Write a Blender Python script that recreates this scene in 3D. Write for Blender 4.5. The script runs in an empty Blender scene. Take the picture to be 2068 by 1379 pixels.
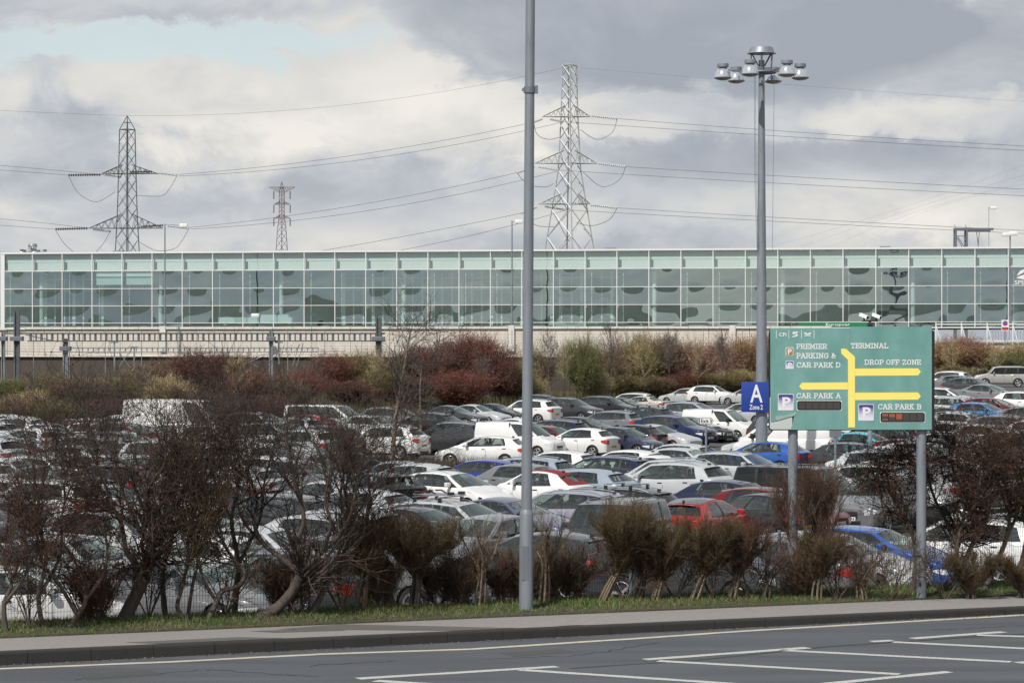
import bpy, bmesh, math, random
import numpy as np
from mathutils import Vector, Matrix
R = math.radians
random.seed(7)

# ------------------------------------------------------------------ camera
# photo measurements: focal length in photo pixels, principal column, horizon row
F, CX, HY, CAMZ = 5400.0, 1034.0, 700.0, 4.44
scene = bpy.context.scene
COL = scene.collection
cam_data = bpy.data.cameras.new('camera')
cam = bpy.data.objects.new('camera', cam_data)
COL.objects.link(cam)
cam.location = (0, 0, CAMZ)
cam.rotation_euler = (R(90), 0, 0)
cam_data.sensor_width = 36.0
cam_data.lens = 36.0 * F / 2068.0
cam_data.shift_y = 10.5 / 2068.0
cam_data.clip_start = 0.5
cam_data.clip_end = 20000
scene.camera = cam

# ------------------------------------------------------------------ light
SUN_DIR = Vector((-0.34, -0.56, 0.75)).normalized()     # towards the sun
sun_data = bpy.data.lights.new('sun', 'SUN')
sun_data.energy = 4.3
sun_data.angle = R(0.6)
sun_data.color = (1.0, 0.96, 0.90)
sun = bpy.data.objects.new('sun', sun_data)
COL.objects.link(sun)
sun.rotation_euler = SUN_DIR.to_track_quat('Z', 'Y').to_euler()
vs = scene.view_settings
vs.view_transform = 'Standard'
vs.look = 'None'
vs.gamma = 1.0
vs.exposure = 0.0
scene.cycles.max_bounces = 8
scene.cycles.transparent_max_bounces = 24
scene.cycles.caustics_reflective = False
scene.cycles.caustics_refractive = False

# ------------------------------------------------------------------ sky: daylight sky behind broken cloud
world = bpy.data.worlds.new('World')
scene.world = world
world.use_nodes = True
nt = world.node_tree
nt.nodes.clear()


def N(tree, kind, **kw):
    n = tree.nodes.new(kind)
    for k, v in kw.items():
        setattr(n, k, v)
    return n


def math_node(tree, op, a, b=None, clamp=False):
    n = N(tree, 'ShaderNodeMath', operation=op, use_clamp=clamp)
    for i, v in enumerate((a, b)):
        if v is None:
            continue
        if isinstance(v, (int, float)):
            n.inputs[i].default_value = v
        else:
            tree.links.new(v, n.inputs[i])
    return n.outputs[0]


def ramp(tree, fac, stops, interp='LINEAR'):
    n = N(tree, 'ShaderNodeValToRGB')
    n.color_ramp.interpolation = interp
    el = n.color_ramp.elements
    while len(el) < len(stops):
        el.new(0.5)
    for e, (p, c) in zip(el, stops):
        e.position = p
        e.color = c if len(c) == 4 else (*c, 1)
    tree.links.new(fac, n.inputs[0])
    return n.outputs[0]


def mixc(tree, fac, a, b, blend='MIX'):
    n = N(tree, 'ShaderNodeMix', data_type='RGBA', blend_type=blend)
    n.clamp_factor = True
    for i, v in ((0, fac), (6, a), (7, b)):
        if isinstance(v, (int, float)):
            n.inputs[i].default_value = v
        elif isinstance(v, tuple):
            n.inputs[i].default_value = (*v, 1) if len(v) == 3 else v
        else:
            tree.links.new(v, n.inputs[i])
    return n.outputs[2]


tc = N(nt, 'ShaderNodeTexCoord')
sep = N(nt, 'ShaderNodeSeparateXYZ')
nt.links.new(tc.outputs['Generated'], sep.inputs[0])
az = math_node(nt, 'ARCTAN2', sep.outputs[0], sep.outputs[1])
elv = math_node(nt, 'ARCSINE', sep.outputs[2])


def sky_noise(sx, sz, scale, detail, rough, dist, off=0.0):
    mp = N(nt, 'ShaderNodeMapping')
    mp.inputs['Scale'].default_value = (sx, sx, sz)
    mp.inputs['Location'].default_value = (off, off * 0.7, off * 0.3)
    nt.links.new(tc.outputs['Generated'], mp.inputs[0])
    no = N(nt, 'ShaderNodeTexNoise')
    no.inputs['Scale'].default_value = scale
    no.inputs['Detail'].default_value = detail
    no.inputs['Roughness'].default_value = rough
    no.inputs['Distortion'].default_value = dist
    nt.links.new(mp.outputs[0], no.inputs['Vector'])
    return no.outputs['Fac']


n_edge = sky_noise(1, 1.7, 21, 9, 0.60, 0.35, 3.1)
n_soft = sky_noise(1, 2.6, 7, 4, 0.5, 0.1, 8.7)
wob = math_node(nt, 'SUBTRACT', n_edge, 0.5)
azw = math_node(nt, 'ADD', az, math_node(nt, 'MULTIPLY', wob, 0.095))
elw = math_node(nt, 'ADD', elv, math_node(nt, 'MULTIPLY', wob, 0.050))


def mass(px, py, rx, ry, sharp=2.2):
    """a cloud mass standing in one direction of the sky (azimuth, elevation)"""
    a0, e0 = (px - CX) / F, (HY - py) / F
    dx = math_node(nt, 'DIVIDE', math_node(nt, 'SUBTRACT', azw, a0), rx / F)
    dy = math_node(nt, 'DIVIDE', math_node(nt, 'SUBTRACT', elw, e0), ry / F)
    r2 = math_node(nt, 'ADD', math_node(nt, 'MULTIPLY', dx, dx), math_node(nt, 'MULTIPLY', dy, dy))
    v = math_node(nt, 'SUBTRACT', 1.0, r2)
    return math_node(nt, 'MULTIPLY', v, sharp, clamp=True)


def add_all(*vals):
    o = vals[0]
    for v in vals[1:]:
        o = math_node(nt, 'ADD', o, v)
    return o


base_val = math_node(nt, 'MULTIPLY', math_node(nt, 'SUBTRACT', n_soft, 0.5), 1.5)
fine = math_node(nt, 'MULTIPLY', wob, 1.05)
bright = add_all(math_node(nt, 'ADD', base_val, 0.50), fine)
for (px, py, rx, ry, amp, sh) in (
        (1350, 40, 640, 185, -0.46, 2.6), (1950, 60, 420, 90, -0.24, 1.6), (300, 0, 560, 62, -0.24, 1.8),
        (420, 200, 620, 105, 0.24, 1.3), (1850, 245, 230, 75, 0.38, 1.6), (1330, 262, 430, 66, 0.18, 1.6), (480, 280, 300, 50, 0.16, 1.6),
        (200, 420, 480, 70, -0.10, 1.4), (1400, 345, 600, 50, -0.15, 1.4), (700, 390, 480, 60, -0.15, 1.2),
        (1940, 450, 190, 60, 0.24, 1.4), (1250, 450, 420, 60, 0.10, 1.2), (380, 460, 260, 40, 0.10, 1.2)):
    bright = math_node(nt, 'ADD', bright, math_node(nt, 'MULTIPLY', mass(px, py, rx, ry, sh), amp))
cloud_col = ramp(nt, bright, [(0.0, (0.37, 0.405, 0.46)), (0.28, (0.455, 0.485, 0.535)), (0.50, (0.585, 0.605, 0.63)),
                              (0.70, (0.725, 0.715, 0.69)), (1.0, (0.89, 0.855, 0.80))])
# unseen sky overhead is dimmed on purpose, so sunlight gives stronger contrast
over = math_node(nt, 'MULTIPLY', math_node(nt, 'SUBTRACT', elv, 0.22), 1.3, clamp=True)
cloud_col = mixc(nt, over, cloud_col, mixc(nt, 1.0, cloud_col, (0.52, 0.54, 0.58), 'MULTIPLY'))
gap = add_all(mass(330, 100, 470, 52, 2.0), math_node(nt, 'MULTIPLY', mass(60, 120, 250, 40, 1.5), 0.8))
high = math_node(nt, 'MULTIPLY', math_node(nt, 'GREATER_THAN', elv, 0.22), math_node(nt, 'MULTIPLY', math_node(nt, 'SUBTRACT', n_soft, 0.50), 5.0, clamp=True))
gap_all = math_node(nt, 'ADD', gap, high, clamp=True)
sky = N(nt, 'ShaderNodeTexSky', sky_type='NISHITA')
sky.sun_disc = False
sky.sun_elevation = math.asin(SUN_DIR.z)
sky.sun_rotation = math.atan2(SUN_DIR.x, SUN_DIR.y)
sky.altitude = 20
sky_col = mixc(nt, 1.0, sky.outputs[0], (0.105, 0.105, 0.105), 'MULTIPLY')
sky_pale = mixc(nt, 0.72, sky_col, (0.72, 0.815, 0.82))
final = mixc(nt, math_node(nt, 'MULTIPLY', gap_all, 0.85), cloud_col, sky_pale)
bg = N(nt, 'ShaderNodeBackground')
bg.inputs['Strength'].default_value = 1.0
nt.links.new(final, bg.inputs[0])
wo = N(nt, 'ShaderNodeOutputWorld')
nt.links.new(bg.outputs[0], wo.inputs[0])


# ------------------------------------------------------------------ helpers
def at(px, py, d):
    return Vector(((px - CX) * d / F, d, CAMZ - (py - HY) * d / F))


def on_z(px, py, z=0.0):
    return at(px, py, F * (CAMZ - z) / (py - HY))


def tag(o, label=None, cat=None, group=None, kind=None):
    if label:
        o['label'] = label
    if cat:
        o['category'] = cat
    if group:
        o['group'] = group
    if kind:
        o['kind'] = kind
    return o


def thing(name, label, cat, loc=(0, 0, 0), rz=0.0, group=None):
    o = bpy.data.objects.new(name, None)
    o.empty_display_size = 0.3
    COL.objects.link(o)
    o.location = loc
    o.rotation_euler = (0, 0, rz)
    return tag(o, label, cat, group)


def copy_tree(o, parent=None, keep=None):
    c = o.copy()
    COL.objects.link(c)
    if parent is not None:
        c.parent = parent
    for ch in list(o.children):
        if keep is None or keep(ch):
            copy_tree(ch, c, keep)
    return c


class MB:
    """collects simple solids and links them as ONE mesh object"""

    def __init__(self):
        self.v, self.f, self.mi = [], [], []
        self.m = 0

    def face(self, pts):
        b = len(self.v)
        self.v += [tuple(p) for p in pts]
        self.f.append(tuple(range(b, b + len(pts))))
        self.mi.append(self.m)

    def box(self, c, s, rz=0.0, mat=None):
        x, y, z = s[0] / 2, s[1] / 2, s[2] / 2
        M = mat if mat is not None else Matrix.Translation(c) @ Matrix.Rotation(rz, 4, 'Z')
        P = [M @ Vector(p) for p in ((-x, -y, -z), (x, -y, -z), (x, y, -z), (-x, y, -z), (-x, -y, z), (x, -y, z), (x, y, z), (-x, y, z))]
        b = len(self.v)
        self.v += [tuple(p) for p in P]
        for q in ((0, 3, 2, 1), (4, 5, 6, 7), (0, 1, 5, 4), (1, 2, 6, 5), (2, 3, 7, 6), (3, 0, 4, 7)):
            self.f.append(tuple(b + i for i in q))
            self.mi.append(self.m)

    def cbox(self, c, s, b=0.02):
        """box with chamfered vertical and horizontal edges"""
        bm = bmesh.new()
        bmesh.ops.create_cube(bm, size=1.0)
        bmesh.ops.scale(bm, vec=Vector(s), verts=bm.verts)
        bmesh.ops.bevel(bm, geom=list(bm.edges), offset=b, segments=2, affect='EDGES', profile=0.6)
        self.bm(bm, Matrix.Translation(c))

    def bm(self, bm, M=None):
        b = len(self.v)
        bm.verts.ensure_lookup_table()
        for v in bm.verts:
            self.v.append(tuple(M @ v.co if M is not None else v.co))
        for f in bm.faces:
            self.f.append(tuple(b + v.index for v in f.verts))
            self.mi.append(self.m)
        bm.free()

    def tube(self, pts, r, n=8, caps=True):
        pts = [Vector(p) for p in pts]
        rs = r if isinstance(r, (list, tuple)) else [r] * len(pts)
        rings = []
        up = None
        for i, p in enumerate(pts):
            d = (pts[min(i + 1, len(pts) - 1)] - pts[max(i - 1, 0)])
            if d.length < 1e-9:
                d = Vector((0, 0, 1))
            d.normalize()
            if up is None:
                up = Vector((0, 0, 1)) if abs(d.z) < 0.9 else Vector((0, 1, 0))
            a = d.cross(up)
            if a.length < 1e-6:
                a = d.cross(Vector((1, 0, 0)))
            a.normalize()
            c = d.cross(a)
            b = len(self.v)
            for k in range(n):
                t = 2 * math.pi * k / n
                self.v.append(tuple(p + (a * math.cos(t) + c * math.sin(t)) * rs[i]))
            rings.append(b)
        for i in range(len(pts) - 1):
            for k in range(n):
                k2 = (k + 1) % n
                self.f.append((rings[i] + k, rings[i] + k2, rings[i + 1] + k2, rings[i + 1] + k))
                self.mi.append(self.m)
        if caps:
            self.f.append(tuple(rings[0] + k for k in range(n)))
            self.f.append(tuple(rings[-1] + k for k in reversed(range(n))))
            self.mi += [self.m, self.m]

    def lathe(self, prof, n=24, M=None):
        """profile of (radius, z) turned about the z axis"""
        M = M if M is not None else Matrix.Identity(4)
        b0 = len(self.v)
        for (r, z) in prof:
            for k in range(n):
                t = 2 * math.pi * k / n
                self.v.append(tuple(M @ Vector((r * math.cos(t), r * math.sin(t), z))))
        for i in range(len(prof) - 1):
            for k in range(n):
                k2 = (k + 1) % n
                self.f.append((b0 + i * n + k, b0 + i * n + k2, b0 + (i + 1) * n + k2, b0 + (i + 1) * n + k))
                self.mi.append(self.m)

    def strip(self, top, bot):
        for i in range(len(top) - 1):
            self.face([bot[i], bot[i + 1], top[i + 1], top[i]])

    def mesh(self, name, mats, smooth=None):
        me = bpy.data.meshes.new(name)
        me.from_pydata(self.v, [], self.f)
        for m in (mats if isinstance(mats, (list, tuple)) else [mats]):
            me.materials.append(m)
        if any(self.mi):
            me.polygons.foreach_set('material_index', self.mi)
        if smooth is not None:
            me.polygons.foreach_set('use_smooth', [True] * len(me.polygons))
            me.set_sharp_from_angle(angle=R(smooth))
        me.update()
        return me

    def build(self, name, mats, parent=None, smooth=None, loc=None):
        o = bpy.data.objects.new(name, self.mesh(name, mats, smooth))
        COL.objects.link(o)
        if parent is not None:
            o.parent = parent
        if loc is not None:
            o.location = loc
        return o


def obj_from(me, name, parent=None, loc=None):
    o = bpy.data.objects.new(name, me)
    COL.objects.link(o)
    if parent is not None:
        o.parent = parent
    if loc is not None:
        o.location = loc
    return o


# ------------------------------------------------------------------ materials
MATS = {}


def mat(name, col, rough=0.6, metal=0.0, var=0.0, scale=6.0, bump=0.0, bscale=None, coat=0.0, spec=0.5,
        detail=5.0, col2=None, coords='Object', stretch=None, objcol=False, island=0.0, alpha=None):
    m = bpy.data.materials.new(name)
    m.use_nodes = True
    t = m.node_tree
    p = t.nodes['Principled BSDF']
    p.inputs['Roughness'].default_value = rough
    p.inputs['Metallic'].default_value = metal
    p.inputs['Specular IOR Level'].default_value = spec
    if coat:
        p.inputs['Coat Weight'].default_value = coat
        p.inputs['Coat Roughness'].default_value = 0.04
    src = None
    if objcol:
        oi = N(t, 'ShaderNodeObjectInfo')
        src = oi.outputs['Color']
    if var or col2 or bump:
        c = N(t, 'ShaderNodeTexCoord')
        mp = N(t, 'ShaderNodeMapping')
        if stretch:
            mp.inputs['Scale'].default_value = stretch
        t.links.new(c.outputs[coords], mp.inputs[0])
        no = N(t, 'ShaderNodeTexNoise')
        no.inputs['Scale'].default_value = scale
        no.inputs['Detail'].default_value = detail
        no.inputs['Roughness'].default_value = 0.62
        t.links.new(mp.outputs[0], no.inputs['Vector'])
        if var or col2:
            if col2 is not None:
                f = math_node(t, 'MULTIPLY', math_node(t, 'SUBTRACT', no.outputs['Fac'], 0.35), 3.3, clamp=True)
                src = mixc(t, f, src if src is not None else tuple(col), tuple(col2))
            if var:
                f = math_node(t, 'ADD', math_node(t, 'MULTIPLY', math_node(t, 'SUBTRACT', no.outputs['Fac'], 0.5), 4 * var), 1.0)
                src = mixc(t, 1.0, src if src is not None else tuple(col), f, 'MULTIPLY')
        if bump:
            nb = N(t, 'ShaderNodeTexNoise')
            nb.inputs['Scale'].default_value = bscale or scale
            nb.inputs['Detail'].default_value = 4
            t.links.new(mp.outputs[0], nb.inputs['Vector'])
            b = N(t, 'ShaderNodeBump')
            b.inputs['Strength'].default_value = bump
            b.inputs['Distance'].default_value = 0.02
            t.links.new(nb.outputs['Fac'], b.inputs['Height'])
            t.links.new(b.outputs[0], p.inputs['Normal'])
    if island:
        g = N(t, 'ShaderNodeNewGeometry')
        f = math_node(t, 'ADD', math_node(t, 'MULTIPLY', math_node(t, 'SUBTRACT', g.outputs['Random Per Island'], 0.5), 2 * island), 1.0)
        src = mixc(t, 1.0, src if src is not None else tuple(col), f, 'MULTIPLY')
    if src is None:
        p.inputs['Base Color'].default_value = (*col, 1)
    else:
        t.links.new(src, p.inputs['Base Color'])
    MATS[name] = m
    return m


asphalt = mat('asphalt', (0.078, 0.084, 0.096), 0.88, var=0.17, scale=26, bump=0.6, bscale=90, detail=8, coords='Object')
t_ = asphalt.node_tree   # large soft wear on top of the fine grain
p_ = t_.nodes['Principled BSDF']
src_ = p_.inputs['Base Color'].links[0].from_socket
c_ = N(t_, 'ShaderNodeTexCoord')
mp_ = N(t_, 'ShaderNodeMapping')
mp_.inputs['Rotation'].default_value = (0, 0, R(-24.7))
mp_.inputs['Scale'].default_value = (0.15, 0.9, 1)
t_.links.new(c_.outputs['Object'], mp_.inputs[0])
no_ = N(t_, 'ShaderNodeTexNoise')
no_.inputs['Scale'].default_value = 1.6
no_.inputs['Detail'].default_value = 6
t_.links.new(mp_.outputs[0], no_.inputs['Vector'])
f_ = math_node(t_, 'ADD', math_node(t_, 'MULTIPLY', math_node(t_, 'SUBTRACT', no_.outputs['Fac'], 0.5), 1.0), 1.0)
t_.links.new(mixc(t_, 1.0, src_, f_, 'MULTIPLY'), p_.inputs['Base Color'])

paving = mat('pavement_tarmac', (0.24, 0.225, 0.215), 0.9, var=0.15, scale=12, bump=0.4, bscale=120)
patch_m = mat('patched_tarmac', (0.105, 0.100, 0.098), 0.9, var=0.18, scale=40, bump=0.4, bscale=120)
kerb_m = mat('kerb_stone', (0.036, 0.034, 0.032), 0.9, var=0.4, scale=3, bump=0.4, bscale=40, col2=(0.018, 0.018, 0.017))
line_white = mat('worn_white_paint', (0.60, 0.60, 0.57), 0.7, var=0.2, scale=22, col2=(0.27, 0.27, 0.265))
line_cream = mat('worn_cream_paint', (0.58, 0.53, 0.42), 0.75, var=0.2, scale=9, col2=(0.36, 0.33, 0.28))
lot_m = mat('car_park_tarmac', (0.075, 0.075, 0.078), 0.85, var=0.2, scale=1.2)
soil_m = mat('verge_soil', (0.045, 0.05, 0.022), 0.95, var=0.3, scale=8, col2=(0.06, 0.045, 0.03))
earth_m = mat('rough_earth', (0.055, 0.045, 0.030), 0.95, var=0.35, scale=0.8, col2=(0.04, 0.048, 0.02))
field_m = mat('far_field', (0.06, 0.07, 0.035), 0.95, var=0.3, scale=0.02, col2=(0.05, 0.045, 0.03))
hill_m = mat('far_hill', (0.125, 0.14, 0.13), 0.95, var=0.35, scale=0.02)  # haze painted in: colour lightened so the mirrored hill looks softer
galv = mat('galvanised_steel', (0.27, 0.30, 0.34), 0.5, metal=0.35, var=0.34, scale=9, stretch=(1, 1, 0.16), col2=(0.225, 0.245, 0.275))
galv_dark = mat('weathered_steel', (0.17, 0.185, 0.21), 0.55, metal=0.3, var=0.18, scale=2.0, stretch=(1, 1, 0.2))
fence_wire = mat('fence_wire', (0.09, 0.095, 0.10), 0.6)
gantry_steel = mat('gantry_steel', (0.105, 0.112, 0.125), 0.6, metal=0.2, var=0.2, scale=2)
steel_lattice = mat('sunlit_lattice', (0.50, 0.51, 0.51), 0.5, metal=0.25, var=0.15, scale=0.4)  # pale tone paints in the sun on the right pylon
steel_lattice_dark = mat('shaded_lattice', (0.17, 0.175, 0.18), 0.6, metal=0.2, var=0.15, scale=0.4)  # darker copy of the lattice steel, shade put into the colour
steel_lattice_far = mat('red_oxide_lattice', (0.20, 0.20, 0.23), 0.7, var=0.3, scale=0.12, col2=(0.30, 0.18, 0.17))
porcelain = mat('glass_insulator', (0.62, 0.65, 0.66), 0.25, spec=0.6)
porcelain_dark = mat('brown_insulator', (0.12, 0.11, 0.11), 0.3)
cable_m = mat('aluminium_cable', (0.13, 0.135, 0.145), 0.6, metal=0.3)
black_m = mat('black_trim', (0.015, 0.015, 0.016), 0.5)
rubber_m = mat('rubber', (0.018, 0.018, 0.018), 0.85)
white_m = mat('white_enamel', (0.80, 0.80, 0.79), 0.4)
rim_m = mat('alloy_wheel', (0.55, 0.56, 0.58), 0.35, metal=0.7)
chrome_m = mat('chrome', (0.7, 0.7, 0.72), 0.15, metal=0.95)
lamp_clear = mat('lamp_clear', (0.75, 0.77, 0.80), 0.08, metal=0.3, coat=1.0)
lamp_red = mat('lamp_red', (0.45, 0.012, 0.012), 0.12, coat=1.0)
plate_white = mat('plate_white', (0.75, 0.75, 0.72), 0.4)
plate_yellow = mat('plate_yellow', (0.62, 0.42, 0.06), 0.4)
cabin_m = mat('cabin_grey', (0.035, 0.035, 0.038), 0.8)
paint_m = mat('car_paint', (0.8, 0.8, 0.8), 0.32, metal=0.18, objcol=True, coat=1.0, var=0.05, scale=3, spec=0.2)
concrete = mat('weathered_concrete', (0.70, 0.66, 0.60), 0.9, var=0.10, scale=1.6, stretch=(1.4, 1.4, 0.12), detail=7, bump=0.2, bscale=6, col2=(0.53, 0.475, 0.41))
concrete_pale = mat('pale_concrete', (0.66, 0.63, 0.58), 0.85, var=0.12, scale=1.2)
concrete_dark = mat('dark_concrete', (0.075, 0.062, 0.052), 0.9, var=0.35, scale=0.5, stretch=(1, 1, 0.3))  # dark brown tone for the lower part of the wall
alu_white = mat('white_aluminium', (0.74, 0.75, 0.74), 0.4)
bark = mat('bark', (0.085, 0.068, 0.056), 0.9, var=0.35, scale=9, bump=0.8, bscale=30, stretch=(1, 1, 0.3))
bark_grey = mat('grey_bark', (0.185, 0.14, 0.098), 0.9, var=0.3, scale=8, bump=0.6, bscale=30, stretch=(1, 1, 0.3))
twig = mat('twig', (0.06, 0.045, 0.038), 0.85, objcol=True, island=0.55)
bud = mat('dry_leaf', (0.09, 0.035, 0.025), 0.8, objcol=True, island=0.6)
grass_m = mat('grass_blade', (0.078, 0.140, 0.028), 0.7, island=0.6, col2=(0.135, 0.135, 0.05), scale=1.3, var=0.2)


def glass(name, tint, ior=1.55, rough=0.0, extra=0.0, gtint=(0.95, 1, 0.98)):
    m = bpy.data.materials.new(name)
    m.use_nodes = True
    t = m.node_tree
    t.nodes.clear()
    tr = N(t, 'ShaderNodeBsdfTransparent')
    tr.inputs[0].default_value = (*tint, 1)
    gl = N(t, 'ShaderNodeBsdfGlossy')
    gl.inputs['Roughness'].default_value = rough
    gl.inputs[0].default_value = (*gtint, 1)
    ge = N(t, 'ShaderNodeNewGeometry')     # same reflectance from either face of the pane
    dt = N(t, 'ShaderNodeVectorMath', operation='DOT_PRODUCT')
    t.links.new(ge.outputs['Normal'], dt.inputs[0])
    t.links.new(ge.outputs['Incoming'], dt.inputs[1])
    c = math_node(t, 'SUBTRACT', 1.0, math_node(t, 'ABSOLUTE', dt.outputs['Value']), clamp=True)
    f0 = ((ior - 1) / (ior + 1)) ** 2 + extra
    f = math_node(t, 'ADD', math_node(t, 'MULTIPLY', math_node(t, 'POWER', c, 5.0), 1 - f0), f0, clamp=True)
    mx = N(t, 'ShaderNodeMixShader')
    t.links.new(f, mx.inputs[0])
    t.links.new(tr.outputs[0], mx.inputs[1])
    t.links.new(gl.outputs[0], mx.inputs[2])
    o = N(t, 'ShaderNodeOutputMaterial')
    t.links.new(mx.outputs[0], o.inputs[0])
    return m


car_glass = glass('car_glass', (0.62, 0.69, 0.66), 1.52, extra=0.11)
screen_glass = glass('windscreen_glass', (0.55, 0.64, 0.60), 1.52, extra=0.16, gtint=(0.90, 1.0, 0.96))
tint_glass = glass('tinted_car_glass', (0.10, 0.11, 0.11), 1.52, extra=0.02)
wall_glass = glass('coated_glazing', (0.78, 0.94, 0.895), 1.7, extra=0.33, gtint=(0.84, 1.0, 0.97))
clear_glass = glass('clear_glazing', (0.86, 0.94, 0.915), 1.5, extra=0.12)

# ================================================================== GROUND, ROAD, KERB, VERGE
KA = math.atan(0.46)
KE = Vector((math.cos(KA), math.sin(KA), 0))
KN = Vector((-math.sin(KA), math.cos(KA), 0))
K0 = Vector((-7.14, 37.3, 0))


def sm(x, a, b):
    t = min(1.0, max(0.0, (x - a) / (b - a)))
    return t * t * (3 - 2 * t)


def zk(u):
    return 0.18 - 0.07 * min(1.15, max(-0.2, u / 17.2))


def kp(u, n, z=0.0):
    p = K0 + KE * u + KN * n
    return Vector((p.x, p.y, z))


def kun(p):
    q = Vector((p[0], p[1], 0)) - K0
    return q.dot(KE), q.dot(KN)


LOT = -1.15


def lot_z(x, y):
    return LOT + 0.45 * sm(y, 115, 180) + 1.6 * sm(x, 15, 34) * sm(y, 100, 185)


def verge_z(u, n):
    z = zk(u) + 0.02
    if n > 1.75:
        z += 0.05 * sm(n, 1.75, 3.0)
    return z - 1.45 * sm(n, 3.35, 8.2)


def pl(x, pts):
    for (a, b), (c, d) in zip(pts, pts[1:]):
        if x <= c:
            return b + (d - b) * max(0.0, (x - a) / (c - a))
    return pts[-1][1]


def bank_edge(x, y):
    px = CX + F * x / max(y, 1.0)
    return pl(px, [(-400, 150), (0, 155), (600, 161), (660, 190), (1050, 206), (1110, 224), (1300, 245), (2068, 249), (2600, 249)])


def bank_z(x, y):
    e = bank_edge(x, y)
    z = max(-1.6 + (y - e + 2) * 0.25, -1.8)
    top = pl(x, [(-60, 1.1), (-12, 0.7), (0, -0.3), (15, -0.2), (32, 1.6), (60, 2.0)])
    return min(z, top)


def sheet(name, us, vs_, fn, m, kind='structure', smooth=True):
    mb = MB()
    nv = len(vs_)
    mb.v = [tuple(fn(u, v)) for u in us for v in vs_]
    for i in range(len(us) - 1):
        for j in range(nv - 1):
            a = i * nv + j
            mb.f.append((a, a + nv, a + nv + 1, a + 1))
            mb.mi.append(0)
    o = mb.build(name, m, smooth=60 if smooth else None)
    o['kind'] = kind
    return o


def lin(a, b, n):
    return [a + (b - a) * i / (n - 1) for i in range(n)]


mb = MB()
mb.face([(-6000, -6000, -2.2), (6000, -6000, -2.2), (6000, 9000, -2.2), (-6000, 9000, -2.2)])
tag(mb.build('ground', field_m), kind='structure')
sheet('road', lin(-90, 110, 60), lin(-16, 0.05, 8), lambda u, n: kp(u, n, 0), asphalt)
sheet('embankment', lin(-90, 110, 30), [-60, -40, -25, -15.9], lambda u, n: kp(u, n, 0.0 if n < -59 else -0.004), soil_m)
sheet('pavement', lin(-60, 80, 80), [0.16, 0.8, 1.4, 1.80], lambda u, n: kp(u, n, zk(u)), paving)
sheet('verge', lin(-60, 80, 120), [1.77, 1.78, 1.82, 2.2, 2.8, 3.4, 4.0, 4.6, 5.2, 6.0, 7.0, 8.0, 8.6], lambda u, n: kp(u, n, verge_z(u, n) + (0.006 if n < 1.8 else 0) - (0.06 if n < 1.775 else 0)), soil_m)
sheet('car_park', lin(-110, 220, 90), lin(7.8, 240, 70), lambda u, n: (lambda p: Vector((p.x, p.y, lot_z(p.x, p.y))))(kp(u, n)), lot_m)
sheet('bank', lin(-95, 95, 64), lin(140, 420, 80), lambda x, y: Vector((x, y, bank_z(x, y))), earth_m)

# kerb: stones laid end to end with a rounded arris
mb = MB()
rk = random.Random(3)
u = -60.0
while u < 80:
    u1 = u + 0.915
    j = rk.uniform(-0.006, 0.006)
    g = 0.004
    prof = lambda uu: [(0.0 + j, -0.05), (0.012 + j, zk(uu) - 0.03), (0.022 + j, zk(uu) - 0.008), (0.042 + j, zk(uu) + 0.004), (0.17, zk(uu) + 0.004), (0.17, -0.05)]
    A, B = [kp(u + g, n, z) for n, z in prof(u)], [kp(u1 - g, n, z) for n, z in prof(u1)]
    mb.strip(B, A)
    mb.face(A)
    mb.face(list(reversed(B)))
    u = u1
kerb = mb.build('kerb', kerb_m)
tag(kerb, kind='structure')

# loose grit in the gutter: nobody could count it
rg = np.random.default_rng(5)
mb = MB()
for i in range(1500):
    uu, nn = rg.uniform(-2, 24), -abs(rg.normal(0, 0.10)) - 0.005
    p = kp(uu, nn, 0.004)
    s = rg.uniform(0.006, 0.018)
    a = rg.uniform(0, 6.28)
    mb.face([p + Vector((math.cos(a + k * 2.09) * s, math.sin(a + k * 2.09) * s, 0.0)) for k in range(3)])
    mb.f.append((len(mb.v) - 3, len(mb.v) - 2, len(mb.v)))
    mb.v.append(tuple(p + Vector((0, 0, s))))
    mb.mi.append(0)
grit_m = mat('gutter_grit', (0.12, 0.10, 0.085), 0.95, island=0.6)
tag(mb.build('gutter_grit', grit_m), kind='stuff', label='loose brown grit lying in the gutter along the kerb', cat='grit')


def road_line(name, pts, w, m, z=0.004):
    P = [on_z(a, b, 0.0) for a, b in pts]
    mb = MB()
    L, Rr = [], []
    fine_pts = []
    for a, b in zip(P, P[1:]):
        n = max(2, int((b - a).length / 0.25))
        fine_pts += [a.lerp(b, i / n) for i in range(n)]
    fine_pts.append(P[-1])
    rr = random.Random(len(name) + int(pts[0][0]))
    for i, p in enumerate(fine_pts):
        d = fine_pts[min(i + 1, len(fine_pts) - 1)] - fine_pts[max(i - 1, 0)]
        nrm = Vector((-d.y, d.x, 0)).normalized()
        L.append(p + nrm * (w / 2 + rr.uniform(-.012, .012)) + Vector((0, 0, z)))
        Rr.append(p - nrm * (w / 2 + rr.uniform(-.012, .012)) + Vector((0, 0, z)))
    mb.strip(L, Rr)
    return tag(mb.build(name, m), kind='structure')


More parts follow.
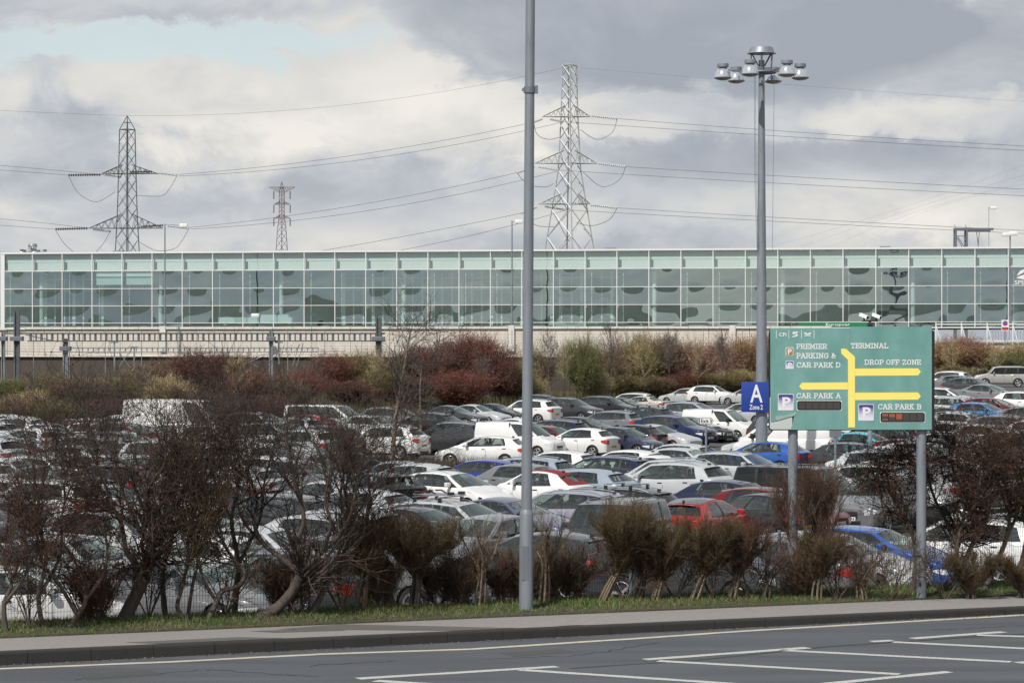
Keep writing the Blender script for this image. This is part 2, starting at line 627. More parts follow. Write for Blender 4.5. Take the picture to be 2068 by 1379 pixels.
road_line('edge_line', [(-300, 1362), (0, 1350), (345, 1336), (650, 1320.5), (950, 1305.5 + 5), (1300, 1288), (1500, 1274), (1900, 1251), (2068, 1241.5), (2400, 1224)], 0.17, line_cream)
for seg in ([(722, 1370), (1125, 1345.5)], [(758, 1374), (980, 1388)], [(1050, 1352), (1300, 1368.5), (1520, 1383)], [(1302, 1331.5), (1632, 1307.5)],
            [(1329, 1334), (1816, 1361)], [(1640, 1383), (1917, 1356)], [(1576, 1312.5), (1900, 1329), (2042, 1336)], [(1759, 1295), (1803, 1293)],
            [(1841, 1289), (2027, 1275.5)], [(1805, 1296), (2068, 1309), (2150, 1313)], [(1973, 1282), (2068, 1285), (2200, 1290)], [(2054, 1338), (2300, 1322)]):
    road_line('road_marking', seg, 0.20, line_white)
seam_m = mat('tar_seam', (0.035, 0.035, 0.037), 0.6)
road_line('road_seam', [(1150, 1349), (1400, 1333), (1660, 1306), (2000, 1283), (2400, 1262)], 0.10, seam_m, 0.0025)


rr_ = random.Random(12)
for (x0, y0, x1, y1) in ((150, 1372, 420, 1352), (420, 1352, 640, 1366), (980, 1330, 1180, 1322), (1180, 1322, 1330, 1296), (1880, 1272, 2068, 1262), (620, 1344, 800, 1334)):
    n_ = 14
    road_line('road_crack', [(x0 + (x1 - x0) * i / n_ + rr_.uniform(-5, 5), y0 + (y1 - y0) * i / n_ + rr_.uniform(-1.6, 1.6)) for i in range(n_ + 1)], 0.022, seam_m, 0.003)
repair_m = mat('road_repair', (0.066, 0.067, 0.070), 0.9, var=0.2, scale=26, bump=0.5, bscale=90)
for quad in ([(1010, 1318), (1130, 1310), (1165, 1316), (1040, 1325)], [(160, 1360), (300, 1352), (330, 1362), (180, 1372)]):
    mb = MB()
    mb.face([on_z(a, b, 0.0) + Vector((0, 0, 0.0022)) for a, b in quad])
    tag(mb.build('road_repair', repair_m), kind='structure')


def patch(name, quad):
    mb = MB()
    P = [kun(on_z(a, b, zk(kun(on_z(a, b, 0.15))[0]))) for a, b in quad]
    for i in range(8):
        f0, f1 = i / 8, (i + 1) / 8
        row = []
        for f in (f0, f1):
            for (p, q) in ((P[0], P[1]), (P[3], P[2])):
                u, n = p[0] + (q[0] - p[0]) * f, p[1] + (q[1] - p[1]) * f
                n = min(1.74, max(0.2, n))
                row.append(kp(u, n, zk(u) + 0.004))
        mb.face([row[1], row[3], row[2], row[0]])
    return tag(mb.build(name, patch_m), kind='structure')


patch('pavement_patch', [(560, 1270), (690, 1260), (1062, 1272), (960, 1283.5)])
patch('pavement_patch', [(800, 1283), (945, 1276.5), (1000, 1279), (860, 1286)])
patch('pavement_patch', [(250, 1297), (480, 1286), (600, 1295), (330, 1302)])
patch('pavement_patch', [(505, 1274), (640, 1269), (700, 1272.5), (560, 1277)])
patch('pavement_patch', [(1120, 1264), (1165, 1261.5), (1190, 1263), (1140, 1265.5)])

# grass blades on the verge
rg = np.random.default_rng(11)
NB = 54000
U = rg.uniform(-2.5, 24, NB)
NN = 1.74 + rg.uniform(0, 1, NB) ** 0.9 * 1.75
clump = 0.5 + 0.5 * np.sin(U * 2.1 + NN * 3) * np.sin(U * 0.7 + 1.3) * np.cos(NN * 2.2 + U)
Hh = (0.03 + 0.075 * rg.uniform(0, 1, NB) ** 1.6 + 0.10 * np.clip(clump - .25, 0, 1) * rg.uniform(0.1, 1, NB)) * np.where(NN < 1.95, 0.6, 1.0) * np.clip(0.55 + (NN - 1.8) * 0.33, 0.5, 1.35)
A = rg.uniform(0, 2 * np.pi, NB)
W = rg.uniform(0.004, 0.008, NB)
BX = K0.x + KE.x * U + KN.x * NN
BY = K0.y + KE.y * U + KN.y * NN
BZ = np.array([verge_z(a, b) for a, b in zip(U, NN)]) - 0.01
lx, ly = rg.normal(0, 0.45, NB) * Hh, rg.normal(0, 0.45, NB) * Hh
V = np.zeros((NB, 3, 3), np.float32)
V[:, 0] = np.stack([BX - np.cos(A) * W, BY - np.sin(A) * W, BZ], 1)
V[:, 1] = np.stack([BX + np.cos(A) * W, BY + np.sin(A) * W, BZ], 1)
V[:, 2] = np.stack([BX + lx, BY + ly, BZ + Hh], 1)


def tri_mesh(name, V, m):
    n = V.shape[0]
    k = V.shape[1]
    me = bpy.data.meshes.new(name)
    me.vertices.add(n * k)
    me.vertices.foreach_set('co', V.reshape(-1).astype(np.float32))
    me.loops.add(n * k)
    me.loops.foreach_set('vertex_index', np.arange(n * k, dtype=np.int32))
    me.polygons.add(n)
    me.polygons.foreach_set('loop_start', np.arange(0, n * k, k, dtype=np.int32))
    me.materials.append(m)
    me.update(calc_edges=True)
    return me


g = obj_from(tri_mesh('grass', V, grass_m), 'grass')
tag(g, 'rough green grass with straw tufts growing along the pavement verge', 'grass', kind='stuff')

# wooded rise behind the camera: what the glazing mirrors
mb = MB()
nn_ = 90
top, bot = [], []
for i in range(nn_):
    a = R(-150) + R(120) * i / (nn_ - 1)
    d = 900
    h = 25 + 3 * math.sin(i * 0.9) + 2.5 * math.sin(i * 2.3 + 1) + 2 * math.sin(i * 5.1)
    top.append(Vector((d * math.cos(a) * 1.15, d * math.sin(a) * 1.15, h)))
    bot.append(Vector((d * math.cos(a), d * math.sin(a), -2.3)))
mb.strip(top, bot)
mb.strip([Vector((p.x * 1.6, p.y * 1.6, -2.3)) for p in top], top)
tag(mb.build('hills', hill_m), kind='structure')


# ================================================================== STREET FURNITURE NEAR THE ROAD
def foot(px, py):
    p = on_z(px, py, 0.2)
    u, n = kun(p)
    z = verge_z(u, n)
    return Vector((p.x, p.y, z))


b = foot(1062, 1228)
t = thing('street_lamp', 'tall thick grey lamp column standing alone on the grass verge', 'street lamp', b)
k = b.y / F
mb = MB()
mb.lathe([(0.118, -0.05), (0.114, 0.05), (0.112, 0.8), (0.110, 1.52), (0.105, 1.56), (0.086, 1.62)], 28)
mb.m = 1
mb.box((-0.02, -0.112, 0.75), (0.10, 0.006, 0.55))
mb.build('base_section', [galv, galv_dark], t, 40)
mb = MB()
mb.lathe([(0.089, 1.60), (0.086, 3.0), (0.079, 8.0), (0.072, 11.6)], 28)
mb.build('shaft', galv, t, 40)
zc = CAMZ - (182 - HY) * k - b.z
mb = MB()
mb.lathe([(0.0, zc - .05), (0.098, zc - .05), (0.098, zc + .05), (0.0, zc + .05)], 20)
mb.box((0.11, -0.02, zc + .005), (0.05, 0.07, 0.13))
mb.box((-0.10, -0.02, zc), (0.05, 0.03, 0.05))
mb.build('clamp_band', galv_dark, t, 30)
mb = MB()
mb.tube([(0, 0, 11.55), (0.02, -0.1, 11.8), (0.1, -0.9, 11.95), (0.12, -1.1, 11.95)], 0.03)
mb.build('bracket_arm', galv, t, 40)
mb = MB()
mb.cbox((0.13, -1.45, 11.95), (0.28, 0.75, 0.14), 0.04)
mb.build('lantern', galv_dark, t, 40)
t.rotation_euler = (0, R(0.42), 0)


# ------------------------------------------------------------------ writing
def text_mesh(body, m, bold=0.0):
    cu = bpy.data.curves.new('lettering', 'FONT')
    cu.body = body
    cu.size = 1.0
    cu.offset = bold
    cu.extrude = 0.0
    cu.resolution_u = 3
    o = bpy.data.objects.new('lettering', cu)
    COL.objects.link(o)
    bpy.context.view_layer.update()
    me = bpy.data.meshes.new_from_object(o.evaluated_get(bpy.context.evaluated_depsgraph_get()))
    bpy.data.objects.remove(o)
    me.materials.clear()
    me.materials.append(m)
    return me


def text_in(body, x0, z0, x1, z1, y, m, name, parent, bold=0.0):
    """lettering stretched to fill a box in the x-z plane, facing -y"""
    me = text_mesh(body, m, bold)
    n = len(me.vertices)
    co = np.zeros(n * 3, np.float32)
    me.vertices.foreach_get('co', co)
    co = co.reshape(-1, 3)
    lo, hi = co.min(0), co.max(0)
    out = np.zeros_like(co)
    out[:, 0] = x0 + (co[:, 0] - lo[0]) / (hi[0] - lo[0]) * (x1 - x0)
    out[:, 2] = z0 + (co[:, 1] - lo[1]) / (hi[1] - lo[1]) * (z1 - z0)
    out[:, 1] = y
    me.vertices.foreach_set('co', out.reshape(-1))
    me.update()
    return obj_from(me, name, parent)


# slab-serif capitals drawn as strokes on a 0..1 box (advance width last)
SLAB = {
    'A': ([(.1, 0, .5, 1), (.5, 1, .9, 0), (.25, .35, .75, .35)], [(0, 0, .28), (.72, 0, .28), (.32, 1, .24)], 1.0),
    'B': ([(.18, 0, .18, 1), (.18, 1, .6, 1), (.6, 1, .76, .9), (.76, .9, .76, .62), (.76, .62, .6, .53), (.18, .53, .62, .53), (.62, .53, .82, .42), (.82, .42, .82, .1), (.82, .1, .62, 0), (.62, 0, .18, 0)], [(0, 0, .2), (0, 1, .2)], .9),
    'C': ([(.86, .8, .7, .97), (.7, .97, .4, 1), (.4, 1, .16, .82), (.16, .82, .1, .5), (.1, .5, .16, .18), (.16, .18, .4, 0), (.4, 0, .7, .03), (.7, .03, .88, .2), (.86, .7, .86, 1)], [], .95),
    'D': ([(.18, 0, .18, 1), (.18, 1, .55, 1), (.55, 1, .82, .82), (.82, .82, .88, .5), (.88, .5, .82, .18), (.82, .18, .55, 0), (.55, 0, .18, 0)], [(0, 0, .2), (0, 1, .2)], .97),
    'E': ([(.18, 0, .18, 1), (.18, 1, .8, 1), (.18, .52, .6, .52), (.18, 0, .82, 0), (.8, 1, .8, .78), (.82, 0, .82, .24), (.6, .4, .6, .64)], [(0, 0, .2), (0, 1, .2)], .88),
    'F': ([(.18, 0, .18, 1), (.18, 1, .8, 1), (.18, .5, .6, .5), (.8, 1, .8, .76), (.6, .38, .6, .62)], [(0, 0, .42), (0, 1, .2)], .84),
    'G': ([(.84, .8, .68, .97), (.68, .97, .4, 1), (.4, 1, .16, .82), (.16, .82, .1, .5), (.1, .5, .16, .18), (.16, .18, .4, 0), (.4, 0, .72, .04), (.72, .04, .84, .14), (.84, .14, .84, .46), (.58, .46, .96, .46), (.84, .72, .84, 1)], [], .98),
    'I': ([(.25, 0, .25, 1)], [(.05, 0, .4), (.05, 1, .4)], .5),
    'K': ([(.18, 0, .18, 1), (.18, .42, .74, 1), (.36, .6, .8, 0)], [(0, 0, .36), (0, 1, .36), (.62, 0, .34), (.58, 1, .34)], .98),
    'L': ([(.18, 0, .18, 1), (.18, 0, .8, 0), (.8, 0, .8, .28)], [(0, 1, .4), (0, 0, .2)], .84),
    'M': ([(.16, 0, .16, 1), (.16, 1, .55, .25), (.55, .25, .94, 1), (.94, 1, .94, 0)], [(0, 0, .34), (.78, 0, .34), (0, 1, .2), (.92, 1, .2)], 1.12),
    'N': ([(.18, 0, .18, 1), (.18, 1, .82, 0), (.82, 0, .82, 1)], [(0, 0, .36), (0, 1, .2), (.66, 1, .34)], 1.0),
    'O': ([(.5, 1, .2, .86), (.2, .86, .1, .5), (.1, .5, .2, .14), (.2, .14, .5, 0), (.5, 0, .8, .14), (.8, .14, .9, .5), (.9, .5, .8, .86), (.8, .86, .5, 1)], [], 1.0),
    'P': ([(.18, 0, .18, 1), (.18, 1, .6, 1), (.6, 1, .8, .88), (.8, .88, .8, .58), (.8, .58, .6, .45), (.6, .45, .18, .45)], [(0, 0, .4), (0, 1, .2)], .86),
    'R': ([(.18, 0, .18, 1), (.18, 1, .6, 1), (.6, 1, .78, .88), (.78, .88, .78, .6), (.78, .6, .6, .48), (.6, .48, .18, .48), (.52, .48, .8, 0)], [(0, 0, .36), (0, 1, .2), (.7, 0, .26)], .95),
    'T': ([(.45, 0, .45, 1), (.06, 1, .84, 1), (.06, 1, .06, .74), (.84, 1, .84, .74)], [(.25, 0, .4)], .9),
    'Z': ([(.12, 1, .8, 1), (.8, 1, .1, 0), (.1, 0, .82, 0), (.12, 1, .12, .76), (.82, 0, .82, .24)], [], .9),
    '&': ([(.86, .5, .6, .1), (.6, .1, .4, 0), (.4, 0, .16, .1), (.16, .1, .12, .3), (.12, .3, .55, .66), (.55, .66, .56, .88), (.56, .88, .4, 1), (.4, 1, .24, .88), (.24, .88, .26, .68), (.26, .68, .86, 0)], [(.7, .5, .3)], 1.0),
}


def slab_text(body, x0, z0, x1, z1, y, m, name, parent):
    adv = 0.0
    pos = []
    for ch in body:
        if ch == ' ':
            adv += 0.5
            continue
        pos.append((ch, adv))
        adv += SLAB[ch][2] + 0.12
    adv -= 0.12
    sx, sz = (x1 - x0) / adv, (z1 - z0)
    w = 0.155 * sz
    words, last = [[]], None
    for ch, ax in pos:
        if last is not None and ax - last > SLAB[lc][2] + 0.3:
            words.append([])
        words[-1].append((ch, ax))
        last, lc = ax, ch
    for wd in words:
        mb = MB()
        kk = 0
        for ch, ax in wd:
            st, se, _ = SLAB[ch]
            Pt = lambda px, pz: Vector((x0 + (ax + px) * sx, y, z0 + w / 2 + pz * (sz - w)))
            lines = [(Pt(a, b0), Pt(c, d)) for (a, b0, c, d) in st] + [(Pt(a, b0), Pt(a + c, b0)) for (a, b0, c) in se]
            for a, b_ in lines:
                d = (b_ - a)
                n = Vector((-d.z, 0, d.x)).normalized() * (w / 2)
                e = d.normalized() * (w * 0.35)
                yy = Vector((0, -0.00005 * (kk % 9), 0))
                kk += 1
                mb.face([a - e - n + yy, b_ + e - n + yy, b_ + e + n + yy, a - e + n + yy])
        mb.build(name, m, parent)


# ------------------------------------------------------------------ the big direction sign
SD = 45.8
sgn_o = at(1718, 1203, SD)
u_, n_ = kun(sgn_o)
sgn_o.z = verge_z(u_, n_)
sgreen = mat('sign_green', (0.138, 0.310, 0.285), 0.30, var=0.10, scale=1.7, col2=(0.185, 0.36, 0.335), stretch=(1, 1, 0.6))
syellow = mat('sign_yellow', (0.92, 0.78, 0.19), 0.4)
swhite = mat('sign_white', (0.78, 0.79, 0.78), 0.4)
sgrey = mat('sign_grey', (0.30, 0.40, 0.38), 0.5)
sbrown = mat('sign_brown', (0.34, 0.20, 0.06), 0.4)
sblue = mat('sign_blue', (0.020, 0.055, 0.30), 0.35)
led_off = mat('matrix_off', (0.05, 0.048, 0.045), 0.6, var=0.25, scale=60)
led_on = bpy.data.materials.new('matrix_lit')
led_on.use_nodes = True
led_on.node_tree.nodes['Principled BSDF'].inputs['Base Color'].default_value = (0.45, 0.10, 0.03, 1)
led_on.node_tree.nodes['Principled BSDF'].inputs['Emission Color'].default_value = (1.0, 0.22, 0.05, 1)
led_on.node_tree.nodes['Principled BSDF'].inputs['Emission Strength'].default_value = 0.12


def purple_fade(name, zlo, zhi):
    m = bpy.data.materials.new(name)
    m.use_nodes = True
    t = m.node_tree
    c = N(t, 'ShaderNodeTexCoord')
    s = N(t, 'ShaderNodeSeparateXYZ')
    t.links.new(c.outputs['Object'], s.inputs[0])
    f = math_node(t, 'DIVIDE', math_node(t, 'SUBTRACT', s.outputs[2], zlo), zhi - zlo, clamp=True)
    col = ramp(t, f, [(0.0, (0.80, 0.80, 0.86)), (0.35, (0.60, 0.58, 0.74)), (0.8, (0.10, 0.06, 0.28)), (1.0, (0.055, 0.03, 0.20))])
    t.links.new(col, t.nodes['Principled BSDF'].inputs['Base Color'])
    t.nodes['Principled BSDF'].inputs['Roughness'].default_value = 0.4
    return m


sign = thing('direction_sign', 'large green car park direction board with yellow arrows on two posts', 'road sign', sgn_o)
ks = SD / F
sx = lambda px: (px - CX) * ks - sgn_o.x
sz = lambda py: CAMZ - (py - HY) * ks - sgn_o.z


def poly(pts, y):
    mb = MB()
    mb.face([Vector((sx(a), y, sz(b_))) for a, b_ in pts])
    return mb


def slab_plate(pts, y, th, name, m, parent):
    """a plate cut to an outline, with real thickness"""
    mb = MB()
    n = len(pts)
    Fr = [Vector((sx(a), y, sz(b_))) for a, b_ in pts]
    Bk = [p + Vector((0, th, 0)) for p in Fr]
    mb.face(Fr)
    mb.face(list(reversed(Bk)))
    for i in range(n):
        j = (i + 1) % n
        mb.face([Fr[i], Bk[i], Bk[j], Fr[j]])
    return mb.build(name, m, parent)


def rrect(x0, y0, x1, y1, r, n=4):
    o = []
    for cx, cy, a in ((x1 - r, y0 + r, -90), (x1 - r, y1 - r, 0), (x0 + r, y1 - r, 90), (x0 + r, y0 + r, 180)):
        for i in range(n + 1):
            t = R(a + 90 * i / n)
            o.append((cx + r * math.cos(t), cy + r * math.sin(t)))
    return o


for px in (1603, 1863):
    mb = MB()
    mb.lathe([(0.0, -0.4), (0.086, -0.4), (0.084, sz(657) - 0.05), (0.0, sz(657) - 0.05)], 20, Matrix.Translation((sx(px), 0.13, 0)))
    mb.build('post', galv, sign, 40)
mb = MB()
mb.lathe([(0.0, sz(659)), (0.10, sz(659)), (0.10, sz(655)), (0.0, sz(655))], 20, Matrix.Translation((sx(1853), 0.13, 0)))
mb.build('post_cap', galv_dark, sign, 40)
slab_plate(rrect(1552.5, 667, 1887.5, 868.8, 5), 0.0, 0.04, 'backing_frame', black_m, sign)
slab_plate(rrect(1554.6, 800, 1600, 866.6, 4), -0.004, 0.003, 'bare_corner', mat('bare_sheet', (0.50, 0.55, 0.54), 0.4), sign)
slab_plate([(1555.4, 662.9), (1716.4, 662.3), (1716.4, 867.4), (1596, 867.4), (1600, 858), (1604.5, 836), (1594, 839.5), (1567, 850), (1556.2, 851.5)], -0.012, 0.006, 'left_panel', sgreen, sign)
slab_plate([(1716.8, 659.6), (1881.6, 659.6), (1881.6, 867.4), (1716.8, 867.4)], -0.012, 0.006, 'right_panel', sgreen, sign)
slab_plate([(1567, 849), (1566, 840), (1590, 838), (1606, 831.5), (1609, 835), (1602, 840), (1590, 842.5), (1576, 847)], -0.017, 0.004, 'torn_film', sgrey, sign)
YF = -0.016
slab_plate([(1712.2, 726.5), (1698.9, 714.0), (1698.3, 704.6), (1700, 704.2), (1708.2, 704.2), (1725.8, 720), (1726.4, 724), (1726.4, 862.8), (1712.8, 862.8)], YF, 0.003, 'arrow', syellow, sign)
slab_plate([(1726.6, 744.2), (1853.8, 743.6), (1859.5, 751), (1853.8, 758.2), (1726.6, 759)], YF, 0.003, 'arrow', syellow, sign)
slab_plate([(1726.6, 792.8), (1853.8, 792.2), (1859.5, 800), (1853.8, 807), (1726.6, 807.8)], YF, 0.003, 'arrow', syellow, sign)
slab_plate([(1712, 772), (1712.2, 786.4), (1619.5, 786.8), (1613.8, 780), (1619.5, 772.6)], YF, 0.003, 'arrow', syellow, sign)
for body, a, c, b_, d in (('PREMIER', 1608.4, 694.2, 1670, 704.8), ('PARKING &', 1608.4, 712.8, 1687.8, 723.8), ('CAR PARK D', 1608.8, 731.6, 1697, 742.4),
                          ('TERMINAL', 1718, 692.8, 1793.4, 703.6), ('DROP OFF ZONE', 1746, 726, 1859.6, 736.7), ('CAR PARK A', 1608.4, 793.5, 1697.4, 804.2), ('CAR PARK B', 1773, 815.6, 1860, 826.4)):
    slab_text(body, sx(a), sz(d), sx(b_), sz(c), YF - 0.001, swhite, 'lettering', sign)
text_in('CPi', sx(1573), sz(679.2), sx(1588), sz(671.8), YF, swhite, 'lettering', sign, 0.02)
for px in (1567.7, 1593, 1618.5, 1643.9):
    slab_plate([(px - .5, 666.8), (px + .5, 666.8), (px + .5, 683.6), (px - .5, 683.6)], YF, 0.003, 'divider', swhite, sign)
for q in ([(1601, 670), (1612.6, 669.6), (1610, 672.4), (1605, 673.2), (1604, 675), (1600, 674.4)], [(1602, 675.8), (1610.6, 674.2), (1611, 678), (1607, 680.2), (1598.6, 680.8), (1600, 678.6), (1606.4, 678), (1606.8, 676.6)],
          [(1622.6, 671), (1629, 672.4), (1631, 674.6), (1633, 672.4), (1639, 671), (1636, 675.4), (1631, 676.6), (1626, 675.4)], [(1623, 677.2), (1639, 677.2), (1637, 678.6), (1625, 678.6)]):
    slab_plate(q, YF, 0.003, 'emblem', swhite, sign)
for i, (a, c, b_, d, rr_) in enumerate(((1586.6, 701.4, 1602, 718.2, 1.2), (1586.6, 728.7, 1602.4, 745, 1.2), (1571, 795.4, 1602.6, 828.6, 2.0), (1733.2, 815.8, 1764.4, 849.2, 2.0))):
    pn = slab_plate(rrect(a, c, b_, d, rr_), YF, 0.003, 'parking_symbol', swhite, sign)
    pm = sbrown if i == 0 else purple_fade('purple_fade', sz(d), sz(c))
    slab_plate(rrect(a + 1.1, c + 1.1, b_ - 1.1, d - 1.1, rr_), YF - 0.002, 0.001, 'symbol_face', pm, pn)
    w_ = b_ - a
    text_in('P', sx(a + w_ * 0.28), sz(d - w_ * 0.2), sx(b_ - w_ * 0.2), sz(c + w_ * 0.2), YF - 0.004, swhite, 'lettering', pn, 0.03)
for i, (a, c, b_, d) in enumerate(((1608.8, 808.4, 1700.2, 829), (1777, 831.8, 1868.4, 853.2))):
    dp = slab_plate(rrect(a, c, b_, d, 3), YF, 0.003, 'matrix_display', swhite, sign)
    slab_plate(rrect(a + .9, c + .9, b_ - .9, d - .9, 4), YF - 0.002, 0.001, 'display_window', black_m, dp)
    for j in range(6):
        x0 = a + 4 + j * 14.1
        slab_plate([(x0, c + 3.2), (x0 + 12.8, c + 3.2), (x0 + 12.8, d - 3.2), (x0, d - 3.2)], YF - 0.004, 0.001, 'digit_cell', led_off, dp)
        if i == 1 and j < 3:
            cells = {0: [(1, 0, 2), (1, 5, 6)], 1: [(0, 0, 3), ], 2: [(0, 0, 5)]}[j]
            for (x_, r0, r1) in cells:
                m_ = MB()
                for r_ in range(r0, r1):
                    for c_i in range(6):
                        qx, qy = x0 + 0.5 + c_i * 2.0, c + 4.0 + r_ * 2.1
                        m_.face([Vector((sx(qx), YF - 0.0056, sz(qy + 1.6))), Vector((sx(qx + 1.6), YF - 0.0056, sz(qy + 1.6))), Vector((sx(qx + 1.6), YF - 0.0056, sz(qy))), Vector((sx(qx), YF - 0.0056, sz(qy)))])
                m_.build('lit_segment', led_on, dp)


# ------------------------------------------------------------------ high mast with six lamps, zone plate on it
def ground_at(px, d):
    x = (px - CX) * d / F
    return Vector((x, d, lot_z(x, d)))


def high_mast(base, H, name, label, nl, full=True, rad=1.75, group=None, phis=None, sc=1.0):
    t = thing(name, label, 'light mast', base, 0, group)
    mb = MB()
    mb.lathe([(0.32, 0.0), (0.29, 0.3), (0.27, 2.0), (0.135, H - 1.0), (0.135, H - 0.3)], 24)
    mb.build('mast', galv, t, 40)
    mb = MB()
    mb.lathe([(0.50, H + 0.27), (0.47, H + 0.30), (0.0, H + 0.31)], 28)
    mb.lathe([(0.66, H), (0.60, H + .02), (0.50, H + 0.27)], 28)
    mb.lathe([(0.0, H - 0.005), (0.64, H - 0.005)], 28)
    mb.build('rain_hood', galv, t, 30)
    mb = MB()
    for a in range(6):
        c, s = math.cos(a * 1.047 + .4), math.sin(a * 1.047 + .4)
        mb.tube([(c * .55, s * .55, H), (c * .5, s * .5, H - .75)], 0.025, 6)
        mb.tube([(c * .5, s * .5, H), (c * .16, s * .16, H - .55)], 0.025, 6)
    pts = [(math.cos(a * .2618) * .62, math.sin(a * .2618) * .62, H - .85) for a in range(25)]
    mb.tube(pts, 0.05, 6, False)
    mb.box((0, -0.1, H - .75), (.75, .4, .22))
    phis = phis or [60 * i for i in range(nl)]
    for p in phis:
        c, s = math.cos(R(p)), math.sin(R(p))
        mb.tube([(c * .5, s * .5, H - .82), (c * (rad - .1), s * (rad - .1), H - .72)], 0.03, 6)
    mb.build('headframe', galv_dark, t, 40)
    if full:
        for xx in (-0.36, -0.30, 0.55):
            mb = MB()
            mb.tube([(xx, -.25, H - .9), (xx * 0.9, -.25, H - 6), (xx * .75 + .05, -.25, H - 9)], 0.008, 4)
            mb.build('winch_cable', cable_m, t)
    for p in phis:
        c, s = math.cos(R(p)) * rad, math.sin(R(p)) * rad
        mb = MB()
        mb.lathe([(0.0, -.44), (.24, -.44), (.26, -.46), (.26, -.60), (.24, -.62), (.17, -.63), (.16, -.66), (0, -.66)], 18, Matrix.Translation((c, s, H)))
        lp = mb.build('lamp', galv, t, 35)
        mb = MB()
        mb.lathe([(.16, -.66), (.25, -.72), (.33, -.84), (.37, -.99), (.385, -1.08)], 24, Matrix.Translation((c, s, H)))
        mb.build('reflector', lamp_refl, lp, 40)
        mb = MB()
        mb.lathe([(.40, -1.07), (.40, -1.10), (.30, -1.16), (.15, -1.20), (0, -1.21)], 24, Matrix.Translation((c, s, H)))
        mb.build('lamp_lens', lamp_lens, lp, 40)
    return t


lamp_refl = mat('prismatic_reflector', (0.60, 0.63, 0.70), 0.16, metal=0.6, coat=0.6, var=0.3, scale=10, stretch=(3, 3, 0.2))
lamp_lens = mat('lamp_lens', (0.22, 0.20, 0.18), 0.25)
mast_b = ground_at(1538, 121.0)
mast_b.x = (1538 - CX) * 121.0 / F
mtop = CAMZ - (109 - HY) * 121.0 / F - mast_b.z
high_mast(mast_b, mtop, 'light_mast', 'tall grey mast with a ring of six hanging lamps, behind the green sign', 6, True, 1.75, None, [0, -55, -112, 180, 126, 67])

kd = 120.6 / F
zp = thing('zone_sign', 'square blue plate lettered A Zone 2 fixed to the tall mast', 'sign', (mast_b.x, 120.6, at(0, 832, 120.6).z))
hx = lambda px: (px - 1527) * kd
hz = lambda py: (832 - py) * kd
zp.location.x = (1527 - CX) * kd
mb = MB()
mb.cbox((0, 0, hz(801.5)), (60 * kd, 0.03, 61 * kd), 0.012)
mb.build('plate', sblue, zp, 30)
text_in('A', hx(1515), hz(812.6), hx(1540), hz(776.5), -0.02, swhite, 'lettering', zp, 0.012)
text_in('Zone', hx(1513.5), hz(826.8), hx(1533.5), hz(817), -0.02, swhite, 'lettering', zp, 0.012)
text_in('2', hx(1535.6), hz(826.8), hx(1540.5), hz(817), -0.02, swhite, 'lettering', zp, 0.012)
for zz in (0.35, 1.0):
    mb = MB()
    mb.lathe([(0.24, zz - .03), (0.30, zz - .03), (0.30, zz + .03), (0.24, zz + .03)], 20, Matrix.Translation((mast_b.x - zp.location.x, 0.4, 0)))
    mb.box((0.1, 0.075, zz), (0.4, 0.12, 0.05))
    mb.build('bracket', galv_dark, zp, 40)

# exit sign
ed = 112.0
eb = ground_at(1426, ed)
ex = thing('exit_sign', 'small white Exit sign with a black chevron on a grey post among cars', 'sign', eb)
ke = ed / F
ez = lambda py: CAMZ - (py - HY) * ke - eb.z
mb = MB()
mb.tube([(0, 0, 0), (0, 0, ez(845))], 0.045, 10)
mb.build('post', galv, ex, 40)
ex_x = lambda px: (px - 1426) * ke


def plate2(pts, y, th, name, m, parent):
    mb = MB()
    Fr = [Vector((ex_x(a), y, ez(b_))) for a, b_ in pts]
    Bk = [p + Vector((0, th, 0)) for p in Fr]
    mb.face(Fr)
    mb.face(list(reversed(Bk)))
    for i in range(len(pts)):
        j = (i + 1) % len(pts)
        mb.face([Fr[i], Bk[i], Bk[j], Fr[j]])
    return mb.build(name, m, parent)


plate2([(1413.4, 842.8), (1436, 842.8), (1441, 849.6), (1436, 856.8), (1413.4, 856.8), (1412.2, 855), (1412.2, 844.4)], -0.06, 0.02, 'plate', black_m, ex)
plate2([(1414, 843.8), (1435.5, 843.8), (1439.6, 849.7), (1435.5, 855.8), (1414, 855.8), (1413.2, 854.6), (1413.2, 845)], -0.064, 0.003, 'face', swhite, ex)
text_in('Exit', ex_x(1415.4), ez(853.8), ex_x(1430.8), ez(845.8), -0.068, black_m, 'lettering', ex, 0.02)
plate2([(1433, 846), (1435, 846), (1437.8, 849.7), (1435, 853.6), (1433, 853.6), (1435.4, 849.7)], -0.067, 0.002, 'chevron', black_m, ex)

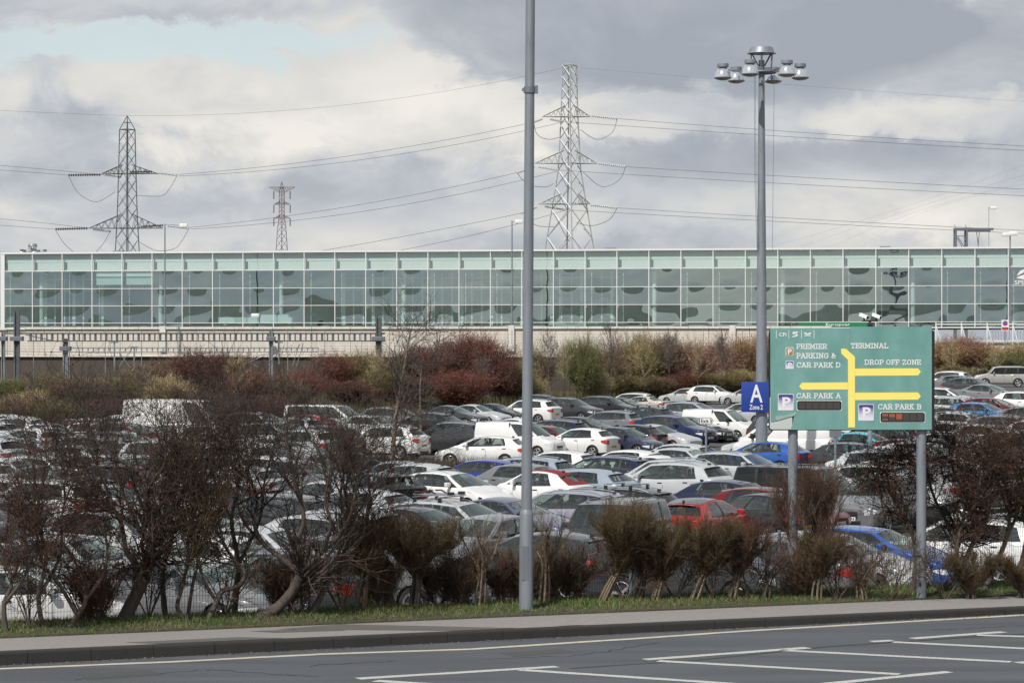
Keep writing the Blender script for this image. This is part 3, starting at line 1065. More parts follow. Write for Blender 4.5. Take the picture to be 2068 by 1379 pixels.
# camera mast behind the big sign, and a plain grey post
cd = 104.0
cb = ground_at(1757, cd)
cm = thing('camera_mast', 'grey mast with two white security cameras rising behind the green sign', 'camera mast', cb)
kc = cd / F
czv = lambda py: CAMZ - (py - HY) * kc - cb.z
mb = MB()
mb.lathe([(0.24, 0), (0.22, .2), (0.19, 1.3), (0.09, 1.9), (0.075, czv(652)), (0, czv(652))], 20)
mb.build('mast', galv, cm, 40)
mb = MB()
mb.cbox((0, 0, czv(656)), (0.20, 0.20, 0.14), 0.02)
mb.box((0, 0, czv(648)), (0.62, 0.06, 0.05))
mb.tube([(0, 0, czv(656)), (0, 0, czv(647))], 0.05, 10)
mb.build('mount', black_m, cm, 40)
for px, dx in ((1744, -1), (1770, 1)):
    cx = (px - 1757) * kc
    M = Matrix.Translation((cx, -0.05, czv(638))) @ Matrix.Rotation(R(-35 if dx > 0 else -40), 4, 'Z') @ Matrix.Rotation(R(20), 4, 'Y')
    mb = MB()
    mb.box((0, 0, 0), (0.36, 0.13, 0.12), mat=M)
    mb.m = 1
    mb.box((0, 0, 0), (0.02, 0.12, 0.10), mat=M @ Matrix.Translation((0.19, 0, -0.005)))
    mb.tube([(cx, -0.05, czv(638)), (cx * 0.9, 0, czv(647))], 0.03, 8)
    mb.build('security_camera', [white_m, black_m], cm)
pb = ground_at(1687, 98)
pp = thing('sign_post', 'slim grey post behind the white van and the green sign', 'post', pb)
mb = MB()
mb.tube([(0, 0, 0), (0, 0, 2.9)], 0.045, 12)
mb.build('shaft', galv, pp, 40)
mb = MB()
mb.box((0, -0.06, 2.55), (0.45, 0.02, 0.55))
mb.build('plate', galv_dark, pp)

# ================================================================== TERMINAL BUILDING
FA = -math.atan(0.16)
FO = Vector((-58.9, 309.4, 0))
term = thing('terminal_building', 'long glass fronted station terminal with white grid frame and green tinted panes', 'building', FO, FA)
BAY, NBAY = 3.575, 40
ROWS = [6.55, 7.15, 9.12, 11.10, 13.15, 15.12]
mb = MB()
for k in range(NBAY + 1):
    mb.box((k * BAY, -0.02, (6.5 + 15.2) / 2), (0.095 if k else 0.45, 0.16, 15.2 - 6.5))
for z in ROWS[1:-1]:
    mb.box((NBAY * BAY / 2, -0.025, z), (NBAY * BAY, 0.11, 0.075))
mb.box((NBAY * BAY / 2, -0.03, 15.22), (NBAY * BAY + .5, 0.22, 0.20))
mb.box((NBAY * BAY / 2, -0.025, 6.52), (NBAY * BAY, 0.2, 0.12))
mb.build('glazing_frame', alu_white, term)

rp = random.Random(21)


def pane(mb, x0, z0, x1, z1, amp, n=9):
    """one glazing unit, dished very slightly as sealed units are"""
    b = len(mb.v)
    ax, az_, ph = rp.uniform(-.28, .28), rp.uniform(-.3, .3), rp.uniform(0, 6.28)
    tx_, tz_ = rp.gauss(0, .0008), rp.gauss(0, .0013)
    for i in range(n + 1):
        for j in range(n + 1):
            u, v = 2 * i / n - 1, 2 * j / n - 1
            d = amp * (1 - u * u) * (1 - v * v) * (1 + ax * u + az_ * v) + tx_ * u + tz_ * v + 0.0007 * math.sin(3 * u + ph) * math.sin(2.4 * v + ph)
            mb.v.append((x0 + (x1 - x0) * (u + 1) / 2, d, z0 + (z1 - z0) * (v + 1) / 2))
    for i in range(n):
        for j in range(n):
            a = b + i * (n + 1) + j
            mb.f.append((a, a + n + 1, a + n + 2, a + 1))
            mb.mi.append(0)


for k in range(NBAY):
    mb = MB()
    for z0, z1 in zip(ROWS, ROWS[1:]):
        pane(mb, k * BAY + .06, z0 + .05, (k + 1) * BAY - .06, z1 - .05, (rp.uniform(-.0015, .003) if rp.random() < .28 else rp.uniform(0.003, 0.0078)) if z1 - z0 > 1 else 0.001)
    mb.mi = [1 if mb.v[f[0]][2] > 13.1 else 0 for f in mb.f]
    mb.build('glazing_bay', [wall_glass, clear_glass], term, 180)
mint = mat('pale_bulkhead', (0.74, 0.77, 0.765), 0.6)
mint_d = mat('grey_bulkhead', (0.60, 0.67, 0.675), 0.6)
inside_m = mat('hall_wall', (0.52, 0.56, 0.55), 0.8, var=0.2, scale=0.2)
floor_m = mat('hall_floor', (0.36, 0.38, 0.37), 0.4)
W_ = NBAY * BAY
mb = MB()
mb.box((W_ / 2, 0.42, 13.65), (W_ - .4, 0.12, 1.10))
mb.m = 1
mb.box((W_ / 2, 0.46, 14.66), (W_ - .4, 0.12, 0.92))
mb.m = 0
mb.box((W_ / 2, 0.40, 14.22), (W_ - .4, 0.14, 0.08))
for k in range(NBAY):
    mb.m = 2
    mb.box((k * BAY + .32, 0.30, 13.8), (0.2, 0.14, 0.75))
mb.build('ceiling_bulkhead', [mint, mint_d, mat('bracket_grey', (0.16, 0.19, 0.19), 0.6)], term)
mb = MB()
mb.box((W_ / 2, 13, 6.7), (W_ - .6, 25.4, 0.3))
mb.build('floor', floor_m, term)
mb = MB()
mb.box((W_ / 2, 25.6, 10.8), (W_ - .4, 0.4, 8.7))
mb.box((0.0, 12.9, 10.8), (0.3, 25.2, 8.6))
mb.box((W_, 12.9, 10.8), (0.3, 25.2, 8.6))
mb.build('wall', inside_m, term)
mb = MB()
mb.box((W_ / 2, 13, 15.24), (W_ - .2, 25.6, 0.2))
mb.m = 1
for a_, b_ in ((70, 1.1), (12, .5), (101, .6)):
    mb.box((a_, 6, 15.5), (1.2, .8, .35))
mb.build('roof', [mat('roof_membrane', (0.4, 0.4, 0.4), 0.8), galv], term)
for k in range(0, NBAY, 4):
    mb = MB()
    mb.lathe([(0.24, 6.8), (0.24, 15.1)], 16, Matrix.Translation((k * BAY + 4.0, 1.9, 0)))
    mb.build('column', mint, term, 40)
mb = MB()
for k in range(NBAY):
    if k % 4 != 1:
        mb.box((k * BAY + .62, 0.75, 9.9), (0.06, 0.06, 6.1))
mb.build('wind_post', white_m, term)
for k in (3, 4):
    mb = MB()
    mb.box((k * BAY + 1.9, 0.6, 12.3), (3.2, 0.05, 1.5))
    mb.build('roller_blind', mat('blind_cloth', (0.72, 0.78, 0.74), 0.8) if k == 3 else MATS['blind_cloth'], term)
mb = MB()
rq = random.Random(4)
for k in range(2, NBAY):
    if rq.random() < .5:
        mb.box((k * BAY + rq.uniform(0.5, 3), rq.uniform(8, 20), 8.0), (rq.uniform(1, 4), 1.0, rq.uniform(1.6, 3)))
for x in range(3, 130, 3):
    mb.box((x, 24.9, 10.6), (0.2, 0.3, 7.6))
mb.build('counters', [mat('hall_fittings', (0.42, 0.45, 0.44), 0.6)], term)
mb = MB()
mb.box((26.6 + BAY * 0.9, 1.0, 7.45), (8.6, 0.8, 0.7))
mb.box((28.2 + BAY * 1.1, 1.0, 7.95), (3.2, 0.8, 0.3))
mb.build('reception_desk', mint, term)
# inner screens and far window frames that show through in places
for ka_, kb_ in ((1, 3), (11, 20)):
    mb = MB()
    xa, xb = ka_ * BAY, kb_ * BAY
    n = int((xb - xa) / 1.15)
    for i in range(n + 1):
        mb.box((xa + i * 1.15, 4.6, 9.9), (0.16 if i % 3 else 0.34, 0.14, 6.2))
    for zz in (9.3, 11.0, 12.3):
        mb.box(((xa + xb) / 2, 4.55, zz), (xb - xa, 0.1, 0.12))
    mb.build('inner_screen', MATS['pale_bulkhead'], term)
# hire desk fascia and lettering low on the glass
fasc = mat('green_fascia', (0.02, 0.20, 0.09), 0.45)
def fx(px, y=0.0):
    """place along the facade line seen at a photo column, y metres behind it"""
    tx, c, s_ = (px - CX) / F, math.cos(FA), math.sin(FA)
    return (FO.x - s_ * y - tx * (FO.y + c * y)) / (tx * s_ - c)


mb = MB()
mb.box(((fx(1612) + fx(1752)) / 2, -0.14, 6.86), (fx(1752) - fx(1612), 0.05, 0.50))
fo_ = mb.build('fascia', fasc, term)
text_in('Europcar', fx(1668), 6.66, fx(1717), 7.02, -0.172, swhite, 'lettering', fo_, 0.01)
text_in('SPE', fx(2049), 11.22, fx(2069), 11.66, -0.03, swhite, 'lettering', term, 0.012)
mb = MB()
mb.face([(fx(2052), -.03, 11.9), (fx(2069), -.03, 11.75), (fx(2071), -.03, 12.3), (fx(2058), -.03, 12.1)])
mb.face([(fx(2053), -.03, 12.15), (fx(2066), -.03, 12.45), (fx(2071), -.03, 12.9), (fx(2060), -.03, 12.7)])
mb.build('emblem', swhite, term)
# teal fascia behind the bushes, centre
mb = MB()
mb.box(((fx(1108) + fx(1262)) / 2, 0.5, 6.86), (fx(1262) - fx(1108), 0.05, 0.55))
mb.build('fascia', mat('teal_fascia', (0.03, 0.22, 0.18), 0.45), term)

# ================================================================== RETAINING WALL IN FRONT
wall = thing('retaining_wall', 'long sunlit concrete retaining wall with stained panels below the glass terminal', 'wall', FO, FA)
wy = -17.0
mb = MB()
for i in range(24):
    x0 = -6 + i * 4.25
    dz = 0.0 if i > 3 else (3 - i) * -0.08
    mb.box((x0 + 2.1, wy, (6.35 + dz + 3.45) / 2), (4.2, 0.5, 2.9 + dz))
mb.build('panels', concrete, wall)
mb = MB()
mb.box((45, wy + .1, 2.2), (102, 0.4, 8.0))
mb.build('lower_wall', concrete_dark, wall)
mb = MB()
for i in range(48):
    x0 = -6 + i * 2.125
    dz = 0.0 if i > 7 else (7 - i) * -0.04
    mb.box((x0 + 1.05, wy - .08, 6.45 + dz), (2.09, 0.75, 0.24))
mb.build('coping', concrete_pale, wall)
mb = MB()
mb.box((45, wy - .32, 3.40), (102, 0.16, 0.12))
mb.build('string_course', concrete_pale, wall)
for px in (331, 1034, 1480):
    mb = MB()
    mb.cbox((fx(px, wy), wy - .30, 5.3), (0.65, 0.5, 2.7), 0.03)
    mb.build('pillar', concrete_pale, wall)

# fence of stretched wires in front of the wall
wf = thing('wire_fence', 'thin stretched wire fence running in front of the concrete wall', 'fence', FO, FA)
mb = MB()
for i in range(7):
    mb.box((45, wy - 4, 3.9 + i * 0.30), (101, 0.012, 0.022))
mb.build('wires', galv, wf)
for i in range(26):
    mb = MB()
    mb.box((-5 + i * 4, wy - 3.95, 3.0), (0.06, 0.06, 6.4))
    mb.build('fence_post', galv, wf)

# ================================================================== LAMPS ON THE WALL AND BEYOND
def lamp(name, label, px, py0, py1, d, arms, r=0.09, group=None):
    b = at(px, py0, d)
    k = d / F
    H = (py0 - py1) * k
    t = thing(name, label, 'lamp', b, 0, group)
    mb = MB()
    mb.lathe([(r * 1.6, 0), (r * 1.6, H * 0.08), (r, H * 0.085), (r * .7, H), (0, H)], 12)
    mb.build('column', galv, t, 40)
    for (dx, dy) in arms:
        mb = MB()
        mb.tube([(0, 0, H - .1), (dx * k * .5, -.1, H - dy * k * .5), (dx * k, -.2, H - dy * k)], r * .55, 8)
        a = mb.build('arm', galv, t, 40)
        mb = MB()
        mb.cbox((dx * k, -.2, H - dy * k), (0.85, 0.45, 0.42), 0.1)
        mb.build('lantern', white_m, a, 40)
    return t


lamp('lamp_column', 'slim lamp column on the wall pillar in front of the left pylon, one lantern', 333, 658, 452, 286, [(38, 4)])
lamp('lamp_column', 'slim lamp column on the wall just left of the thick foreground column', 1034, 656, 446, 287, [(14, 2)])
lamp('lamp_column', 'slim lamp column with two white lanterns at the right end of the terminal', 2040, 655, 470, 284, [(-9, 4), (6, 2)])
lamp('lamp_column', 'thin far mast rising over the terminal roof beside the rail gantry', 1997, 560, 418, 360, [(9, 2)], 0.05)
lamp('camera_post', 'short post with a white dome camera above the concrete wall', 524, 660, 638, 284, [(-8, -1)], 0.06)
high_mast(at(66, 760, 345), (760 - 497) * 345 / F, 'light_mast', 'distant mast head with small lamps peeping over the left end of the terminal', 5, False, 1.55, None, [0, 72, 144, 216, 288])

# ================================================================== RAILWAY GANTRIES
gd = 246.0
gk = gd / F
ga = thing('rail_gantry', 'grey railway gantry of ladder beams on steel masts before the concrete wall', 'gantry', (0, gd, 0))
gx = lambda px: (px - CX) * gk
gz = lambda py: CAMZ - (py - HY) * gk
mb = MB()
mb.box(((gx(6) + gx(778)) / 2, 0, gz(673.3)), (gx(778) - gx(6), 0.30, 0.14))
mb.box(((gx(56) + gx(778)) / 2, 0, gz(688.6)), (gx(778) - gx(56), 0.30, 0.11))
for i in range(66):
    mb.box((gx(62 + i * 10.9), 0, gz(681)), (0.11 if i % 2 else 0.2, 0.18, gz(674) - gz(688)))
mb.build('ladder_beam', gantry_steel, ga)
mb = MB()
mb.box(((gx(115) + gx(640)) / 2, 2.0, gz(702.5)), (gx(640) - gx(115), 0.25, 0.09))
mb.box(((gx(135) + gx(640)) / 2, 2.0, gz(711)), (gx(640) - gx(135), 0.2, 0.06))
for i in range(45):
    mb.box((gx(160 + i * 10.9), 2.0, gz(706.5)), (0.08, 0.12, gz(703) - gz(710.5)))
mb.tube([(gx(48), 1, gz(676)), (gx(110), 2, gz(690))], 0.05, 6)
mb.build('registration_beam', galv, ga)
for px, y0, w, m in ((35.5, 628, 11.5, gantry_steel), (765, 641, 12, gantry_steel), (130, 684, 10, galv), (548, 668, 8, galv), (8, 671, 7, galv)):
    mb = MB()
    dd = 0.6 if px in (130,) else -0.35
    for s in (-1, 1):
        mb.box((gx(px) + s * w * gk * .38, dd, (gz(y0) + 0.0) / 2), (w * gk * .24, 0.35, gz(y0)))
    mb.box((gx(px), dd, gz(y0) / 2), (w * gk * .55, 0.08, gz(y0)))
    mb.m = 1
    mb.cbox((gx(px), dd, gz(684 if y0 < 680 else 704)), (w * gk * 2.2, 0.9, 0.42), 0.04)
    mb.build('mast', [m, galv_dark], ga)
for px, y0, y1 in ((231, 690, 748), (271, 700, 748), (563, 690, 735)):
    mb = MB()
    mb.box((gx(px), 0, (gz(y0) + gz(y1)) / 2), (0.13, 0.13, gz(y0) - gz(y1)))
    mb.box((gx(px), 0, gz(y0 + 1)), (0.7, 0.3, 0.12))
    mb.build('drop_post', galv, ga)
mb = MB()
for a, b_, c, d_ in ((240, 740, 268, 700), (240, 712, 262, 742), (590, 740, 604, 695), (598, 740, 612, 693), (497, 728, 548, 709), (497, 733, 546, 713), (497, 724, 520, 742)):
    mb.tube([(gx(a), .3, gz(b_)), (gx(c), .3, gz(d_))], 0.035, 5)
mb.build('stay_rod', galv, ga)
for i, py in enumerate((711, 717)):
    mb = MB()
    mb.tube([(gx(-40), -1, gz(py - 3)), (gx(300), -1, gz(py + 3)), (gx(700), -1, gz(py - 2))], 0.022, 5)
    tag(mb.build('contact_wire', cable_m, None, loc=(0, gd, 0)), ('upper' if i == 0 else 'lower') + ' thin black contact wire strung across in front of the wall', 'wire', 'railway contact wires')

rk_ = 350.0
ga2 = thing('rail_gantry', 'dark steel portal and boom standing up behind the terminal roof at right', 'gantry', (0, rk_, 0))
k2 = rk_ / F
X2 = lambda px: (px - CX) * k2
Z2 = lambda py: CAMZ - (py - HY) * k2
for px in (1929, 1951):
    mb = MB()
    for dy in (-0.6, 0.6):
        mb.box((X2(px), dy, Z2(461) / 2), (0.24, 0.24, Z2(461)))
    for i in range(6):
        mb.tube([(X2(px), -.6, Z2(500) + i * .5), (X2(px), .6, Z2(500) + i * .5 + .5)], 0.04, 5)
    mb.build('mast', galv_dark, ga2)
mb = MB()
mb.box(((X2(1926) + X2(2006)) / 2, 0, Z2(463)), (X2(2006) - X2(1926), 0.5, 0.3))
mb.box(((X2(1955) + X2(2000)) / 2, 0, Z2(467)), (X2(2000) - X2(1955), 0.4, 0.22))
mb.box(((X2(1929) + X2(1951)) / 2, 0, Z2(477)), (X2(1951) - X2(1929), 0.1, 0.1))
for a, b_, c, d_ in ((1932, 479, 1944, 500), (1935, 479, 1948, 500), (1972, 467, 1976, 500), (1978, 467, 1975, 500)):
    mb.tube([(X2(a), 0, Z2(b_)), (X2(c), 0, Z2(d_))], 0.05, 5)
mb.build('boom', galv_dark, ga2)

# railing and notice at the right end
rl = thing('railing', 'white tubular railing on the raised roadway at the right edge', 'railing', FO, FA)
mb = MB()
x0, x1 = fx(1890, wy), fx(2140, wy)
mb.box(((x0 + x1) / 2, wy, 6.75), (x1 - x0, 0.08, 0.10))
mb.box(((x0 + x1) / 2, wy, 5.05), (x1 - x0, 0.08, 0.08))
mb.build('rail', white_m, rl)
mb = MB()
n = int((fx(2140, wy) - fx(2005, wy)) / 0.28)
for i in range(n):
    mb.box((fx(2005, wy) + i * .28, wy, 5.9), (0.05, 0.05, 1.7))
mb.build('bars', galv, rl)
for i in range(6):
    mb = MB()
    mb.box((x0 + i * 2.6, wy, 5.6), (0.10, 0.10, 2.6))
    mb.tube([(x0 + i * 2.6, wy, 6.7), (x0 + i * 2.6 + .6, wy - .3, 4.6)], 0.04, 6)
    mb.build('rail_post', white_m, rl)
rw = thing('roadway_wall', 'low pale concrete edge wall under the railing at the right', 'wall', FO, FA)
mb = MB()
mb.box(((x0 + x1) / 2 + 5, wy + .6, 2.5), (x1 - x0 + 14, 0.5, 4.6))
mb.build('wall', concrete, rw)
mb = MB()
mb.box(((x0 + x1) / 2 + 5, wy + .55, 4.86), (x1 - x0 + 14, 0.62, 0.16))
mb.build('coping', concrete_pale, rw)
nd = 262.0
npz = thing('notice', 'white no stopping notice with a red ringed blue disc above the right hedge', 'sign', at(2030, 700, nd))
kn = nd / F
mb = MB()
mb.box((0, 0.05, -1.5), (0.1, 0.08, 7.5))
mb.build('post', galv, npz)
mb = MB()
mb.box((0, 0, 43 * kn), (15 * kn, 0.03, 22 * kn))
mb.build('plate', white_m, npz)
Rx = Matrix.Rotation(R(90), 4, 'X')
mb = MB()
mb.lathe([(0, 0.02), (5.2 * kn, 0.02)], 20, Matrix.Translation((0, -0.0, 47 * kn)) @ Rx)
mb.build('ring', mat('sign_red', (0.5, 0.03, 0.05), 0.4), npz)
mb = MB()
mb.lathe([(0, 0.024), (3.8 * kn, 0.024)], 20, Matrix.Translation((0, -0.0, 47 * kn)) @ Rx)
mb.build('disc', mat('sign_violet', (0.10, 0.10, 0.42), 0.4), npz)
mb = MB()
mb.box((0, -0.02, 36.5 * kn), (13 * kn, 0.02, 5.5 * kn))
mb.build('red_panel', MATS['sign_red'], npz)


# ================================================================== PYLONS AND POWER CABLES
def pylon(label, px, d, prof, arms, m, th, peak=None, cat='pylon', plan=None, ground=-1.5):
    """prof: (photo row, half width in photo px); arms: (row of tips, left reach, right reach, row of apex)"""
    k = d / F
    Z = lambda py: CAMZ - (py - HY) * k
    t = thing('electricity_pylon', label, cat, ((px - CX) * k, d, ground))
    zs = [(Z(a) - ground, b_ * k) for a, b_ in prof]
    # carry the splay of the last segment down to the ground
    (z1, w1), (z0, w0) = zs[-2], zs[-1]
    zs.append((0.0, w0 + (w0 - w1) * (z0 / max(0.1, (z1 - z0)))))
    wz = lambda z: pl(-z, [(-a, b_) for a, b_ in zs])
    levels = [zs[0][0]]
    while levels[-1] > 0.5:
        levels.append(max(0.0, levels[-1] - max(1.5, 1.35 * wz(levels[-1]) * (1.15 if levels[-1] > 15 else 1.5))))
    cor = lambda z, i: Vector((wz(z) * math.cos(i * math.pi / 2 + .08), wz(z) * math.sin(i * math.pi / 2 + .08), z))
    mb = MB()
    for za, zb in zip(levels, levels[1:]):
        for i in range(4):
            mb.tube([cor(za, i), cor(zb, i)], th, 4, False)
            mb.tube([cor(za, i), cor(zb, i + 1)], th * .62, 4, False)
            mb.tube([cor(za, i + 1), cor(zb, i)], th * .62, 4, False)
    for i in range(4):
        mb.tube([cor(levels[0], i), cor(levels[0], i + 1)], th * .8, 4, False)
        for a in arms:
            zz = Z(a[0]) - ground
            mb.tube([cor(zz, i), cor(zz, i + 1)], th * .7, 4, False)
    if peak:
        zt = Z(peak) - ground
        for i in range(4):
            mb.tube([cor(levels[0], i), Vector((0, 0, zt))], th * .8, 4, False)
            mb.tube([cor(levels[0], i).lerp(Vector((0, 0, zt)), .5), cor(levels[0], i + 1).lerp(Vector((0, 0, zt)), .5)], th * .5, 4, False)
    mb.build('lattice_tower', m, t)
    for (py, lx_, rx_, pa) in arms:
        zb, za = Z(py) - ground, Z(pa) - ground
        for sgn, reach in ((-1, lx_), (1, rx_)):
            tip = Vector((sgn * reach * k, 0, zb))
            mb = MB()
            zr_, zrl = (za, zb)
            roots = [Vector((sgn * wz(zb) * .55, s * wz(zb) * .55, zb)) for s in (-1, 1)]
            tops = [Vector((sgn * wz(za) * .55, s * wz(za) * .55, za)) for s in (-1, 1)]
            for a_ in roots + tops:
                mb.tube([a_, tip], th * .75, 4, False)
            nseg = 5
            for s in range(2):
                for q in range(nseg):
                    f0, f1 = q / nseg, (q + .5) / nseg
                    A0, B0 = roots[s].lerp(tip, f0), tops[s].lerp(tip, f1)
                    A1 = roots[s].lerp(tip, (q + 1) / nseg)
                    mb.tube([A0, B0], th * .45, 4, False)
                    mb.tube([B0, A1], th * .45, 4, False)
            for q in range(nseg):
                mb.tube([roots[0].lerp(tip, q / nseg), roots[1].lerp(tip, (q + .6) / nseg)], th * .45, 4, False)
            mb.build('crossarm', m, t)
    return t, k, Z


def insulator(t, k, px0, pts, m, r=0.16, dy=0.0, d=500.0, n=14):
    """a string of sheds between two photo points at the pylon's distance"""
    (a, b_), (c, e) = pts
    P0 = at(a, b_, d + dy) - t.location
    P1 = at(c, e, d + dy) - t.location
    L = (P1 - P0).length
    prof = []
    for i in range(n):
        z = L * i / n
        prof += [(r * .35, z), (r * .4, z + L / n * .45), (r, z + L / n * .7), (r * .9, z + L / n * .85)]
    prof.append((r * .35, L))
    q = (P1 - P0).normalized().to_track_quat('Z', 'Y').to_matrix().to_4x4()
    mb = MB()
    mb.lathe(prof, 8, Matrix.Translation(P0) @ q)
    mb.build('insulator_string', m, t, 50)


def jumper(t, pts, d, r=0.05):
    P = [at(a, b_, d) - t.location for a, b_ in pts]
    n = len(P)
    out = []
    for i in range(n - 1):
        p0, p1, p2, p3 = P[max(i - 1, 0)], P[i], P[i + 1], P[min(i + 2, n - 1)]
        for s in range(5):
            f = s / 5
            out.append(0.5 * ((2 * p1) + (p2 - p0) * f + (2 * p0 - 5 * p1 + 4 * p2 - p3) * f * f + (3 * p1 - p0 - 3 * p2 + p3) * f ** 3))
    out.append(P[-1])
    mb = MB()
    mb.tube(out, r, 5)
    mb.build('jumper_cable', cable_m, t)


D1, D2, D3 = 520.0, 540.0, 1350.0
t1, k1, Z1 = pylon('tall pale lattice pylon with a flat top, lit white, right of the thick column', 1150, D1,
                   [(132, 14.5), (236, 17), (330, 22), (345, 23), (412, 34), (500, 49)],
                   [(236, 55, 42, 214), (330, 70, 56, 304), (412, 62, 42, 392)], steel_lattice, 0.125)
for (a, b_) in (((1193, 234), (1246, 240)), ((1208, 330), (1263, 337)), ((1192, 414), (1246, 420)),
                ((1096, 240), (1078, 247)), ((1080, 336), (1044, 349)), ((1084, 418), (1052, 431)),
                ((1110, 241), (1136, 246)), ((1086, 337), (1130, 344)), ((1100, 417), (1142, 424))):
    insulator(t1, k1, 0, (a, b_), porcelain, 0.32, -1.5 if a[0] > 1100 and a[0] < 1140 else 0, D1)
for pts in ([(1246, 241), (1236, 268), (1205, 282), (1172, 262)], [(1263, 338), (1250, 364), (1215, 377), (1178, 348)], [(1246, 421), (1230, 444), (1196, 456), (1165, 450)],
            [(1078, 248), (1085, 272), (1108, 282), (1135, 276)], [(1044, 349), (1065, 372), (1100, 378), (1118, 371)], [(1062, 440), (1085, 456), (1120, 458)]):
    jumper(t1, pts, D1, 0.055)
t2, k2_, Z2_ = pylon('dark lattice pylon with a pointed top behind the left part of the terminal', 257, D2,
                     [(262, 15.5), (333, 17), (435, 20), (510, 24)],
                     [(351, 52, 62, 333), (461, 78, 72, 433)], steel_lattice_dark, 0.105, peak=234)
for (a, b_) in (((204, 353), (138, 354)), ((318, 349), (357, 354)), ((178, 461), (112, 463)), ((338, 456), (381, 461)),
                ((210, 353), (245, 357)), ((186, 463), (224, 467)), ((308, 347), (262, 348)), ((330, 455), (285, 458))):
    insulator(t2, k2_, 0, (a, b_), porcelain_dark if a[0] in (204, 178, 308, 330) else porcelain, 0.32, 0, D2)
for pts in ([(138, 354), (158, 390), (195, 408), (232, 388)], [(357, 356), (342, 382), (325, 396), (276, 395)], [(112, 464), (128, 490), (150, 511)], [(222, 468), (210, 490), (192, 511)],
            [(381, 463), (365, 490), (350, 503), (315, 506), (280, 488)]):
    jumper(t2, pts, D2, 0.05)
t3, k3, Z3 = pylon('small far pylon with three tiers of hanging insulators, left of centre', 569, D3,
                   [(378, 3.5), (396, 5.5), (412, 5), (440, 5.5), (460, 8.5), (508, 11.5)],
                   [(378, 26, 27, 390), (413, 16, 17, 406), (441, 16, 17, 434)], steel_lattice_far, 0.17, peak=367)
for (x_, ya, yb) in ((553, 386, 402), (586, 386, 402), (553, 414, 430), (586, 414, 430), (553, 441, 457), (586, 441, 457)):
    insulator(t3, k3, 0, ((x_, ya), (x_, yb)), porcelain_dark, 0.42, 0, D3, 8)


def cable(label, p0, pm, p1, d0, d1, r=0.036, group='overhead power cables'):
    """a conductor hanging through three photo points between two distances"""
    mb = MB()
    P = []
    n = 40
    x0, xm, x1 = p0[0], pm[0], p1[0]
    for i in range(n + 1):
        x = x0 + (x1 - x0) * i / n
        y = (p0[1] * (x - xm) * (x - x1) / ((x0 - xm) * (x0 - x1)) + pm[1] * (x - x0) * (x - x1) / ((xm - x0) * (xm - x1))
             + p1[1] * (x - x0) * (x - xm) / ((x1 - x0) * (x1 - xm)))
        P.append(at(x, y, d0 + (d1 - d0) * i / n))
    mb.tube(P, r, 4, False)
    tag(mb.build('power_cable', cable_m), label, 'cable', group)


cable('thin topmost earth wire from the pale pylon to the dark pylon peak', (1136, 138), (700, 212), (257, 234), D1, D2, 0.022)
cable('thin topmost earth wire running off left from the dark pylon peak', (257, 234), (120, 229), (-40, 221), D2, D2, 0.022)
cable('faint topmost earth wire running off right from the flat pylon top', (1165, 137), (1600, 172), (2120, 209), D1, D1 - 60, 0.014)
cable('uppermost heavy cable from the pale pylon down to the dark pylon', (1078, 247), (700, 316), (357, 353), D1, D2)
cable('heavy cable close under the uppermost one, pale pylon to dark pylon', (1136, 247), (700, 327), (360, 356), D1 - 2, D2)
cable('upper of the two middle cables from the pale pylon to the dark pylon', (1044, 349), (700, 418), (381, 460), D1, D2)
cable('lower of the two middle cables from the pale pylon to the dark pylon', (1130, 345), (700, 432), (384, 463), D1 - 2, D2)
cable('upper of the two lowest cables vanishing behind the terminal roof', (1052, 431), (840, 473), (640, 508), D1, D2)
cable('lower of the two lowest cables vanishing behind the terminal roof', (1142, 425), (950, 476), (760, 514), D1 - 2, D2)
cable('upper cable of the top tier running off to the right edge', (1246, 240), (1650, 270), (2120, 298), D1, D1 - 60)
cable('lower cable of the top tier running off to the right edge', (1136, 246), (1600, 277), (2120, 307), D1 - 2, D1 - 62)
cable('upper cable of the middle tier running off to the right edge', (1263, 337), (1650, 360), (2120, 385), D1, D1 - 60)
cable('lower cable of the middle tier running off to the right edge', (1130, 344), (1600, 372), (2120, 398), D1 - 2, D1 - 62)
cable('upper cable of the lowest tier running off to the right edge', (1246, 420), (1650, 444), (2120, 468), D1, D1 - 60)
cable('lower cable of the lowest tier running off to the right edge', (1142, 424), (1600, 449), (2120, 474), D1 - 2, D1 - 62)
cable('upper of two cables leaving the dark pylon upper arm to the left', (245, 357), (120, 345), (-40, 331), D2, D2)
cable('lower of two cables leaving the dark pylon upper arm to the left', (138, 354), (60, 348), (-40, 341), D2, D2)
cable('upper of two cables leaving the dark pylon lower arm to the left', (224, 467), (120, 454), (-40, 439), D2, D2)
cable('lower of two cables leaving the dark pylon lower arm to the left', (112, 463), (40, 458), (-40, 452), D2, D2)
for i in range(4):
    cable('faint far wire slanting up to the right behind the right half', (1560 + 60 * i, 498), (1850 + 50 * i, 410 - 6 * i), (2110, 318 + 24 * i), 900, 800, 0.014, 'faint slanting far wires')

# ================================================================== BARE TREES, SHRUBS AND BRUSH
def rdir(rng):
    z = rng.uniform(-1, 1)
    a = rng.uniform(0, 2 * math.pi)
    r = math.sqrt(1 - z * z)
    return Vector((r * math.cos(a), r * math.sin(a), z))


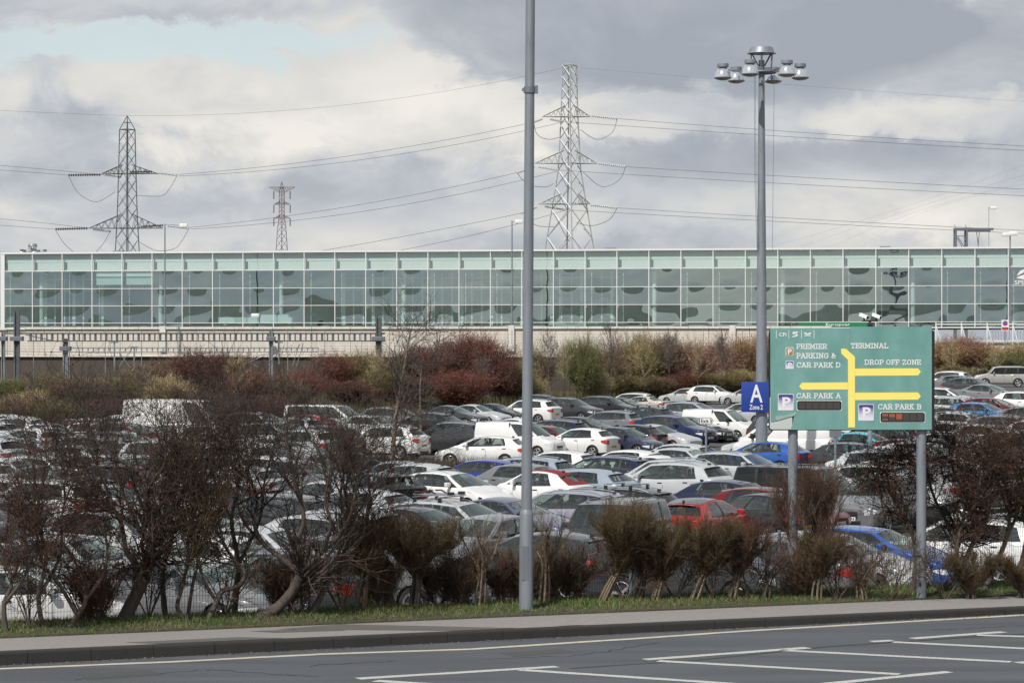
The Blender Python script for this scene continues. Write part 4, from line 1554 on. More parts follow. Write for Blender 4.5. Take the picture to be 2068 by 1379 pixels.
def grow(rng, segs, p, d, L, r, lev, sp):
    """one branch and everything that springs from it; sp = per level settings"""
    s = sp[lev]
    n = s['n']
    step = L / n
    taper = s.get('taper', 0.35)
    for i in range(n):
        d = (d + rdir(rng) * s['wob'] + Vector((0, 0, s['up']))).normalized()
        q = p + d * step
        r0, r1 = r * (1 - (1 - taper) * i / n), r * (1 - (1 - taper) * (i + 1) / n)
        segs[lev].append((p, q, r0, r1))
        if lev + 1 < len(sp) and i + 1 >= s.get('first', 1):
            nx = sp[lev + 1]
            k = s['kids'] + (1 if rng.random() < s.get('frac', 0) else 0)
            for _ in range(k):
                side = rdir(rng)
                side = (side - d * side.dot(d))
                if side.length < 1e-3:
                    continue
                side.normalize()
                a = R(rng.uniform(*nx['ang']))
                dd = (d * math.cos(a) + side * math.sin(a)).normalized()
                grow(rng, segs, q, dd, L * rng.uniform(*nx['len']), max(r1 * rng.uniform(*nx['rad']), sp[0]['rmin']), lev + 1, sp)
        p = q


def path(rng, segs, pts, r0, r1):
    """a limb drawn through given points; returns its nodes for side growth"""
    out = []
    n = len(pts)
    fine = []
    for i in range(n - 1):
        p0, p1, p2, p3 = pts[max(i - 1, 0)], pts[i], pts[i + 1], pts[min(i + 2, n - 1)]
        for s in range(4):
            f = s / 4
            fine.append(0.5 * ((2 * p1) + (p2 - p0) * f + (2 * p0 - 5 * p1 + 4 * p2 - p3) * f * f + (3 * p1 - p0 - 3 * p2 + p3) * f ** 3))
    fine.append(pts[-1])
    m = len(fine) - 1
    for i in range(m):
        ra, rb = r0 + (r1 - r0) * i / m, r0 + (r1 - r0) * (i + 1) / m
        segs[0].append((fine[i], fine[i + 1], ra, rb))
        out.append((fine[i + 1], (fine[i + 1] - fine[i]).normalized(), rb))
    return out


def seg_mesh(name, segs, m, sides=3, over=0.06):
    if not segs:
        return None
    P = np.array([(*a, *b_) for a, b_, _, _ in segs], np.float32)
    rr = np.array([(c, e) for _, _, c, e in segs], np.float32)
    A, B = P[:, :3], P[:, 3:]
    D = B - A
    Ln = np.linalg.norm(D, axis=1, keepdims=True) + 1e-9
    D = D / Ln
    B = B + D * rr[:, 1:2] * 0.5
    up = np.where(np.abs(D[:, 2:3]) < 0.9, np.array([[0, 0, 1]], np.float32), np.array([[1, 0, 0]], np.float32))
    X = np.cross(D, up)
    X /= np.linalg.norm(X, axis=1, keepdims=True) + 1e-9
    Y = np.cross(D, X)
    n = len(segs)
    V = np.zeros((n, 2, sides, 3), np.float32)
    for k in range(sides):
        t = 2 * math.pi * k / sides
        o = X * math.cos(t) + Y * math.sin(t)
        V[:, 0, k] = A + o * rr[:, 0:1]
        V[:, 1, k] = B + o * rr[:, 1:2]
    base = (np.arange(n) * 2 * sides)[:, None, None]
    k = np.arange(sides)
    q = np.stack([k, (k + 1) % sides, (k + 1) % sides + sides, k + sides], 1)[None]
    Q = (base + q).reshape(-1, 4).astype(np.int32)
    me = bpy.data.meshes.new(name)
    me.vertices.add(n * 2 * sides)
    me.vertices.foreach_set('co', V.reshape(-1))
    me.loops.add(Q.size)
    me.loops.foreach_set('vertex_index', Q.reshape(-1))
    me.polygons.add(len(Q))
    me.polygons.foreach_set('loop_start', np.arange(0, Q.size, 4, dtype=np.int32))
    me.polygons.foreach_set('use_smooth', np.ones(len(Q), bool))
    me.materials.append(m)
    me.update(calc_edges=True)
    return me


def leaf_mesh(name, segs, rng, m, per=1.0, size=(0.012, 0.03)):
    """small dry leaves and buds along the twigs"""
    tris = []
    for (a, b_, r0, r1) in segs:
        k = int(per) + (1 if rng.random() < per % 1 else 0)
        for _ in range(k):
            p = a.lerp(b_, rng.random()) + rdir(rng) * 0.01
            s = rng.uniform(*size)
            u, w = rdir(rng) * s, rdir(rng) * s * 0.6
            tris.append((p, p + u * 0.6 + w, p + u * 1.4, p + u * 0.6 - w))
    if not tris:
        return None
    V = np.array([[tuple(q) for q in t] for t in tris], np.float32)
    return tri_mesh(name, V, m)


def px_pts(base, k, pts):
    """photo offsets (right, up[, depth]) in photo pixels to metres from a foot"""
    return [Vector((p[0] * k, (p[2] if len(p) > 2 else 0) * k, p[1] * k)) for p in pts]


def make_tree(name, cat, label, base, limbs, sp, rng, tc_, bc=None, bark_m=bark, leaves=0.0, lsize=(0.012, 0.03), group=None, every=1, rz=0.0, start=0.42):
    """limbs: list of (points, r0, r1); growth springs from each limb beyond `start`"""
    t = thing(name, label, cat, base, rz, group)
    segs = [[] for _ in sp]
    for (pts, r0, r1) in limbs:
        nodes = path(rng, segs, pts, r0, r1)
        m = len(nodes)
        for i, (p, d, r) in enumerate(nodes):
            if i / m < start or i % every:
                continue
            s = sp[0]
            k = s['kids'] + (1 if rng.random() < s.get('frac', 0) else 0)
            if i == m - 1:
                k += 2
            nx = sp[1]
            for _ in range(k):
                side = rdir(rng)
                side = side - d * side.dot(d)
                side.normalize()
                a = R(rng.uniform(*nx['ang']))
                dd = (d * math.cos(a) + side * math.sin(a)).normalized()
                grow(rng, segs, p, dd, s['L'] * rng.uniform(*nx['len']), max(r * rng.uniform(*nx['rad']), s['rmin']), 1, sp)
    obj_from(seg_mesh('trunk', segs[0], bark_m, 8), 'trunk', t)
    rest = [s for l in segs[1:] for s in l]
    c = obj_from(seg_mesh('crown', rest, twig, 3), 'crown', t)
    c.color = (*tc_, 1)
    if leaves:
        lf = obj_from(leaf_mesh('leaves', segs[-1], rng, bud, leaves, lsize), 'leaves', t)
        lf.color = (*(bc or tc_), 1)
    return t


# twiggy settings: [limb, branch, twig, twiglet]
SP_TREE = [dict(L=1.22, kids=1, frac=.25, rmin=0.0040),
           dict(n=6, wob=.26, up=.08, kids=1, frac=.15, ang=(25, 65), len=(.55, 1.0), rad=(.40, .65)),
           dict(n=4, wob=.30, up=.08, kids=1, frac=.1, ang=(25, 60), len=(.42, .75), rad=(.5, .7)),
           dict(n=3, wob=.30, up=.08, kids=0, ang=(20, 55), len=(.42, .8), rad=(.55, .8))]
SP_BROOM = [dict(L=1.0, kids=2, frac=.2, rmin=0.0030),
            dict(n=5, wob=.20, up=.22, kids=2, ang=(12, 62), len=(.5, 1.0), rad=(.45, .7)),
            dict(n=4, wob=.22, up=.18, kids=1, frac=.5, ang=(15, 50), len=(.42, .75), rad=(.5, .7)),
            dict(n=3, wob=.22, up=.12, kids=0, ang=(15, 45), len=(.4, .8), rad=(.6, .8))]
SP_DENSE = [dict(L=0.74, kids=1, frac=.8, rmin=0.0030),
            dict(n=5, wob=.34, up=.06, kids=2, ang=(25, 75), len=(.6, 1.0), rad=(.40, .6)),
            dict(n=4, wob=.36, up=.05, kids=1, frac=.8, ang=(25, 65), len=(.45, .7), rad=(.5, .7)),
            dict(n=3, wob=.34, up=.03, kids=0, ang=(20, 55), len=(.4, .75), rad=(.55, .8))]
SP_THIN = [dict(L=1.2, kids=1, rmin=0.0034),
           dict(n=4, wob=.22, up=.16, kids=1, frac=.3, ang=(15, 45), len=(.5, .9), rad=(.5, .7)),
           dict(n=3, wob=.22, up=.10, kids=0, frac=.5, ang=(15, 45), len=(.4, .7), rad=(.5, .7)),
           dict(n=2, wob=.2, up=.05, kids=0, ang=(15, 45), len=(.4, .7), rad=(.6, .8))]

DARK = (0.055, 0.037, 0.029)
PURPLE = (0.065, 0.036, 0.024)
OLIVE = (0.105, 0.072, 0.036)
REDB = (0.095, 0.052, 0.034)
TAN = (0.15, 0.10, 0.065)


def hedge_foot(px, py):
    p = on_z(px, py, 0.25)
    u, n = kun(p)
    p.z = verge_z(u, n) - 0.05
    return p, p.y / F


def T(name, label, px, py, limbs, sp, seed, tcol, bark_m=bark, cat='tree', back=0.0, **kw):
    b, k = hedge_foot(px, py)
    if back:      # farther from the road, along the same line of sight
        b *= 1 + back / b.y
        b.z = verge_z(*kun(b)) - .05
        k = b.y / F
    rng = random.Random(seed)
    Ls = [(px_pts(b, k, pts), r0, r1) for pts, r0, r1 in limbs]
    return make_tree(name, cat, label, b, Ls, sp, rng, tcol, bark_m=bark_m, **kw)


HG = 'bare hedge trees along the verge'
# left hand trees, limbs traced from the photograph with their own spread in depth
T('bare_tree', 'bare gnarled tree leaning right from a thick pale trunk, left on the verge', 248, 1247,
  [([(0, 0), (18, 38, 5), (40, 82, 0), (54, 130, -6), (62, 180, -8)], .115, .075),
   ([(62, 180, -8), (52, 215, -20), (50, 262, -30), (38, 300, -20), (-30, 340, 5), (-70, 380, 25)], .06, .018),
   ([(62, 180, -8), (88, 205, 10), (104, 235, 26), (124, 262, 30), (140, 300, 46), (162, 345, 40)], .055, .016),
   ([(50, 262, -30), (70, 290, -45), (92, 320, -60), (96, 370, -70)], .036, .014),
   ([(40, 82, 0), (20, 118, 15), (2, 145, 25), (-8, 195, 35), (-22, 222, 30), (-75, 222, 40), (-120, 250, 30)], .055, .016),
   ([(-22, 222, 30), (-38, 262, 50), (-60, 305, 60), (-62, 350, 70)], .034, .014),
   ([(54, 130, -6), (78, 150, -20), (84, 175, -28), (80, 215, -40)], .034, .014),
   ([(-8, 195, 35), (-26, 235, -10), (-92, 290, -40), (-128, 330, -50)], .03, .012)],
  SP_TREE, 1, DARK, group=HG, leaves=.25, bc=(0.045, 0.018, 0.018))
T('bare_tree', 'bare tree with a low leaning trunk forking into a wide bowl of branches', 520, 1240,
  [([(0, 0), (40, 22, 4), (72, 58, 0), (86, 92, -4)], .095, .070),
   ([(86, 92, -4), (50, 120, 15), (10, 150, 25), (-8, 190, 20), (-4, 240, 35), (-22, 300, 30), (-10, 350, 40)], .05, .014),
   ([(86, 92, -4), (82, 150, -18), (96, 200, -30), (88, 250, -40), (72, 310, -50), (60, 370, -50)], .05, .014),
   ([(86, 92, -4), (130, 135, 10), (168, 172, 20), (190, 220, 24), (200, 280, 30), (214, 330, 40)], .05, .014),
   ([(130, 135, 10), (150, 190, -20), (140, 240, -36), (150, 300, -50)], .034, .012),
   ([(10, 150, 25), (-30, 190, 45), (-48, 240, 55), (-40, 300, 60)], .03, .012)],
  SP_TREE, 2, DARK, group=HG)
T('bare_tree', 'slender bare tree rising from the verge behind the bowl shaped tree', 625, 1236,
  [([(0, 0), (22, 40), (40, 82, 8), (58, 130, 12), (70, 190, 10), (62, 250, 16), (76, 320, 10)], .055, .014),
   ([(40, 82, 8), (66, 118, 24), (100, 150, 40), (112, 200, 50), (120, 250, 50)], .035, .012)],
  SP_TREE, 3, DARK, group=HG)
T('bare_tree', 'twisted bare tree with a hooked side branch between the two leaning trunks', 420, 1245,
  [([(0, 0), (18, 40), (28, 60, 5), (62, 72, 10), (72, 98, 12), (50, 125, 14), (30, 160, 10), (22, 220, 5), (40, 280, 10)], .05, .013),
   ([(18, 40), (-6, 80, -10), (-18, 130, -15), (-30, 190, -20), (-20, 250, -25)], .03, .012)],
  SP_TREE, 4, DARK, group=HG)
T('bare_tree', 'pair of smooth olive stems standing upright right of the thickest trunk', 372, 1246,
  [([(0, 0), (-14, 30), (-4, 70), (4, 110), (8, 170), (-4, 240)], .04, .012), ([(6, 0, 6), (12, 50, 8), (22, 100, 8), (40, 170, 12), (46, 250, 14)], .035, .011)],
  SP_BROOM, 5, OLIVE, group=HG)
T('bare_tree', 'dark bushy tree with red buds filling the lower left corner', 138, 1262,
  [([(0, 0), (18, 30), (34, 62, 6), (20, 120, 10), (-8, 170, 5)], .05, .014), ([(18, 30), (-14, 90, -12), (-50, 140, -20), (-60, 200, -24)], .034, .012), ([(34, 62, 6), (66, 110, 20), (74, 170, 30), (50, 230, 30)], .034, .012)],
  SP_DENSE, 6, PURPLE, group=HG, leaves=.35, bc=(0.075, 0.022, 0.014), lsize=(.012, .028))
T('bare_tree', 'dark red budded shrub cut by the left edge of the picture', 12, 1270,
  [([(0, 0), (-4, 60), (10, 110, 8), (-20, 170, 8)], .05, .013), ([(-4, 60), (40, 120, -10), (62, 180, -15)], .034, .012), ([(10, 110, 8), (34, 180, 16), (30, 250, 10)], .03, .012)],
  SP_DENSE, 7, PURPLE, group=HG, leaves=.35, bc=(0.075, 0.022, 0.014), lsize=(.012, .028))
T('bare_tree', 'thin grey stems of a straggly tree above the red budded shrub, far left', 88, 1264,
  [([(0, 0), (-10, 70), (6, 150), (-14, 230), (0, 310), (-6, 360)], .04, .012), ([(-10, 70), (30, 150, 20), (34, 240, 26), (60, 310, 30)], .03, .01)],
  SP_TREE, 8, DARK, group=HG)
T('bare_tree', 'bare spreading tree behind the gnarled one, hiding the white van', 330, 1236,
  [([(0, 0, 30), (-6, 90, 34), (14, 170, 40), (0, 250, 50), (20, 330, 50)], .05, .013), ([(-6, 90, 34), (-50, 170, 50), (-90, 250, 60), (-110, 330, 60)], .036, .012), ([(14, 170, 40), (60, 240, 60), (100, 320, 66)], .032, .012)],
  SP_TREE, 9, DARK, group=HG)

T('bare_tree', 'upright bare tree far back in the hedge left of the bowl shaped one', 470, 1232,
  [([(0, 0, 30), (8, 100, 30), (-6, 190, 36), (10, 280, 40), (0, 350, 40)], .05, .013), ([(8, 100, 30), (50, 190, 44), (60, 270, 50), (80, 340, 50)], .034, .012), ([(-6, 190, 36), (-40, 270, 30), (-46, 340, 30)], .03, .012)],
  SP_TREE, 10, DARK, group=HG)
T('bare_tree', 'bare tree standing last before the clipped shrubs, arching over the dark one', 690, 1230,
  [([(0, 0, 16), (-6, 90, 18), (16, 170, 20), (6, 250, 24), (30, 310, 24)], .045, .013), ([(-6, 90, 18), (40, 160, 30), (60, 230, 34)], .03, .012)],
  SP_TREE, 12, DARK, group=HG)

SG = 'clipped shrubs along the verge'


def broom(label, px, py, top, wid, lean, seed, tcol, nst=6, bark_m=bark_grey, sp=SP_BROOM, leaves=0.0, bc=None, fork=0.34, L=None, stem_r=.021, name='shrub', spread=15, every=1):
    """a many stemmed shrub: a bundle of stems that flares into a broom"""
    b, k = hedge_foot(px, py)
    rng = random.Random(seed)
    H = (py - top)
    limbs = []
    for i in range(nst):
        a = 2 * math.pi * i / nst + rng.uniform(-.3, .3)
        s0, s1 = (min(spread * .75, 9.0), spread * .42) if spread < 20 else (3.0, spread * .55)
        f = fork * H
        x0, y0 = math.cos(a) * s0, math.sin(a) * s0
        x1, y1 = lean + math.cos(a) * s1, math.sin(a) * s1
        w = wid * .27
        limbs.append(([(x0, 0, y0), (x0 + (x1 - x0) * .5 + rng.uniform(-2, 2), f * .5, (y0 + y1) / 2), (x1, f, y1),
                       (lean * 1.15 + math.cos(a) * w * .6 + rng.uniform(-4, 4), f + (H - f) * .26, math.sin(a) * w * .6), (lean * 1.25 + math.cos(a) * w * 1.15 + rng.uniform(-6, 6), f + (H - f) * rng.uniform(.42, .56), math.sin(a) * w * 1.15)], stem_r, stem_r * .5))
    sp2 = [dict(s) for s in sp]
    sp2[0]['L'] = L or (H * k * 0.27)
    return make_tree(name, 'shrub', label, b, [(px_pts(b, k, p), r0, r1) for p, r0, r1 in limbs], sp2, rng, tcol, bark_m=bark_m, group=SG, leaves=leaves, bc=bc, start=max(.22, fork * .72), every=every)


broom('dark clipped shrub on a straight bundle of brown stems, left of the stump like one', 727, 1226, 1020, 150, 12, 21, OLIVE, 5, fork=.42)
broom('broad olive brown shrub on a short thick black trunk, left of the grey column', 838, 1222, 1035, 200, 4, 22, OLIVE, 7, bark_m=bark, fork=.40, stem_r=.03, spread=16)
broom('twiggy pale stemmed shrub with seed heads just left of the grey column', 968, 1218, 1015, 120, 6, 23, TAN, 4, sp=SP_THIN, fork=.36)
broom('low red brown thicket filling the gap behind the grey column', 1010, 1212, 1085, 150, 0, 24, REDB, 5, bark_m=bark, fork=.2, every=2)
broom('upright tan shrub on three pale stems just right of the grey column', 1098, 1212, 1000, 120, 4, 25, TAN, 4, sp=SP_THIN, fork=.40)
broom('brown thicket between the tan shrub and the leaning broom', 1165, 1206, 1090, 130, 0, 26, DARK, 5, bark_m=bark, fork=.2, every=2)
broom('olive broom shrub on a straw coloured bundle leaning right, first of the pale bundles', 1214, 1206, 1004, 150, 36, 27, OLIVE, 7, fork=.36)
broom('dense olive shrub spilling over between the first two pale bundles', 1290, 1203, 1020, 130, 10, 28, OLIVE, 5, bark_m=bark, fork=.3)
broom('olive shrub on an upright straw coloured bundle below the red car', 1322, 1204, 1060, 120, 14, 29, OLIVE, 6, fork=.36)
broom('olive shrub on a right leaning bundle, third of the pale bundles', 1400, 1202, 1030, 150, 24, 30, OLIVE, 6, fork=.36)
broom('dark brown shrub on a bundle of twisted stems, fourth bundle from the column', 1478, 1200, 1045, 130, 14, 31, REDB, 6, fork=.4)
broom('sparse grey shrub with thin crossing stems left of the left sign post', 1546, 1199, 1090, 90, 4, 32, DARK, 4, sp=SP_THIN, bark_m=bark, fork=.3)
T('shrub', 'large vase shaped red brown shrub on a crooked trunk at the left sign post', 1578, 1199,
  [([(0, 0), (18, 22), (34, 44, 4), (60, 62, 6), (76, 92, 4)], .06, .045), ([(34, 44, 4), (28, 90, 12), (14, 130, 20), (10, 165, 24)], .034, .014),
   ([(60, 62, 6), (52, 110, -14), (44, 150, -20), (46, 175, -20)], .034, .014), ([(76, 92, 4), (92, 130, 10), (100, 165, 14)], .03, .013), ([(76, 92, 4), (70, 130, 24), (76, 170, 26)], .03, .013)],
  [dict(SP_BROOM[0], L=.62, kids=2, frac=.6)] + SP_BROOM[1:], 33, REDB, cat='shrub', group=SG, back=.4)
broom('slim brown shrub right of the vase shaped one, pale split stems', 1648, 1198, 1060, 100, 6, 34, OLIVE, 4, fork=.4)
broom('thin reddish shrub in front of the silver car nose', 1742, 1197, 1070, 90, -6, 35, REDB, 4, sp=SP_THIN, fork=.3)
broom('brown undergrowth under the dark clipped shrub', 770, 1222, 1115, 110, -3, 301, OLIVE, 6, bark_m=bark, fork=.15, every=2, stem_r=.010, spread=26, L=.42)
broom('rust brown undergrowth right of the short black trunk', 885, 1217, 1110, 120, -2, 302, DARK, 6, bark_m=bark, fork=.15, every=2, stem_r=.010, spread=26, L=.42)
broom('tangled brown undergrowth under the seed headed shrub', 935, 1214, 1120, 120, -3, 303, TAN, 6, bark_m=bark, fork=.15, every=2, stem_r=.010, spread=26, L=.42)
broom('brown undergrowth at the foot of the grey column', 1045, 1210, 1120, 110, 8, 304, OLIVE, 6, bark_m=bark, fork=.15, every=2, stem_r=.010, spread=26, L=.42)
broom('brown undergrowth under the tan shrub', 1125, 1205, 1110, 120, 6, 305, OLIVE, 6, bark_m=bark, fork=.15, every=2, stem_r=.010, spread=26, L=.42)
broom('dark undergrowth below the bowl shaped tree', 580, 1232, 1130, 120, -3, 309, REDB, 6, bark_m=bark, fork=.15, every=2, stem_r=.010, spread=26, L=.42)
broom('dark undergrowth between the red budded trees', 195, 1253, 1140, 120, -3, 311, REDB, 6, bark_m=bark, fork=.15, every=2, stem_r=.010, spread=26, L=.42)
broom('brown undergrowth between the left sign post and the split stems', 1620, 1194, 1110, 90, -3, 313, TAN, 6, bark_m=bark, fork=.15, every=2, stem_r=.010, spread=26, L=.42)
broom('low green brown thicket under the right hand trees', 1960, 1192, 1085, 150, 0, 36, OLIVE, 6, bark_m=bark, fork=.2)
broom('low green brown thicket at the right edge of the picture', 2062, 1190, 1090, 140, 0, 37, OLIVE, 6, bark_m=bark, fork=.2)

TG = 'wild low branches in the hedge'
for (px, py, top, label) in (
        (60, 1262, 1120, 'low criss crossed bare branches at the far left corner'),
        (170, 1254, 1120, 'low criss crossed bare branches between the red budded shrubs'),
        (300, 1244, 1115, 'low criss crossed bare branches right of the thick trunk foot'),
        (455, 1240, 1110, 'low criss crossed bare branches left of the bowl shaped tree'),
        (600, 1236, 1110, 'low criss crossed bare branches right of the bowl shaped tree'),
        (690, 1229, 1100, 'low criss crossed bare branches left of the dark clipped shrub'),
        (1260, 1205, 1085, 'thin wild branches right of the first pale bundle'),
        (1365, 1202, 1085, 'thin wild branches left of the third pale bundle'),
        (1440, 1201, 1085, 'thin wild branches right of the third pale bundle'),
        (1515, 1199, 1080, 'thin wild branches left of the sparse grey shrub'),
        (1690, 1197, 1090, 'thin wild branches between the two sign posts'),
        (1800, 1196, 1090, 'thin wild branches left of the right sign post'),
        (1910, 1193, 1085, 'thin wild branches below the leaning dark tree'),
        ):
    b, k = hedge_foot(px, py)
    rng = random.Random(px)
    H = py - top
    limbs = []
    for q in range(6):
        dx = rng.uniform(-75, 75)
        limbs.append((px_pts(b, k, [(0, 0, 0), (dx * .4, H * .35, rng.uniform(-10, 10)), (dx, H * rng.uniform(.6, .95), rng.uniform(-20, 20))]), .014, .006))
    make_tree('wild_shrub', 'shrub', label, b, limbs, [dict(SP_TREE[0], L=.55)] + SP_TREE[1:], rng, rng.choice((DARK, REDB, OLIVE)), group=TG, start=.2, every=2)

RG = 'dense dark trees at the right of the verge'
for (label, px, py, limbs, sd, L_) in (
        ('dark red twigged tree with a bare slim trunk left of the right sign post', 1842, 1197, [([(0, 0), (8, 60), (4, 110, 6), (-10, 150, 10), (-40, 200, 14), (-50, 250, 10)], .055, .016), ([(4, 110, 6), (24, 160, -14), (20, 220, -20), (6, 280, -20)], .04, .014), ([(-10, 150, 10), (-56, 180, -16), (-74, 215, -20)], .034, .012)], 41, .52),
        ('dense dark red tree on a trunk leaning right from the right sign post', 1888, 1196, [([(0, 0), (28, 24), (44, 50, 3), (46, 100, 6), (58, 150, 8), (66, 200, 10)], .062, .022), ([(46, 100, 6), (24, 150, 20), (0, 200, 24), (-14, 260, 20)], .04, .014), ([(58, 150, 8), (84, 190, -14), (88, 250, -18)], .036, .013), ([(66, 200, 10), (40, 250, 18), (30, 300, 10)], .03, .012)], 42, .52),
        ('dense dark tree with a stout knotted trunk, second from the right edge', 1935, 1192, [([(0, 0), (6, 34), (18, 70, 4), (34, 110, 6), (38, 160, 8), (30, 220, 10)], .065, .02), ([(34, 110, 6), (66, 160, 18), (70, 230, 22)], .04, .014), ([(38, 160, 8), (10, 210, -20), (14, 270, -24)], .034, .012)], 43, .52),
        ('dense dark tree on a slender leaning trunk near the right edge', 1988, 1190, [([(0, 0), (26, 60), (46, 110, 4), (52, 160, 6), (44, 220, 8), (50, 270, 10)], .055, .016), ([(46, 110, 4), (74, 170, 16), (78, 240, 20)], .036, .013), ([(52, 160, 6), (24, 220, -16), (20, 280, -20)], .034, .012)], 44, .52),
        ('dense dark tree at the right edge, crown cut by the frame', 2044, 1188, [([(0, 0), (18, 50), (30, 110, 4), (24, 170, 6), (36, 240, 8), (30, 300, 8)], .06, .016), ([(30, 110, 4), (60, 180, 16), (66, 260, 20)], .036, .013)], 45, .52)):
    T('dark_tree', label, px, py, limbs, [dict(SP_DENSE[0], L=L_ * 1.25, kids=2, frac=.3)] + SP_DENSE[1:], sd, (0.060, 0.035, 0.024), group=RG, leaves=.8, bc=(0.085, 0.036, 0.018), lsize=(.010, .024), start=.42, back=1.15)

# young tree standing in the car park, left of centre, and its thin neighbour
SP_SAP = [dict(L=2.0, kids=1, frac=.4, rmin=0.010),
          dict(n=5, wob=.22, up=.10, kids=1, frac=.4, ang=(40, 75), len=(.5, 1.0), rad=(.4, .55)),
          dict(n=4, wob=.26, up=.06, kids=1, frac=.3, ang=(25, 60), len=(.4, .7), rad=(.5, .7)),
          dict(n=3, wob=.25, up=.03, kids=0, ang=(20, 50), len=(.4, .7), rad=(.6, .8))]
for (label, px, d, pts, r0, sd) in (('young bare tree on a pale trunk rising among the parked cars left of centre', 792, 121.0, [(0, 0), (3, 60), (12, 140), (24, 205), (34, 265)], .13, 51),
                                    ('thin dark young tree close right of the pale trunked one', 848, 135.0, [(0, 0), (2, 60), (0, 130), (4, 180)], .07, 52)):
    b = ground_at(px, d)
    k = d / F
    make_tree('young_tree', 'tree', label, b, [(px_pts(b, k, pts), r0, .02)], [dict(SP_SAP[0], L=2.4 if sd == 51 else 1.5)] + SP_SAP[1:], random.Random(sd), (0.07, 0.058, 0.05), bark_m=bark_grey, leaves=.15, bc=(0.06, .03, .03), lsize=(.03, .06), start=.22)

# ------------------------------------------------------------------ hedge of bushes behind the car park
PROTO = {}


def proto(kind, seed):
    rng = random.Random(seed)
    sp = {'bush': [dict(L=.5, kids=3, rmin=0.0023), dict(n=4, wob=.25, up=.14, kids=2, ang=(15, 55), len=(.6, 1.0), rad=(.5, .7)),
                   dict(n=4, wob=.28, up=.12, kids=2, ang=(15, 55), len=(.45, .75), rad=(.5, .7)), dict(n=2, wob=.25, up=.10, kids=0, ang=(15, 50), len=(.4, .8), rad=(.6, .8))],
          'tree': [dict(L=.42, kids=2, frac=.3, rmin=0.0022), dict(n=4, wob=.2, up=.14, kids=1, frac=.7, ang=(30, 60), len=(.6, 1.0), rad=(.35, .5)),
                   dict(n=4, wob=.24, up=.10, kids=1, frac=.6, ang=(20, 50), len=(.45, .7), rad=(.5, .7)), dict(n=2, wob=.2, up=.08, kids=0, ang=(15, 50), len=(.4, .7), rad=(.6, .8))]}[kind]
    limbs = []
    if kind == 'bush':
        for i in range(7):
            a = 2 * math.pi * i / 7 + rng.uniform(-.4, .4)
            rr = rng.uniform(.12, .34)
            limbs.append(([Vector((math.cos(a) * .06, math.sin(a) * .06, 0)), Vector((math.cos(a) * rr * .6, math.sin(a) * rr * .6, .3)), Vector((math.cos(a) * rr, math.sin(a) * rr, rng.uniform(.5, .72)))], .009, .004))
    else:
        limbs.append(([Vector((0, 0, 0)), Vector((.01, 0, .35)), Vector((-.01, .01, .65)), Vector((.0, .0, .93))], .014, .004))
    segs = [[] for _ in sp]
    for (pts, r0, r1) in limbs:
        nodes = path(rng, segs, pts, r0, r1)
        m = len(nodes)
        for i, (p, d, r) in enumerate(nodes):
            if i / m < (.12 if kind == 'bush' else .30):
                continue
            for _ in range(sp[0]['kids']):
                side = rdir(rng)
                side = (side - d * side.dot(d)).normalized()
                a = R(rng.uniform(*sp[1]['ang']))
                f = 1.0 if kind == 'bush' else (1.15 - .75 * i / m)
                grow(rng, segs, p, (d * math.cos(a) + side * math.sin(a)).normalized(), sp[0]['L'] * f * rng.uniform(*sp[1]['len']), max(r * rng.uniform(*sp[1]['rad']), sp[0]['rmin']), 1, sp)
    zmax = max(s[1].z for l in segs for s in l)
    segs = [[(a / zmax, b_ / zmax, c / zmax, e / zmax) for a, b_, c, e in l] for l in segs]
    rest = [s for l in segs[1:] for s in l]
    return (seg_mesh('trunk', segs[0], bark, 5), seg_mesh('crown', rest, twig, 3),
            leaf_mesh('leaves', segs[-1], rng, bud, .8 if kind == 'bush' else .15, (.006, .014)))


for i in range(4):
    PROTO['bush', i] = proto('bush', 100 + i)
for i in range(3):
    PROTO['tree', i] = proto('tree', 200 + i)

C_OLIVE, C_GREEN, C_RED, C_PURP, C_BRN, C_ORG, C_PINK, C_STRAW, C_GREY = ((0.20, 0.165, 0.075), (0.165, 0.165, 0.07), (0.17, 0.066, 0.045), (0.13, 0.060, 0.046),
                                                                         (0.19, 0.135, 0.085), (0.31, 0.20, 0.11), (0.29, 0.17, 0.135), (0.36, 0.29, 0.16), (0.14, 0.115, 0.10))


def hedge_plant(kind, i, px, top, d, width, col, label, group, lcol=None):
    x = (px - CX) * d / F
    z = max(bank_z(x, d), -1.4) - 0.15
    H = (CAMZ - (top - HY) * d / F) - z
    t = thing('bush' if kind == 'bush' else 'young_tree', label, 'bush' if kind == 'bush' else 'tree', (x, d, z), random.Random(px * 7 + i).uniform(0, 6.28), group)
    tr, cr, lv = PROTO[kind, i]
    w = width * d / F
    t.scale = (w, w, H)
    obj_from(tr, 'trunk', t)
    c = obj_from(cr, 'crown', t)
    c.color = (*col, 1)
    l = obj_from(lv, 'leaves', t)
    l.color = (*(lcol or [v * 1.15 for v in col]), 1)
    return t


